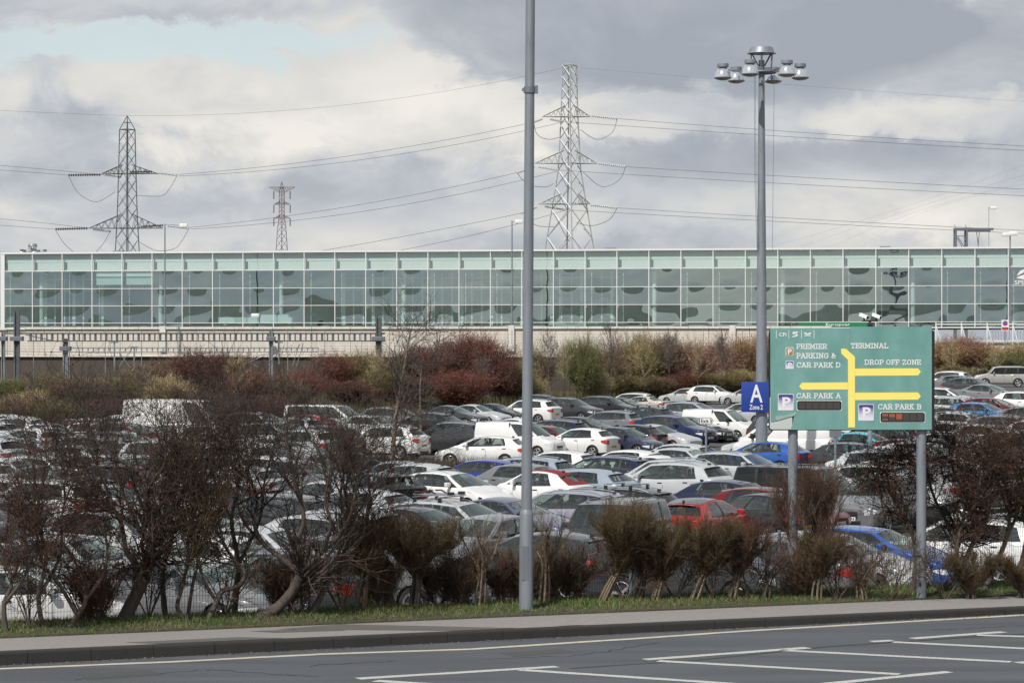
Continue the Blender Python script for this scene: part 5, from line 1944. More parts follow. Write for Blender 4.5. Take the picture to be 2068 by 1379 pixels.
B1, B2, B3 = 'brush on the left bank', 'hedge bushes behind the middle of the car park', 'hedge along the far side of the car park'
hp = [
    # kind, proto, px, top, dist, width px, colour, label
    ('bush', 0, 20, 752, 160, 150, C_GREEN, 'green tinged low brush at the far left below the gantry mast', B1),
    ('bush', 1, 90, 742, 163, 170, C_OLIVE, 'olive brush on the left bank right of the first gantry mast', B1),
    ('bush', 2, 165, 752, 160, 160, C_BRN, 'brown brush on the left bank below the second gantry mast', B1),
    ('bush', 3, 235, 748, 164, 170, C_OLIVE, 'olive brush on the left bank above the roof of the white van', B1),
    ('bush', 0, 305, 715, 168, 170, C_BRN, 'tall straw brown brush left of the dark purple bush', B1),
    ('bush', 1, 375, 690, 170, 190, C_PURP, 'dark purple bush standing up against the concrete wall at left', B1),
    ('bush', 2, 445, 694, 171, 170, C_PURP, 'second dark purple bush, right half of the purple clump', B1),
    ('bush', 3, 505, 735, 168, 150, C_RED, 'reddish bush between the purple clump and the gantry post', B1),
    ('bush', 0, 560, 742, 168, 150, C_BRN, 'brown brush under the gantry post at left of centre', B1),
    ('bush', 1, 610, 735, 172, 150, C_RED, 'rust red bush right of the gantry post', B1),
    ('bush', 2, 30, 790, 153, 160, C_BRN, 'brown scrub in front, low at the far left edge', B1),
    ('bush', 3, 130, 792, 153, 170, C_GREEN, 'green brown scrub low beside the white van, left', B1),
    ('bush', 1, 215, 790, 154, 150, C_PURP, 'purplish scrub touching the back of the white van', B1),
    ('bush', 0, 430, 780, 156, 170, C_BRN, 'brown scrub seen above the windscreen of the white van', B1),
    ('bush', 2, 530, 785, 157, 160, C_PURP, 'purplish scrub above the silver people carrier', B1),
    ('bush', 3, 668, 694, 198, 140, C_RED, 'red brown bush left of the tall gantry mast', B2),
    ('bush', 0, 725, 690, 200, 150, C_OLIVE, 'olive bush in front of the tall dark gantry mast', B2),
    ('bush', 1, 790, 694, 202, 150, C_BRN, 'brown bush behind the young pale trunked tree', B2),
    ('bush', 2, 850, 680, 203, 150, C_RED, 'dark red bush left of the tallest crimson bush', B2),
    ('bush', 3, 905, 654, 206, 160, C_PURP, 'tall crimson brown bush, left shoulder of the tallest clump', B2),
    ('bush', 0, 955, 640, 208, 170, C_RED, 'tallest crimson bush reaching above the concrete wall', B2),
    ('bush', 1, 1005, 672, 209, 140, C_PURP, 'crimson bush sloping down to the grey column', B2),
    ('bush', 2, 930, 735, 198, 180, C_RED, 'low bright crimson bush in front of the tallest clump', B2),
    ('bush', 3, 830, 745, 196, 160, C_PURP, 'low dark bush above the row of silver roofs', B2),
    ('bush', 0, 700, 760, 192, 160, C_PURP, 'low dark brown bush above the red hatchback', B2),
    ('bush', 2, 1035, 715, 212, 120, C_OLIVE, 'olive bush peeping out left of the grey column', B2),
    ('tree', 0, 975, 700, 200, 120, C_GREY, 'thin bare tree in front of the crimson clump', B2),
    ('bush', 1, 1085, 690, 222, 110, C_BRN, 'brown bush just right of the grey column', B3),
    ('tree', 1, 1108, 666, 219, 120, C_GREY, 'bare round headed tree just right of the grey column', B3),
    ('bush', 3, 1172, 664, 228, 130, C_GREEN, 'leafy green bush, the greenest in the far hedge', B3, (0.12, 0.13, 0.045)),
    ('tree', 2, 1235, 652, 229, 130, C_GREY, 'bare tree right of the green bush', B3),
    ('bush', 0, 1225, 690, 235, 120, C_BRN, 'brown bush behind the bare tree beside the green bush', B3),
    ('bush', 1, 1290, 660, 238, 130, C_OLIVE, 'tall brown green bush in the middle of the far hedge', B3),
    ('bush', 2, 1340, 668, 240, 130, C_BRN, 'brown bush left of the pink tinged one in the far hedge', B3),
    ('tree', 0, 1352, 668, 233, 120, C_GREY, 'bare tree standing in front of the brown far hedge', B3),
    ('bush', 3, 1392, 678, 241, 130, C_PINK, 'pink tinged bush left of the tall lamp mast', B3),
    ('bush', 1, 1380, 740, 234, 130, C_RED, 'low crimson bush under the pink tinged one', B3),
    ('tree', 1, 1458, 666, 234, 130, C_GREY, 'bare tree left of the tall lamp mast', B3),
    ('bush', 0, 1445, 680, 241, 130, C_PINK, 'second pink tinged bush, near the lamp mast', B3),
    ('bush', 2, 1505, 678, 242, 140, C_ORG, 'orange brown bush touching the lamp mast', B3),
    ('bush', 1, 1560, 664, 242, 140, C_ORG, 'orange brown bush mostly behind the green sign', B3),
    ('bush', 3, 1260, 745, 232, 140, C_OLIVE, 'low olive scrub above the black car roofs', B3),
    ('bush', 0, 1320, 748, 233, 140, C_BRN, 'low brown scrub above the champagne saloon', B3),
    ('bush', 2, 1440, 748, 235, 140, C_OLIVE, 'low olive scrub above the silver estate with tall lamps', B3),
    ('bush', 2, 1905, 690, 244, 150, C_ORG, 'orange brown bush just right of the green sign', B3),
    ('bush', 3, 1950, 672, 246, 150, C_PINK, 'tall reddish bush right of the green sign', B3),
    ('bush', 0, 1998, 696, 245, 150, C_ORG, 'orange brown bush below the no stopping notice', B3),
    ('bush', 1, 2035, 712, 243, 130, C_GREEN, 'green bush at the right above the grey off roader', B3, (0.17, 0.18, 0.07)),
    ('bush', 2, 2078, 690, 245, 130, C_STRAW, 'straw coloured bush at the right edge', B3),
    ('bush', 0, 1925, 728, 240, 130, C_OLIVE, 'low olive scrub right of the green sign', B3),
    ('tree', 2, 1922, 690, 238, 110, C_STRAW, 'thin pale birch like tree right of the green sign', B3),
    ('tree', 0, 2008, 700, 238, 110, C_STRAW, 'thin pale tree above the grey off roader', B3),
]
hp += [
    ('tree', 1, 60, 735, 158, 110, C_GREY, 'thin bare sapling on the left bank near the first gantry mast', B1),
    ('tree', 2, 285, 726, 160, 120, C_GREY, 'thin bare sapling on the left bank above the white van', B1),
    ('tree', 0, 478, 700, 160, 130, C_STRAW, 'pale bare sapling rising right of the purple clump', B1),
    ('bush', 1, 340, 745, 160, 150, C_STRAW, 'straw coloured brush in front of the purple clump', B1),
    ('bush', 3, 60, 775, 156, 120, C_STRAW, 'straw coloured brush at the far left edge of the bank', B1),
    ('tree', 1, 760, 700, 195, 120, C_STRAW, 'pale bare sapling in the middle bushes near the tall gantry mast', B2),
    ('tree', 2, 640, 715, 190, 110, C_GREY, 'bare sapling left of the red brown middle bushes', B2),
    ('bush', 0, 770, 735, 195, 130, C_OLIVE, 'olive scrub low in the middle bushes', B2),
    ('bush', 1, 1060, 735, 214, 110, C_STRAW, 'straw coloured scrub hidden by the grey column', B2),
    ('tree', 2, 1140, 690, 224, 90, C_STRAW, 'pale bare sapling left of the green tinged bush', B3),
    ('tree', 1, 1300, 672, 231, 110, C_STRAW, 'pale bare sapling in the middle of the far hedge', B3),
    ('tree', 0, 1410, 680, 232, 110, C_STRAW, 'pale bare sapling against the pink tinged bushes', B3),
    ('bush', 2, 1265, 690, 240, 110, C_ORG, 'orange brown bush behind the bare trees of the far hedge', B3),
    ('bush', 0, 1200, 735, 229, 110, C_STRAW, 'straw coloured scrub under the green tinged bush', B3),
    ('bush', 1, 1490, 735, 236, 120, C_STRAW, 'straw coloured scrub left of the lamp mast', B3),
]
for h in hp:
    hedge_plant(h[0], h[1], h[2], h[3] - (12 if h[8] == B3 and h[3] < 720 else 0), h[4] + (5 if h[8] == B1 else 6 if h[8] == B2 else 8 + 8 * sm(h[2], 1090, 1300)), h[5], h[6], h[7], h[8], h[9] if len(h) > 9 else None)

# dead grass and bramble on the banks, one uncountable growth
rg = np.random.default_rng(31)
n0 = 26000
PX = rg.uniform(-60, 2120, n0)
AZ = (PX - CX) / F
E = np.array([pl(p, [(-400, 150), (0, 155), (600, 161), (660, 190), (1050, 206), (1110, 224), (1300, 245), (2068, 249), (2600, 249)]) for p in PX])
YY = E + rg.uniform(-1.5, 24, n0)
XX = AZ * YY
ZZ = np.array([bank_z(a, b_) for a, b_ in zip(XX, YY)])
ok = ZZ > -1.3
XX, YY, ZZ = XX[ok], YY[ok], ZZ[ok]
n0 = len(XX)
hh = rg.uniform(.3, 1.0, n0)
aa = rg.uniform(0, 6.28, n0)
ww = rg.uniform(.012, .03, n0)
V = np.zeros((n0, 3, 3), np.float32)
V[:, 0] = np.stack([XX - np.cos(aa) * ww, YY - np.sin(aa) * ww, ZZ - .05], 1)
V[:, 1] = np.stack([XX + np.cos(aa) * ww, YY + np.sin(aa) * ww, ZZ - .05], 1)
V[:, 2] = np.stack([XX + rg.normal(0, .25, n0), YY + rg.normal(0, .25, n0), ZZ + hh], 1)
rough_m = mat('dead_grass', (0.12, 0.095, 0.045), 0.9, island=.6, col2=(0.08, 0.09, 0.03), scale=.25)
tag(obj_from(tri_mesh('rough_grass', V, rough_m), 'rough_grass'), 'rough dead grass and bramble covering the banks behind the car park', 'grass', kind='stuff')

# low strip of dry planting in front of the white hatchback in the car park
rg = np.random.default_rng(33)
n0 = 5000
PX = rg.uniform(640, 1068, n0)
YY = 122.0 + rg.uniform(-.6, .6, n0) + (PX - 860) * -0.006
XX = (PX - CX) / F * YY
hh = rg.uniform(.15, .75, n0)
aa = rg.uniform(0, 6.28, n0)
ww = rg.uniform(.008, .016, n0)
V = np.zeros((n0, 3, 3), np.float32)
V[:, 0] = np.stack([XX - np.cos(aa) * ww, YY - np.sin(aa) * ww, np.full(n0, LOT)], 1)
V[:, 1] = np.stack([XX + np.cos(aa) * ww, YY + np.sin(aa) * ww, np.full(n0, LOT)], 1)
V[:, 2] = np.stack([XX + rg.normal(0, .18, n0), YY + rg.normal(0, .12, n0), LOT + hh], 1)
tag(obj_from(tri_mesh('dry_planting', V, mat('dry_stalks', (0.10, 0.075, 0.055), .9, island=.6)), 'dry_planting'), 'strip of dry brown stalks in front of the white hatchback', 'plants', kind='stuff')

# weld mesh fence behind the hedge
fo = kp(-6, 4.75, 0)
fence = thing('mesh_fence', 'low grey weld mesh fence behind the hedge shrubs', 'fence', fo, KA)
mb = MB()
n = 0
x = 0.0
while x < 34:
    z = verge_z(x - 6, 4.75) + 0.04
    mb.box((x, 0, z + .58), (0.0045, 0.0045, 1.16))
    x += 0.05
x = 0.0
while x < 34:
    z = verge_z(x - 6, 4.75) + 0.04
    for i in range(7):
        mb.box((x + .5, 0.004, z + .06 + i * .18), (1.0, 0.0045, 0.005))
    x += 1.0
mb.build('mesh_panels', fence_wire, fence)
for i in range(12):
    x = 0.35 + i * 3.0
    z = verge_z(x - 6, 4.75)
    mb = MB()
    mb.cbox((x, 0.035, z + .60), (0.05, 0.05, 1.30), 0.006)
    mb.build('fence_post', galv, fence)

# ================================================================== CARS
def interp(x, pts):
    """smooth monotone-ish interpolation through (x, y), x ascending"""
    if x <= pts[0][0]:
        return pts[0][1]
    for (a, b_), (c, d) in zip(pts, pts[1:]):
        if x <= c:
            t = (x - a) / (c - a)
            return b_ + (d - b_) * t
    return pts[-1][1]


RING = [(0.0, .955), (.10, .975), (.30, .995), (.52, 1.0), (.74, .985), (.90, .962), (.965, .935), (1.0, .895)]   # height fraction, width factor


def ringf(q):
    return interp(q, RING)


CAR = {
    'hatch': dict(L=4.27, W=1.79, H=1.46, zf=.72, cowl=.98, belt=.97, zr=1.02, A0=1.02, A1=.22, D1=-1.50, D0=-1.93, g=(.06, .80), wt=.66, wb=(1.33, -1.30)),
    'supermini': dict(L=3.92, W=1.68, H=1.48, zf=.72, cowl=1.0, belt=.97, zr=1.02, A0=1.02, A1=.28, D1=-1.32, D0=-1.74, g=(.06, .78), wt=.65, wb=(1.25, -1.22)),
    'sedan': dict(L=4.62, W=1.80, H=1.43, zf=.70, cowl=.96, belt=.95, zr=1.04, A0=.98, A1=.20, D1=-1.0, D0=-1.62, g=(.06, .82), wt=.65, wb=(1.42, -1.40)),
    'estate': dict(L=4.72, W=1.82, H=1.48, zf=.70, cowl=.97, belt=.96, zr=1.02, A0=1.05, A1=.28, D1=-1.88, D0=-2.18, g=(.05, .90), wt=.66, wb=(1.42, -1.36), rails=1),
    'suv': dict(L=4.52, W=1.86, H=1.68, zf=.92, cowl=1.13, belt=1.10, zr=1.16, A0=1.10, A1=.38, D1=-1.66, D0=-2.02, g=(.06, .85), wt=.69, wb=(1.36, -1.34), rw=.36, rails=1, clr=.26),
    'offroader': dict(L=4.75, W=1.92, H=1.84, zf=1.0, cowl=1.17, belt=1.12, zr=1.14, A0=1.15, A1=.66, D1=-2.16, D0=-2.27, g=(.04, .96), wt=.78, wb=(1.42, -1.42), rw=.38, boxy=1, clr=.28, rails=1),
    'mpv': dict(L=4.45, W=1.81, H=1.64, zf=.76, cowl=1.05, belt=1.02, zr=1.06, A0=1.42, A1=.34, D1=-1.80, D0=-2.08, g=(.10, .90), wt=.69, wb=(1.42, -1.34)),
    'small_van': dict(L=4.42, W=1.82, H=1.82, zf=.86, cowl=1.12, belt=1.10, zr=1.10, A0=1.36, A1=.55, D1=-2.12, D0=-2.18, g=(.05, .30), wt=.76, wb=(1.40, -1.34), van=1),
    'van': dict(L=4.85, W=1.92, H=1.98, zf=.95, cowl=1.25, belt=1.22, zr=1.22, A0=1.85, A1=.98, D1=-2.34, D0=-2.40, g=(.05, .27), wt=.80, wb=(1.55, -1.52), van=1, rw=.34),
    'large_van': dict(L=5.95, W=2.0, H=2.62, zf=1.05, cowl=1.38, belt=1.35, zr=1.35, A0=2.28, A1=1.42, D1=-2.88, D0=-2.94, g=(.05, .24), wt=.82, wb=(2.0, -1.70), van=1, rw=.35),
    'minibus': dict(L=4.95, W=1.92, H=1.95, zf=.95, cowl=1.22, belt=1.18, zr=1.20, A0=1.90, A1=.98, D1=-2.36, D0=-2.43, g=(.05, .94), wt=.80, wb=(1.55, -1.52), rw=.34, boxy=1),
    'city': dict(L=3.56, W=1.63, H=1.49, zf=.80, cowl=1.02, belt=.96, zr=1.0, A0=.95, A1=.30, D1=-.98, D0=-1.56, g=(.06, .74), wt=.60, wb=(1.15, -1.15)),
}


class CarShape:
    def __init__(s, key, p):
        s.p = p
        s.key = key
        s.h = p['L'] / 2
        s.R = p.get('rw', .315)
        s.clr = p.get('clr', .19)
        s.rc = .42 if not p.get('boxy') else .30
        s.ry = .26 if not p.get('boxy') else .16
        h = s.h
        s.top = [(-h, p['zr'] - .30 if p['D1'] > -1.2 * 0 - 99 and False else p['zr'] - .06), (-h + .08, p['zr']), (p['D0'], p['zr'] + .01), (0, p['belt']), (p['A0'] - .15, p['cowl'] - .01), (p['A0'] + .1, p['cowl']),
                 (h - .55, (p['zf'] * .62 + p['cowl'] * .38)), (h - .22, p['zf'] + .03), (h - .06, p['zf'] - .05), (h, p['zf'] - .13)]

    def w(s, x):
        W = s.p['W'] / 2
        for sg, rr in ((1, s.rc), (-1, s.rc * .8)):
            e = s.h - rr
            if sg * x > e:
                t = min(1.0, (sg * x - e) / rr)
                return W - (s.ry if sg > 0 else s.ry * .75) * (1 - math.sqrt(max(0, 1 - t * t)))
        return W - 0.012 * (x / s.h) ** 2

    def zt(s, x):
        return interp(x, s.top)

    def z0(s, x):
        z = s.clr + .03 * sm(abs(x), s.h - .5, s.h)
        for xw in s.p['wb']:
            a = s.R + .045
            d = abs(x - xw)
            if d < a:
                z = max(z, s.R + math.sqrt(a * a - d * d))
        return z

    def side(s, x, z):
        """half width of the lower body at a height"""
        zt, z0 = s.zt(x), s.clr
        return s.w(x) * ringf(min(1, max(0, (z - z0) / (zt - z0))))

    def ring(s, x):
        z0, zt, w = s.z0(x), s.zt(x), s.w(x)
        base = s.clr
        out = []
        for q, f in RING:
            z = z0 + (zt - z0) * q
            qq = (z - base) / (zt - base)
            out.append((w * ringf(qq) if q < .9 else w * f, z))
        cr = .035 if x > s.p['A0'] - .2 else .02
        out += [(w * .66, zt + cr * .55), (w * .33, zt + cr * .9), (0.0, zt + cr)]
        return out

    # greenhouse
    def zroof(s, t):
        p = s.p
        if p.get('van') or p.get('boxy'):
            return p['H'] - .06 - .05 * (1 - sm(t, 0, .18)) - .03 * sm(t, .8, 1)
        return p['H'] - .045 - .075 * (1 - t / .45) ** 2 * (t < .45) - .11 * ((t - .45) / .55) ** 2 * (t >= .45)

    def wroof(s, t):
        return s.p['W'] / 2 * s.p['wt'] / .66 * .655 * (1 - .05 * (1 - t)) * (1 - .07 * t * t)

    def base(s, t):
        x = s.p['A0'] + (s.p['D0'] - s.p['A0']) * t
        return Vector((x, s.w(x) * .895, s.zt(x) - .004))

    def roofedge(s, t):
        x = s.p['A1'] + (s.p['D1'] - s.p['A1']) * t
        return Vector((x, s.wroof(t), s.zroof(t)))

    def S(s, t, q):
        a, b_ = s.base(t), s.roofedge(t)
        v = a.lerp(b_, q)
        v.y += .035 * math.sin(math.pi * q * .9 + .25)
        return v

    def front(s, v, q):
        bow = .16 * (1 - v * v)
        a, b_ = s.S(0, 0.0), s.S(0, 1.0)
        e = s.S(0, q)
        x = e.x + bow * (1 - .45 * q)
        z = e.z + (.02 if q < 1 else .0) * (1 - v * v) + s.crown() * (1 - v * v) * q
        return Vector((x, v * e.y, z))

    def rear(s, v, q):
        bow = .10 * (1 - v * v)
        e = s.S(1, q)
        return Vector((e.x - bow, v * e.y, e.z + s.crown() * (1 - v * v) * q + .015 * (1 - v * v) * (1 - q)))

    def crown(s):
        return .045 if not s.p.get('boxy') else .03

    def roof(s, t, v):
        e = s.roofedge(t)
        e0 = s.S(t, 1.0)
        bf, br = .16 * .55 * (1 - v * v), -.10 * (1 - v * v)
        x = e0.x + bf * (1 - sm(t, 0, .35)) + br * sm(t, .7, 1)
        return Vector((x, v * e0.y, e0.z + s.crown() * (1 - v * v)))


def grid_faces(mb, P, flip=False, skip=None, mats=None):
    b = len(mb.v)
    m = len(P[0])
    for row in P:
        mb.v += [tuple(v) for v in row]
    for i in range(len(P) - 1):
        for j in range(m - 1):
            if skip and skip(i, j):
                continue
            a = b + i * m + j
            q = (a, a + 1, a + m + 1, a + m)
            mb.f.append(tuple(reversed(q)) if flip else q)
            mb.mi.append(mats(i, j) if mats else mb.m)


def mirror(P):
    return [[Vector((v[0], -v[1], v[2])) for v in r] for r in P]


def uniq(l):
    o = []
    for x in sorted(l):
        if not o or x - o[-1] > 1e-3:
            o.append(x)
    return o


BODY_MATS = None


def car_meshes(key):
    p = CAR[key]
    s = CarShape(key, p)
    h = s.h
    M = {}
    van = p.get('van')
    # ---- lower body
    xs = [-h, h, -h + .02, h - .02, -h + .06, h - .06, -h + .13, h - .13, -h + .24, h - .24, h - .40, -h + .38, h - .55, p['A0'], p['A0'] - .15, p['A0'] + .1, p['D0'], 0]
    for xw in p['wb']:
        a = s.R + .045
        xs += [xw + f * a for f in (-1.001, -.985, -.93, -.8, -.6, -.35, -.12, .12, .35, .6, .8, .93, .985, 1.001)]
    xs += lin(-h + .5, h - .6, 14)
    xs = [x for x in uniq(xs)]
    mb = MB()
    rings = [s.ring(x) for x in xs]
    P = [[Vector((x, y, z)) for y, z in r] for x, r in zip(xs, rings)]
    nr = len(RING)
    openx = lambda i: xs[i] > p['D0'] + .02 and xs[i + 1] < p['A0'] - .02
    sk = lambda i, j: j >= nr - 1 and openx(i)
    low_trim = key in ('suv', 'offroader', 'van', 'large_van', 'minibus')
    mt = lambda i, j: 1 if (j == 0 and (low_trim or True) and rings[i][0][1] < .4 and rings[i + 1][0][1] < .4) else 0
    grid_faces(mb, P, True, sk, mt)
    grid_faces(mb, mirror(P), False, sk, mt)
    for x, r, sg in ((xs[0], rings[0], -1), (xs[-1], rings[-1], 1)):
        for (y0, za), (y1, zb) in zip(r, r[1:]):
            if zb - za < 1e-4 and y0 == y1:
                continue
        pts = [Vector((x, y, z)) for y, z in r] + [Vector((x, -y, z)) for y, z in reversed(r[:-1])]
        mb.face(pts if sg > 0 else list(reversed(pts)))
    # under tray and wheel wells in black
    mb.m = 1
    mb.box((0, 0, (s.clr + .02 + .70) / 2), (p['L'] - .5, p['W'] - .56, .70 - s.clr))
    # ---- greenhouse, body coloured frames
    mb.m = 0
    g0, g1 = p['g']
    ts = uniq([0, .02, g0, g1, .985, 1] + lin(g0, g1, 9) + lin(g1, 1, 3))
    qs = [-.03, 0.0, .07, .25, .5, .72, .90, 1.0]
    P = [[s.S(t, q) for q in qs] for t in ts]
    in_w = lambda i, j: g0 - 1e-4 <= ts[i] and ts[i + 1] <= g1 + 1e-4 and 2 <= j <= 5
    seal = lambda i, j: 1 if j == 1 and g0 - .03 <= ts[i] and ts[i + 1] <= g1 + .02 else 0
    grid_faces(mb, P, False, in_w, seal)
    grid_faces(mb, mirror(P), True, in_w, seal)
    vs2 = [-1, -.94, -.6, -.3, 0, .3, .6, .94, 1]
    fq = [-.03, .04, .3, .55, .8, .95, 1.0]
    P = [[s.front(v, q) for q in fq] for v in vs2]
    in_f = lambda i, j: 1 <= i <= 6 and 1 <= j <= 4
    grid_faces(mb, P, False, in_f, lambda i, j: 1 if j == 0 else 0)
    rq_ = [-.03, .12, .35, .6, .88, 1.0]
    P2 = [[s.rear(v, q) for q in rq_] for v in vs2]
    in_r = (lambda i, j: 1 <= i <= 6 and 1 <= j <= 3) if not (van and key != 'minibus') else (lambda i, j: False)
    grid_faces(mb, P2, True, in_r)
    tr = uniq(lin(0, 1, 11))
    P3 = [[s.roof(t, v) for v in vs2] for t in tr]
    grid_faces(mb, P3, True)
    # black centre pillars over the side glass
    mb.m = 1
    pil = [] if van else ([.46] if key in ('supermini', 'city') else [.40, .74])
    for t in pil:
        wd = .016
        for sg in (1, -1):
            Q = []
            for q in (.05, .3, .6, .92):
                row = []
                for tt in (t - wd, t + wd):
                    v = s.S(tt, q)
                    row.append(Vector((v.x, sg * (v.y + .004), v.z)))
                Q.append(row)
            grid_faces(mb, Q, sg > 0)
    # waist and window surround strip in black, rear bumper insert
    if key in ('suv', 'offroader'):
        for xw in p['wb']:
            pass
    if van:      # side rubbing strip
        for sg in (1, -1):
            Q = []
            for x in lin(p['wb'][1] + .45, p['wb'][0] - .45, 8):
                Q.append([Vector((x, sg * (s.side(x, z) + .008), z)) for z in (.62, .70)])
            grid_faces(mb, Q, sg < 0)
    if not van and not p.get('boxy'):      # roof spoiler lip at the back of the roof
        mb.m = 0
        for v0, v1 in ((-.8, .8),):
            Q = [[s.roof(1, v) + Vector((.06, 0, .006)), s.roof(1, v) + Vector((-.10, 0, -.022)), s.roof(1, v) + Vector((-.06, 0, -.045))] for v in lin(v0, v1, 7)]
            if key in ('hatch', 'supermini', 'suv', 'estate', 'mpv'):
                grid_faces(mb, Q, False)
    mb.m = 1
    v = s.roof(.93, 0)
    mb.box((v.x, 0, v.z + .03), (.12, .02, .06))
    if p.get('rails'):
        for sg in (1, -1):
            pts = []
            for t in lin(.10, .92, 9):
                v = s.roof(t, .86 * sg)
                lift = .045 if .12 < t < .9 else .0
                pts.append((v.x, v.y, v.z + lift))
            mb.m = 2
            mb.tube(pts, .016, 5)
    mb.m = 1
    # door seams
    if True:
        cuts = [p['A0'] - .42 if not van else p['A0'] - .25, p['A0'] - 1.40 if not van else p['A0'] - 1.35] + ([] if van or key in ('supermini', 'city') else [p['A0'] - 2.30])
        for x in cuts:
            if min(abs(x - xw) for xw in p['wb']) < s.R + .06:
                continue
            for sg in (1, -1):
                Q = [[Vector((x + dx, sg * (s.side(x, z) + .0025), z)) for dx in (-.006, .006)] for z in lin(s.clr + .08, s.zt(x) - .03, 5)]
                grid_faces(mb, Q, sg > 0)
        if not van or True:
            for x in [c + .14 - 1.0 for c in cuts[:2]]:
                for sg in (1, -1):
                    z = s.zt(x) - .12
                    mb.box((x, sg * (s.side(x, z) + .012), z), (.17, .02, .028))
    M['body'] = mb.mesh('body', [paint_m, black_m, galv], 66)
    # ---- glass
    gm = tint_glass if key == 'offroader' else car_glass
    eps = .004
    tg = [t for t in ts if g0 - 1e-4 <= t <= g1 + 1e-4]
    for nm, sg in (('L', 1), ('R', -1)):
        mb = MB()
        Q = [[(lambda v: Vector((v.x, sg * (v.y - eps), v.z)))(s.S(t, q)) for q in (.07, .25, .5, .72, .90)] for t in tg]
        grid_faces(mb, Q, sg < 0)
        M['side_window' + nm] = mb.mesh('side_window', gm, 60)
    mb = MB()
    grid_faces(mb, [[s.front(v, q) - Vector((eps, 0, 0)) for q in fq[1:-1]] for v in vs2[1:-1]])
    M['windscreen'] = mb.mesh('windscreen', screen_glass, 60)
    if not van:
        mb = MB()
        grid_faces(mb, [[s.rear(v, q) + Vector((eps, 0, 0)) for q in rq_[1:-1]] for v in vs2[1:-1]], True)
        M['rear_window'] = mb.mesh('rear_window', tint_glass if key in ('suv', 'offroader', 'estate') else car_glass, 60)
    # ---- cabin: dash, seats, parcel shelf
    mb = MB()
    zb = p['belt']
    xf = p['A0'] - .95
    mb.box((p['A0'] - .25, 0, zb - .10), (.55, p['W'] - .34, .22))
    rows = [xf - .30] if van else ([xf - .30, xf - 1.15] + ([xf - 1.95] if key in ('minibus', 'mpv') and p['D0'] < xf - 2.0 else []))
    for x in rows:
        for y in ((-.36, .36) if x == rows[0] else (-.42, 0, .42)):
            mb.cbox((x, y, zb - .12), (.16, .46 if x == rows[0] else .36, .62), .05)
            mb.cbox((x - .03, y, zb + .27), (.10, .25, .19), .04)
    if van:
        mb.box((xf - .62, 0, (zb + p['H']) / 2 - .25), (.06, p['W'] - .34, p['H'] - .75))
    else:
        mb.box((p['D0'] + .38, 0, zb - .05), (.62, p['W'] - .40, .05))
    mb.tube([(p['A0'] - .62, .36 + .19 * math.cos(a * .5236), zb - .02 + .19 * math.sin(a * .5236)) for a in range(13)], .016, 5)
    # headliner, door cards and pillars lined in dark cloth
    inn = lambda v, k: Vector((v.x, v.y * k, v.z - .012))
    P = [[inn(s.S(t, q), .965) for q in qs] for t in ts]
    grid_faces(mb, P, True, in_w)
    grid_faces(mb, mirror(P), False, in_w)
    grid_faces(mb, [[s.front(v, q) - Vector((.03, 0, .006)) for q in fq] for v in vs2], True, in_f)
    grid_faces(mb, [[s.rear(v, q) + Vector((.03, 0, -.006)) for q in rq_] for v in vs2], False, in_r)
    grid_faces(mb, [[s.roof(t, v * .985) - Vector((0, 0, .035)) for v in vs2] for t in lin(.02, .98, 9)], False)
    for sg in (1, -1):
        grid_faces(mb, [[Vector((x, sg * (s.side(x, z) - .06), z)) for z in (.55, .8, s.zt(x) - .03)] for x in lin(p['D0'] + .05, p['A0'] - .05, 8)])
    M['seats'] = mb.mesh('seats', cabin_m, 40)

    # ---- lamps wrapped round the corners
    def corner(end, back, inn, zlo, zhi, tz, off=.008):
        pts = []
        for f in lin(0, 1, 6):
            pts.append((end * (h - back * (1 - f)), None))
        Q = []
        for (x, _) in pts:
            f = 1 - (h - abs(x)) / back
            zl, zh = (zlo + (zhi - zlo) * (.5 * tz) * (1 - f), zhi - (zhi - zlo) * (.15 * tz) * (1 - f))
            Q.append([Vector((x + end * off * f, s.side(x, z) + off, z)) for z in (zl, (zl + zh) / 2, zh)])
        for f in (.5, 1.0):
            Q.append([Vector((end * (h + off), s.side(end * h, z) - inn * f, z)) for z in (zlo, (zlo + zhi) / 2, zhi - (zhi - zlo) * .12 * f)])
        return Q
    zf, zr = p['zf'], p['zr']
    lo, hi = (zf - .27, zf - .10)
    if van:
        lo, hi = zf - .28, zf - .06
    for nm, sg in (('L', 1), ('R', -1)):
        mb = MB()
        Q = corner(1, .40, .14, lo, hi, 1.2)
        if sg < 0:
            Q = mirror(Q)
        grid_faces(mb, Q, sg > 0)
        M['headlight' + nm] = mb.mesh('headlight', lamp_clear, 60)
        mb = MB()
        if van or key in ('minibus', 'offroader', 'mpv'):
            Q = corner(-1, .10, .10, zr - .42, zr + .02 - .06, 0)
        elif key == 'sedan':
            Q = corner(-1, .26, .26, zr - .30, zr - .12, .8)
        else:
            Q = corner(-1, .24, .20, zr - .33, zr - .10, .9)
        if sg < 0:
            Q = mirror(Q)
        grid_faces(mb, Q, sg < 0)
        M['tail_light' + nm] = mb.mesh('tail_light', lamp_red, 60)
        mb = MB()
        mx = p['A0'] - .48
        mz = s.zt(mx) + .09
        my = sg * (p['W'] / 2 + .06)
        mb.cbox((mx, my, mz), (.13, .21, .15 if not van else .26), .035)
        mb.m = 1
        mb.box((mx + .01, sg * (p['W'] / 2 - .06), mz - .06), (.07, .14, .04))
        M['door_mirror' + nm] = mb.mesh('door_mirror', [paint_m if not van else black_m, black_m], 40)
    mb = MB()
    wv = s.w(h) - .12
    mb.cbox((h + .004, 0, zf - .27), (.03, wv * 1.15, .13 if key not in ('suv', 'offroader') else .2), .012)
    mb.cbox((h + .004, 0, s.clr + .16), (.03, wv * 1.5, .12), .012)
    mb.m = 1
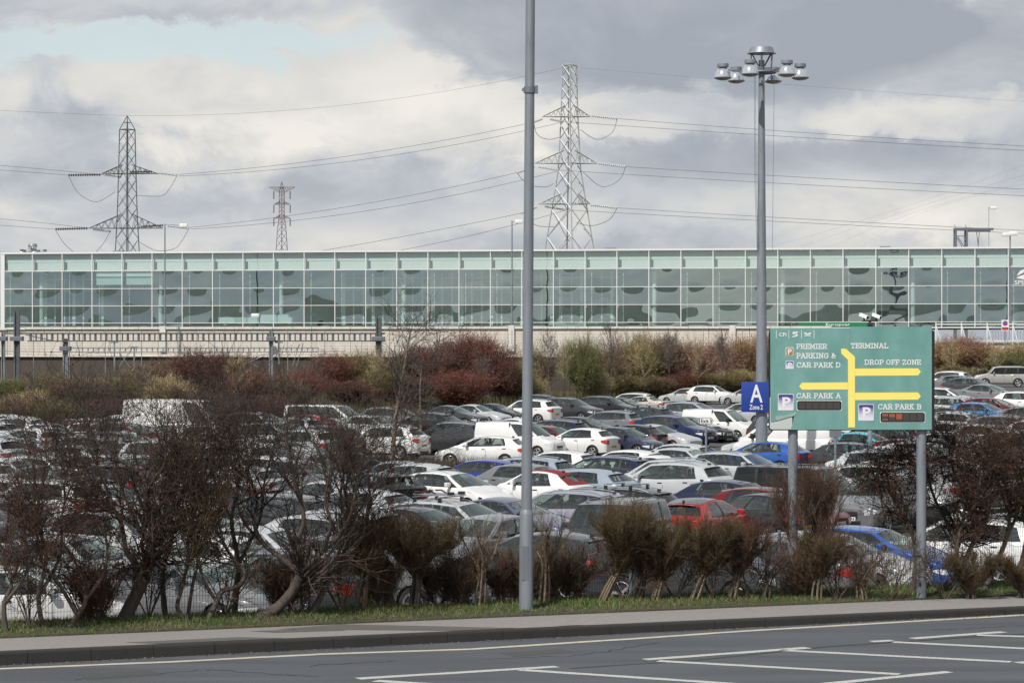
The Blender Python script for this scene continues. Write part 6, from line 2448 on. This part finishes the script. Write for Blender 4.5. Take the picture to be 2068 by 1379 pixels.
    mb.box((h + .022, 0, zf - .205), (.012, wv * 1.1, .018))
    M['grille'] = mb.mesh('grille', [black_m, chrome_m], 30)
    for nm, x, z, m in (('F', h + .024, s.clr + .27, plate_white), ('B', -h - .012, (zr - .45 if not van else zr - .55), plate_yellow)):
        mb = MB()
        mb.box((x, 0, z), (.012, .52, .112))
        mb.m = 1
        for i in range(7):
            if i != 4:
                mb.box((x + (.0065 if x > 0 else -.0065), -.20 + i * .066, z), (.002, .036, .07))
        M['number_plate' + nm] = mb.mesh('number_plate', [m, black_m])
    if not van:
        mb = MB()
        mb.box((-h - .006, 0, s.clr + .10), (.02, wv * 1.7, .14))
        M['bumper_insert'] = mb.mesh('bumper_insert', black_m)
    # ---- wheels
    Rr = s.R
    rot = Matrix.Rotation(R(-90), 4, 'X')
    mb = MB()
    mb.lathe([(Rr * .66, .10), (Rr * .70, .105), (Rr * .93, .10), (Rr * .99, .07), (Rr, 0), (Rr * .99, -.08), (Rr * .9, -.10), (0, -.10)], 24, rot)
    mb.lathe([(0, .05), (Rr * .68, .06)], 24, rot)
    M['wheel'] = mb.mesh('wheel', rubber_m, 40)
    mb = MB()
    mb.lathe([(Rr * .60, .085), (Rr * .67, .105), (Rr * .70, .10)], 24, rot)
    mb.lathe([(0, .10), (Rr * .13, .10), (Rr * .15, .08)], 12, rot)
    for i in range(5):
        a = i * 2 * math.pi / 5
        c, sn = math.cos(a), math.sin(a)
        Mx = rot @ Matrix.Rotation(a, 4, 'Z') @ Matrix.Translation((Rr * .36, 0, .088))
        mb.box((0, 0, 0), (Rr * .60, Rr * .17, .02), mat=Mx)
    M['rim'] = mb.mesh('rim', rim_m, 40)
    return s, M


CARCACHE = {}


def build_car(key, name, label, cat, loc, heading, color, group, extra=None, roofcol=None):
    if key not in CARCACHE:
        CARCACHE[key] = car_meshes(key)
    s, M = CARCACHE[key]
    t = thing(name, label, cat, loc, R(heading), group)
    col4 = (*color, 1)
    body = obj_from(M['body'], 'body', t)
    body.color = col4
    for k, nm in (('windscreen', 'windscreen'), ('rear_window', 'rear_window'), ('side_windowL', 'side_window'), ('side_windowR', 'side_window'), ('seats', 'seats'),
                  ('headlightL', 'headlight'), ('headlightR', 'headlight'), ('tail_lightL', 'tail_light'), ('tail_lightR', 'tail_light'), ('grille', 'grille'),
                  ('number_plateF', 'number_plate'), ('number_plateB', 'number_plate'), ('bumper_insert', 'bumper_insert')):
        if k in M:
            obj_from(M[k], nm, t)
    for k in ('door_mirrorL', 'door_mirrorR'):
        o = obj_from(M[k], 'door_mirror', t)
        o.color = col4
    for xw in s.p['wb']:
        for sg in (1, -1):
            w = obj_from(M['wheel'], 'wheel', t, (xw, sg * (s.p['W'] / 2 - .115), s.R))
            w.rotation_euler = (0, 0, 0 if sg > 0 else math.pi)
            obj_from(M['rim'], 'rim', w)
    p = s.p
    if extra == 'spare':
        mb = MB()
        mb.lathe([(0, .0), (.36, .0), (.365, .03), (.365, .19), (.34, .215), (.2, .225), (0, .225)], 28, Matrix.Translation((-s.h - .01, -.12, .98)) @ Matrix.Rotation(R(-90), 4, 'Y'))
        o = mb.build('spare_wheel_cover', paint_m, t, 40)
        o.color = col4
    if extra in ('bars', 'rack'):
        for tt in (.28, .66):
            v = s.roof(tt, 0)
            e = s.S(tt, 1.0)
            mb = MB()
            mb.cbox((v.x, 0, v.z + .10), (.06, e.y * 2 + .02, .025), .006)
            mb.m = 1
            for sg in (1, -1):
                mb.cbox((v.x, sg * (e.y - .06), e.z + .06), (.10, .06, .12), .015)
            mb.build('roof_bar', [galv, black_m], t, 30)
    if extra == 'rack':
        v = s.roof(.45, 0)
        for y in (-.25, .25):
            mb = MB()
            mb.cbox((v.x, y, v.z + .14), (1.35, .07, .035), .008)
            mb.m = 1
            mb.cbox((v.x + .55, y, v.z + .19), (.18, .11, .07), .02)
            mb.cbox((v.x - .55, y, v.z + .19), (.18, .11, .07), .02)
            mb.tube([(v.x + .05, y, v.z + .16), (v.x - .15, y + .05, v.z + .24), (v.x - .35, y + .06, v.z + .23)], .022, 6)
            mb.build('cycle_carrier', [galv, black_m], t, 30)
    if extra == 'hood':      # folded fabric roof in its own colour
        mb = MB()
        vs2 = lin(-.90, .90, 7)
        P = [[s.roof(tt, v) + Vector((0, 0, .010)) for v in vs2] for tt in lin(.10, 1, 8)]
        grid_faces(mb, P, True)
        mb.m = 1
        P2 = [[s.rear(v, q) + Vector((-.012, 0, .004)) for q in lin(.02, 1.0, 8)] for v in lin(-.97, .97, 9)]
        grid_faces(mb, P2, True, lambda i, j: 2 <= i <= 5 and 2 <= j <= 5)
        mb.build('fabric_roof', [hood_m, hood_m], t, 40)
    if extra == 'darkroof':
        mb = MB()
        grid_faces(mb, [[s.roof(tt, v) + Vector((0, 0, .006)) for v in lin(-.98, .98, 7)] for tt in lin(.02, .99, 8)], True)
        o = mb.build('roof_panel', paint_m, t, 60)
        o.color = (.03, .03, .032, 1)
    if extra == 'spoiler':
        mb = MB()
        mb.cbox((p['D1'] - .12, 0, s.zroof(1) + .045), (.34, p['W'] * .62, .04), .012)
        mb.build('spoiler', black_m, t, 40)
    if extra == 'roofbox':
        v = s.roof(.5, 0)
        mb = MB()
        mb.cbox((v.x, 0, v.z + .18), (1.5, .8, .2), .06)
        mb.build('roof_box', black_m, t, 40)
    return t


hood_m = mat('red_fabric', (0.20, 0.018, 0.022), 0.8)
WHITE, SILV, GREY, BLACK = (.78, .78, .77), (.48, .495, .51), (.17, .175, .185), (.012, .012, .014)
LBLUE, BLUE, NAVY, RED, DRED, CHAMP, TEAL, DGREY, PURPS, BROWN = (.29, .34, .41), (.02, .09, .36), (.007, .013, .05), (.40, .012, .014), (.13, .008, .010), (.52, .48, .43), (.05, .40, .48), (.04, .042, .047), (.28, .28, .35), (.10, .06, .05)
CN = {'hatch': 'hatchback', 'supermini': 'hatchback', 'sedan': 'saloon', 'estate': 'estate', 'suv': 'off roader', 'offroader': 'off roader', 'mpv': 'people carrier', 'small_van': 'van', 'van': 'van', 'large_van': 'van', 'minibus': 'minibus', 'city': 'city car'}

# kind, colour, centre column, roof row, heading (degrees, 0 = right, positive = away), label, extra
CARS = [
    # far rows behind the sign and mast
    ('estate', SILV, 1384, 783, 150, 'silver estate with tall red tail lights, back row left of the blue zone plate', None),
    ('suv', WHITE, 1440, 778, -30, 'white off roader facing right in the back row behind the silver estate', None),
    ('hatch', SILV, 1508, 783, 150, 'silver car half hidden by the blue zone plate in the back row', None),
    ('estate', WHITE, 1268, 793, 150, 'white estate roof with silver rails in the back row, leftmost against the hedge', None),
    ('sedan', CHAMP, 1292, 799, 150, 'champagne saloon in front of the white estate roof in the back rows', None),
    ('sedan', BLACK, 1258, 802, -30, 'black saloon nose left of the champagne saloon', None),
    ('suv', BLACK, 1226, 800, -30, 'black off roader with a black door mirror, facing right in the back rows', None),
    ('suv', DGREY, 1152, 803, -32, 'dark car with a pale roof edge, facing right beside the white off roader tail', None),
    ('suv', BLACK, 1100, 797, -32, 'black off roader with white headlights behind the white off roader right of the column', None),
    ('suv', WHITE, 1058, 806, 150, 'white off roader with red tail lights straight behind the grey column', None),
    ('mpv', (.28, .31, .36), 1402, 811, -30, 'blue grey people carrier facing right above the small white van', None),
    ('estate', SILV, 1500, 812, 150, 'silver estate low behind the zone plate, right of the people carrier', None),
    ('estate', GREY, 1222, 829, 148, 'grey estate with pillars showing dark, behind the white three door hatchback', None),
    ('suv', DGREY, 1292, 820, 148, 'dark off roader with black roof rails left of the small white van', 'bars'),
    ('hatch', BLACK, 1180, 841, -32, 'black hatchback roof right of the one with the red tail light', None),
    ('estate', NAVY, 1108, 847, 150, 'dark navy car with a bright window edge and red tail light by the column', None),
    ('hatch', DRED, 1118, 859, -32, 'dark red hatchback facing right beside the white three door hatchback', None),
    ('small_van', WHITE, 1052, 850, -27, 'small white panel van crossing behind the grey column', None),
    ('hatch', WHITE, 975, 879, 165, 'white hatchback broadside behind the strip of dry stalks', None),
    ('supermini', WHITE, 1170, 863, 147, 'white three door hatchback with dark tail lights, right of the red one', None),
    ('supermini', (.035, .045, .085), 1222, 861, -34, 'blue grey small car nose between the white and the black hatchbacks', None),
    ('supermini', BLACK, 1272, 856, 146, 'black hatchback with one big red tail light and silver wheel', None),
    ('sedan', SILV, 1312, 857, -34, 'silver saloon nose beside the black hatchback', None),
    ('suv', (.008, .018, .075), 1362, 839, -34, 'dark blue crossover behind the exit sign post', None),
    ('sedan', BLACK, 1408, 840, -33, 'black saloon with four round headlights right of the exit sign', None),
    ('small_van', WHITE, 1456, 825, -32, 'small white van facing right above the exit sign', None),
    ('van', WHITE, 1586, 852, 160, 'large white van with rear doors under the green sign', None),
    ('hatch', BLUE, 1536, 890, 152, 'bright blue hatchback passing behind the left sign post', None),
    ('supermini', TEAL, 1752, 872, -35, 'teal small car right of the large white van', None),
    ('hatch', DGREY, 1728, 893, -35, 'dark grey hatchback nose right of the white van rear doors', None),
    ('estate', BLACK, 1800, 862, -35, 'black estate behind the camera mast foot', None),
    # right of the sign
    ('suv', WHITE, 1908, 749, 150, 'white off roader with a red tail light just right of the green sign', None),
    ('offroader', (.36, .345, .33), 2022, 739, 172, 'tall silver grey off roader in the back row at the right edge', None),
    ('hatch', GREY, 1945, 757, -30, 'grey car nose between the white and the silver grey off roaders', None),
    ('hatch', DGREY, 1965, 762, -30, 'dark hatchback in front of the tall silver grey off roader', None),
    ('sedan', GREY, 1990, 776, -30, 'grey saloon with a long silver window line below the off roaders', None),
    ('estate', WHITE, 1915, 781, -30, 'white estate facing right below the white off roader tail', None),
    ('hatch', DRED, 2020, 800, -32, 'dark red hatchback facing right near the right edge', None),
    ('hatch', WHITE, 2075, 790, -25, 'white hatchback cut by the right edge behind the red one', None),
    ('hatch', (.05, .18, .40), 1985, 812, -32, 'mid blue hatchback in front of the dark red one at right', None),
    ('estate', SILV, 1930, 803, -32, 'silver estate between the white estate and the blue hatchback', None),
    ('sedan', NAVY, 1900, 822, 148, 'dark navy saloon with red tail light beside the edge of the green sign', None),
    ('hatch', SILV, 1950, 832, -32, 'silver hatchback behind the top of the dark trees', None),
    ('estate', GREY, 2050, 838, -32, 'grey estate over the tops of the dark trees, right edge', None),
    ('hatch', WHITE, 2000, 856, -32, 'white hatchback seen through the tops of the dark trees', None),
    ('sedan', WHITE, 2066, 868, 150, 'white saloon through the dark twigs at the right edge', None),
    ('hatch', SILV, 1925, 873, -32, 'silver hatchback through the dark twigs, right of the right sign post', None),
    ('estate', WHITE, 1985, 905, 150, 'white estate deep behind the dark trees', None),
    ('hatch', GREY, 1880, 905, -32, 'grey hatchback straight behind the right sign post', None),
    # left, beyond the branches
    ('large_van', WHITE, 362, 805, -14, 'tall white van with a black door window, behind the bare trees at left', None),
    ('mpv', (.40, .41, .45), 528, 831, -30, 'silver grey people carrier right of the tall white van', None),
    ('minibus', WHITE, 660, 816, -26, 'white minibus with a long band of dark side windows', None),
    ('hatch', RED, 594, 838, 150, 'bright red hatchback between the white minibus and the people carrier', None),
    ('suv', BLACK, 668, 858, 150, 'black off roader right of the bright red hatchback', None),
    ('suv', WHITE, 770, 858, 157, 'large white off roader behind the young pale trunked tree', None),
    ('estate', GREY, 800, 822, -30, 'grey estate behind the pale trunk of the young tree', None),
    ('hatch', BLACK, 858, 832, 150, 'black hatchback with small red tail lights right of the young trees', None),
    ('sedan', DGREY, 915, 818, -31, 'dark grey saloon facing right, leftmost of the three noses by the column', None),
    ('sedan', SILV, 962, 816, -31, 'silver saloon facing right, middle of the three noses by the column', None),
    ('sedan', BLACK, 1008, 814, -31, 'black saloon facing right, nearest of the three noses to the column', None),
    ('suv', DGREY, 882, 853, 150, 'dark grey off roader with bright windows left of the small white van', None),
    ('hatch', SILV, 742, 838, -30, 'silver hatchback left of the young pale trunk, front of the back rows', None),
    # middle rows
    ('estate', LBLUE, 1046, 921, 150, 'pale blue estate with a red tail light crossing behind the column', None),
    ('hatch', (.02, .03, .24), 948, 927, 152, 'deep blue hatchback under a pale roof, left of the column', None),
    ('hatch', SILV, 868, 932, 150, 'silver hatchback with a black rear window above the white one', None),
    ('sedan', LBLUE, 778, 930, 150, 'pale blue saloon with a red light strip right of the young tree foot', None),
    ('estate', NAVY, 1205, 920, 150, 'dark navy estate behind the silver hatchback with the black rear window', None),
    ('hatch', GREY, 1012, 939, -36, 'grey hatchback facing right behind the white one by the column', None),
    ('hatch', WHITE, 968, 948, -40, 'white hatchback facing right with clear dark side windows, left of the column', None),
    ('city', WHITE, 1090, 946, 150, 'tiny white car with a dark red fabric roof right of the column', 'hood'),
    ('hatch', LBLUE, 1196, 943, 147, 'pale silver blue hatchback with a wide dark rear window', None),
    ('suv', SILV, 1282, 929, 143, 'silver off roader with a spare wheel cover on its tail', 'spare'),
    ('suv', SILV, 1336, 932, 147, 'silver off roader with a wide red tail light right of the spare wheel cover', None),
    ('estate', SILV, 1502, 912, -36, 'silver estate under a dark roof facing right below the exit sign', None),
    ('offroader', BLACK, 1632, 939, -34, 'black boxy off roader with dark glass behind the left sign post', None),
    ('hatch', (.010, .018, .05), 1500, 969, -34, 'dark blue hatchback roof in front of the silver off roaders', None),
    ('hatch', DRED, 1546, 985, -34, 'dark red hatchback roof left of the left sign post', None),
    ('estate', BLACK, 1236, 983, 148, 'black estate with silver roof bars in front of the pale silver blue hatchback', 'bars'),
    ('estate', PURPS, 1136, 987, 150, 'silver estate with dark tail spoiler right of the column foot', None),
    ('hatch', BLACK, 1508, 991, 128, 'black hatchback showing its wide rear window above the shrubs', None),
    ('supermini', RED, 1424, 1003, 62, 'small car with a bright red tailgate rising above the olive shrubs', 'darkroof'),
    ('offroader', DGREY, 1240, 1008, 251, 'dark grey off roader facing the road above the olive shrubs', None),
    ('suv', GREY, 1752, 962, 240, 'grey off roader facing the road behind the left edge of the dark trees', None),
    ('estate', SILV, 930, 1010, -34, 'silver estate with a cycle carrier on its roof, left of the column', 'rack'),
    ('sedan', (.10, .10, .17), 1030, 1004, -34, 'dark blue grey saloon right of the one with the cycle carrier', None),
    ('hatch', GREY, 970, 1040, 236, 'grey hatchback facing the road behind the pale stemmed shrub', None),
    ('sedan', BLACK, 800, 1028, -34, 'black saloon with a bright window line above the olive shrub', None),
    ('hatch', BLACK, 780, 951, 128, 'black hatchback with twin red tail lights and a black spoiler', 'spoiler'),
    ('sedan', DGREY, 712, 911, 28, 'dark saloon with a red tail light at its left end, through the branches', None),
    # near the fence
    ('hatch', BLUE, 1765, 1062, -30, 'bright blue car nose by the right sign post, behind the mesh fence', None),
    ('hatch', SILV, 1672, 1074, -28, 'silver hatchback nose with a dark grille right up against the mesh fence', None),
    ('estate', WHITE, 1935, 1045, 150, 'white estate behind the bare trunks of the dark trees', None),
    ('van', WHITE, 2085, 968, 170, 'white van bulk at the right edge behind the dark trees', None),
    ('suv', DGREY, 1402, 1070, -30, 'dark grey off roader through the gap under the olive shrubs', None),
    ('estate', GREY, 1555, 1078, 150, 'grey estate with a yellow rear plate low behind the shrubs', None),
    ('hatch', DGREY, 1100, 1072, 150, 'dark hatchback low behind the column foot', None),
    ('hatch', WHITE, 110, 1130, 20, 'white hatchback with a red light close behind the fence at far left', None),
    ('sedan', GREY, 335, 1128, -26, 'grey saloon close behind the thick pale trunk', None),
    ('estate', DGREY, 560, 1105, 154, 'dark estate behind the bowl shaped tree', None),
    ('suv', GREY, 745, 1082, -30, 'grey off roader behind the dark clipped shrub', None),
]
FILL = [  # glimpsed through the bare branches at the left
    ('hatch', LBLUE, -10, 880), ('sedan', WHITE, 105, 862), ('hatch', SILV, 190, 878), ('estate', DGREY, 250, 872), ('hatch', WHITE, 470, 884), ('sedan', SILV, 560, 882),
    ('hatch', SILV, 30, 925), ('estate', WHITE, 140, 918), ('hatch', BLACK, 245, 922), ('sedan', WHITE, 350, 912), ('suv', SILV, 450, 916), ('hatch', WHITE, 560, 922), ('hatch', GREY, 640, 930),
    ('sedan', SILV, 0, 985), ('suv', WHITE, 110, 965), ('hatch', SILV, 240, 975), ('estate', WHITE, 370, 968), ('hatch', DRED, 480, 978), ('sedan', SILV, 600, 972), ('hatch', SILV, 690, 985),
    ('hatch', WHITE, 20, 1050), ('sedan', BLACK, 150, 1042), ('suv', SILV, 290, 1025), ('hatch', WHITE, 430, 1040), ('estate', SILV, 560, 1035), ('hatch', SILV, 680, 1040),
]
rf = random.Random(17)
cn_ = {WHITE: 'white', SILV: 'silver', LBLUE: 'pale blue', BLACK: 'black', GREY: 'grey', DGREY: 'dark grey', DRED: 'dark red'}
rowname = {0: 'farthest', 1: 'second farthest', 2: 'middle', 3: 'nearest'}
bounds = [6, 13, 20, 26]
for i, (k, c, px, yr) in enumerate(FILL):
    r = next(j for j, b_ in enumerate(bounds) if i < b_)
    idx = i - ([0] + bounds)[r]
    ordn = ('first', 'second', 'third', 'fourth', 'fifth', 'sixth', 'seventh')[idx]
    CARS.append((k, c, px, yr, rf.choice((-32, 148, -32, 150)), f'{cn_[c]} {CN[k]} glimpsed through the left branches, {rowname[r]} row, {ordn} from left', None))

placed = []
for (k, c, px, yr, hd, label, extra) in CARS:
    H = CAR[k]['H']
    d = 120.0
    for _ in range(30):      # the ground under the car decides the distance at which its roof stands that high
        x = (px - CX) / F * d
        d = 0.5 * d + 0.5 * (CAMZ - (lot_z(x, d) + H)) * F / (yr - HY)
    placed.append([(px - CX) / F * d, d, hd, k])


def corners(c, grow_=0.0):
    p = CAR[c[3]]
    a = R(c[2])
    e, n = Vector((math.cos(a), math.sin(a))), Vector((-math.sin(a), math.cos(a)))
    o = Vector((c[0], c[1]))
    return o, e, n, p['L'] / 2 + .06, p['W'] / 2 + .10


def push(a, b_):
    """least move that parts two car outlines, or None"""
    oa, ea, na, la, wa = corners(a)
    ob, eb, nb, lb, wb = corners(b_)
    dlt = ob - oa
    best = None
    for ax in (ea, na, eb, nb):
        ra = abs(ax.dot(ea)) * la + abs(ax.dot(na)) * wa
        rb = abs(ax.dot(eb)) * lb + abs(ax.dot(nb)) * wb
        ov = ra + rb - abs(ax.dot(dlt))
        if ov <= 0:
            return None
        # moving in depth hardly shows: weigh sideways moves as dearer
        cost = ov * (1 + 4.0 * abs(ax.x))
        if best is None or cost < best[0]:
            best = (cost, ov, ax if ax.dot(dlt) > 0 else -ax)
    return best[2] * best[1]


PIN = ('facing right with clear dark side', 'broadside', 'three door', 'small white panel', 'tiny white', 'wide dark rear', 'spare wheel', 'large white van', 'black boxy', 'bright blue hatch',
       'silver estate under', 'bright red tailgate', 'one big red', 'behind the exit sign', 'tall white van', 'large white off', 'small white van facing', 'facing the road above')
wts = [0.12 if any(q in c[5] for q in PIN) else (2.5 if 'glimpsed' in c[5] or 'behind the fence' in c[5] or 'low behind' in c[5] else 1.0) for c in CARS]
POSTS = [Vector((p.x, p.y)) for p in (mast_b, eb, cb, pb, ground_at(792, 121.0), ground_at(848, 135.0))]
for it in range(400):
    moved = 0
    for i in range(len(placed)):
        for j in range(i + 1, len(placed)):
            if abs(placed[i][0] - placed[j][0]) > 7 or abs(placed[i][1] - placed[j][1]) > 7:
                continue
            m = push(placed[i], placed[j])
            if m is not None:
                moved += 1
                fi = 1.04 * wts[i] / (wts[i] + wts[j])
                fj = 1.04 - fi
                placed[i][0] -= m.x * fi
                placed[i][1] -= m.y * fi
                placed[j][0] += m.x * fj
                placed[j][1] += m.y * fj
    for c in placed:      # clear of masts, posts and trees
        o, e, n, l, w = corners(c)
        for q in POSTS:
            v = q - o
            lx_, ly_ = v.dot(e), v.dot(n)
            if abs(lx_) < l + .3 and abs(ly_) < w + .3:
                mv = (w + .3 - abs(ly_)) * (-1 if ly_ > 0 else 1)
                c[0] += n.x * mv
                c[1] += n.y * mv
                moved += 1
    for c in placed:      # stay behind the fence
        o, e, n, l, w = corners(c)
        un = min(kun(o + e * sx_ * l + n * sy_ * w)[1] for sx_ in (-1, 1) for sy_ in (-1, 1))
        if un < 8.3:
            c[0] += KN.x * (8.3 - un)
            c[1] += KN.y * (8.3 - un)
            moved += 1
    if not moved:
        break
keep_ = list(range(len(placed)))
for i in range(len(placed) - 1, -1, -1):      # a bay that cannot hold two cars holds one
    if any(push(placed[i], placed[j]) is not None and push(placed[i], placed[j]).length > .15 for j in keep_ if j < i and abs(placed[i][1] - placed[j][1]) < 7):
        keep_.remove(i)
        print('dropped', CARS[i][5])
CARS, placed = [CARS[i] for i in keep_], [placed[i] for i in keep_]
print('cars', len(placed), 'settled after', it, 'left', moved)
ra = random.Random(77)
NAMES = {WHITE: 'white', SILV: 'silver', GREY: 'grey', BLACK: 'black', DGREY: 'dark grey', NAVY: 'navy', DRED: 'dark red', LBLUE: 'pale blue'}
KINDS = ['hatch', 'hatch', 'supermini', 'sedan', 'estate', 'suv', 'mpv']
used_labels = set(c[5] for c in CARS)
base_n = len(CARS)
ea_, na_ = Vector((math.cos(R(-33)), math.sin(R(-33)))), Vector((-math.sin(R(-33)), math.cos(R(-33))))
cands = []
for i in range(-60, 60):
    for j in range(-30, 110):
        cands.append(Vector((0, 45)) + ea_ * (i * 1.7) + na_ * (j * 1.2))
cands.sort(key=lambda v: v.y)
added = 0
for v in cands:
    if added >= 125 or v.y < 47:
        continue
    px = CX + F * v.x / v.y
    if not (-70 < px < 2130) or v.y > bank_edge(v.x, v.y) - 5 or kun(v)[1] < 10.5:
        continue
    if 620 < px < 1085 and 118 < v.y < 126:
        continue
    kd_ = ra.choice(KINDS)
    c = [v.x, v.y, ra.choice((-33, 147, -33, 148)), kd_]
    if any(abs(c[0] - p[0]) < 7 and abs(c[1] - p[1]) < 7 and push(c, p) is not None for p in placed):
        continue
    o, e, n, l, w = corners(c)
    if any(abs((q - o).dot(e)) < l + .3 and abs((q - o).dot(n)) < w + .3 for q in POSTS):
        continue
    if 600 < px < 1770:      # keep the cars that stand in full view clear
        yt, hide = HY + (CAMZ - lot_z(v.x, v.y) - CAR[kd_]['H']) * F / v.y, False
        for q in range(base_n):
            p = placed[q]
            if p[1] <= v.y or 'glimpsed' in CARS[q][5]:
                continue
            pp = CX + F * p[0] / p[1]
            hw = 1.9 * F / v.y + 1.9 * F / p[1]
            zb_ = lot_z(p[0], p[1])
            yb = HY + (CAMZ - zb_ - CAR[p[3]]['H'] * (.35 if any(w_ in CARS[q][5] for w_ in PIN) else .48)) * F / p[1]
            if abs(pp - px) < hw * .80 and yt < yb:
                hide = True
                break
        if hide:
            continue
    if 1560 < px < 1770 and v.y < 122 and v.y > 84:
        continue
    col = ra.choice((WHITE, WHITE, WHITE, WHITE, SILV, SILV, SILV, SILV, SILV, GREY, BLACK, DGREY, LBLUE, DRED))
    lab = None
    for q in sorted(range(base_n), key=lambda q: (placed[q][0] - v.x) ** 2 + (placed[q][1] - v.y) ** 2)[:14]:
        L0 = CARS[q][5]
        if len(L0.split()) > 11:
            continue
        dx, dy = v.x - placed[q][0], v.y - placed[q][1]
        rel = ('beyond' if dy > 0 else 'this side of') if abs(dy) > abs(dx) else ('right of' if dx > 0 else 'left of')
        t_ = f'{NAMES[col]} {CN[kd_]} {rel} the {L0}'
        if len(t_.split()) <= 16 and t_ not in used_labels and not any(u.startswith(f'{NAMES[col]} {CN[kd_]}') and u.endswith(L0) for u in used_labels):
            lab = t_
            break
    if lab is None:
        continue
    used_labels.add(lab)
    placed.append(c)
    CARS.append((kd_, col, px, 0, c[2], lab, None))
    added += 1
print('filled', added)
for (k, c, px, yr, hd, label, extra), (x, y, _, _) in zip(CARS, placed):
    d0 = (x * F / y + CX - px, y)
    nm = {'small_van': 'parked_van', 'van': 'parked_van', 'large_van': 'parked_van', 'minibus': 'parked_minibus'}.get(k, 'parked_car')
    if abs(d0[0]) > 25:
        print('shifted', round(d0[0]), label)
    build_car(k, nm, label, 'van' if 'van' in nm else ('minibus' if 'bus' in nm else 'car'), (x, y, lot_z(x, y)), hd, c, 'cars parked in the car park', extra)

# white bay lines on the car park
mb = MB()
for r in range(9):
    for i in range(30):
        p = Vector((-46 + r * 11.5 + i * 1.3, 60 + i * 5.2 + r * 2.0, 0))
        a = R(-33)
        e, n = Vector((math.cos(a), math.sin(a), 0)) * 2.4, Vector((-math.sin(a), math.cos(a), 0)) * .05
        if kun(p)[1] < 12 or p.y > bank_edge(p.x, p.y) - 4:
            continue
        z = Vector((0, 0, lot_z(p.x, p.y) + .006))
        mb.face([p - e - n + z, p + e - n + z, p + e + n + z, p - e + n + z])
tag(mb.build('bay_markings', line_white), kind='structure')
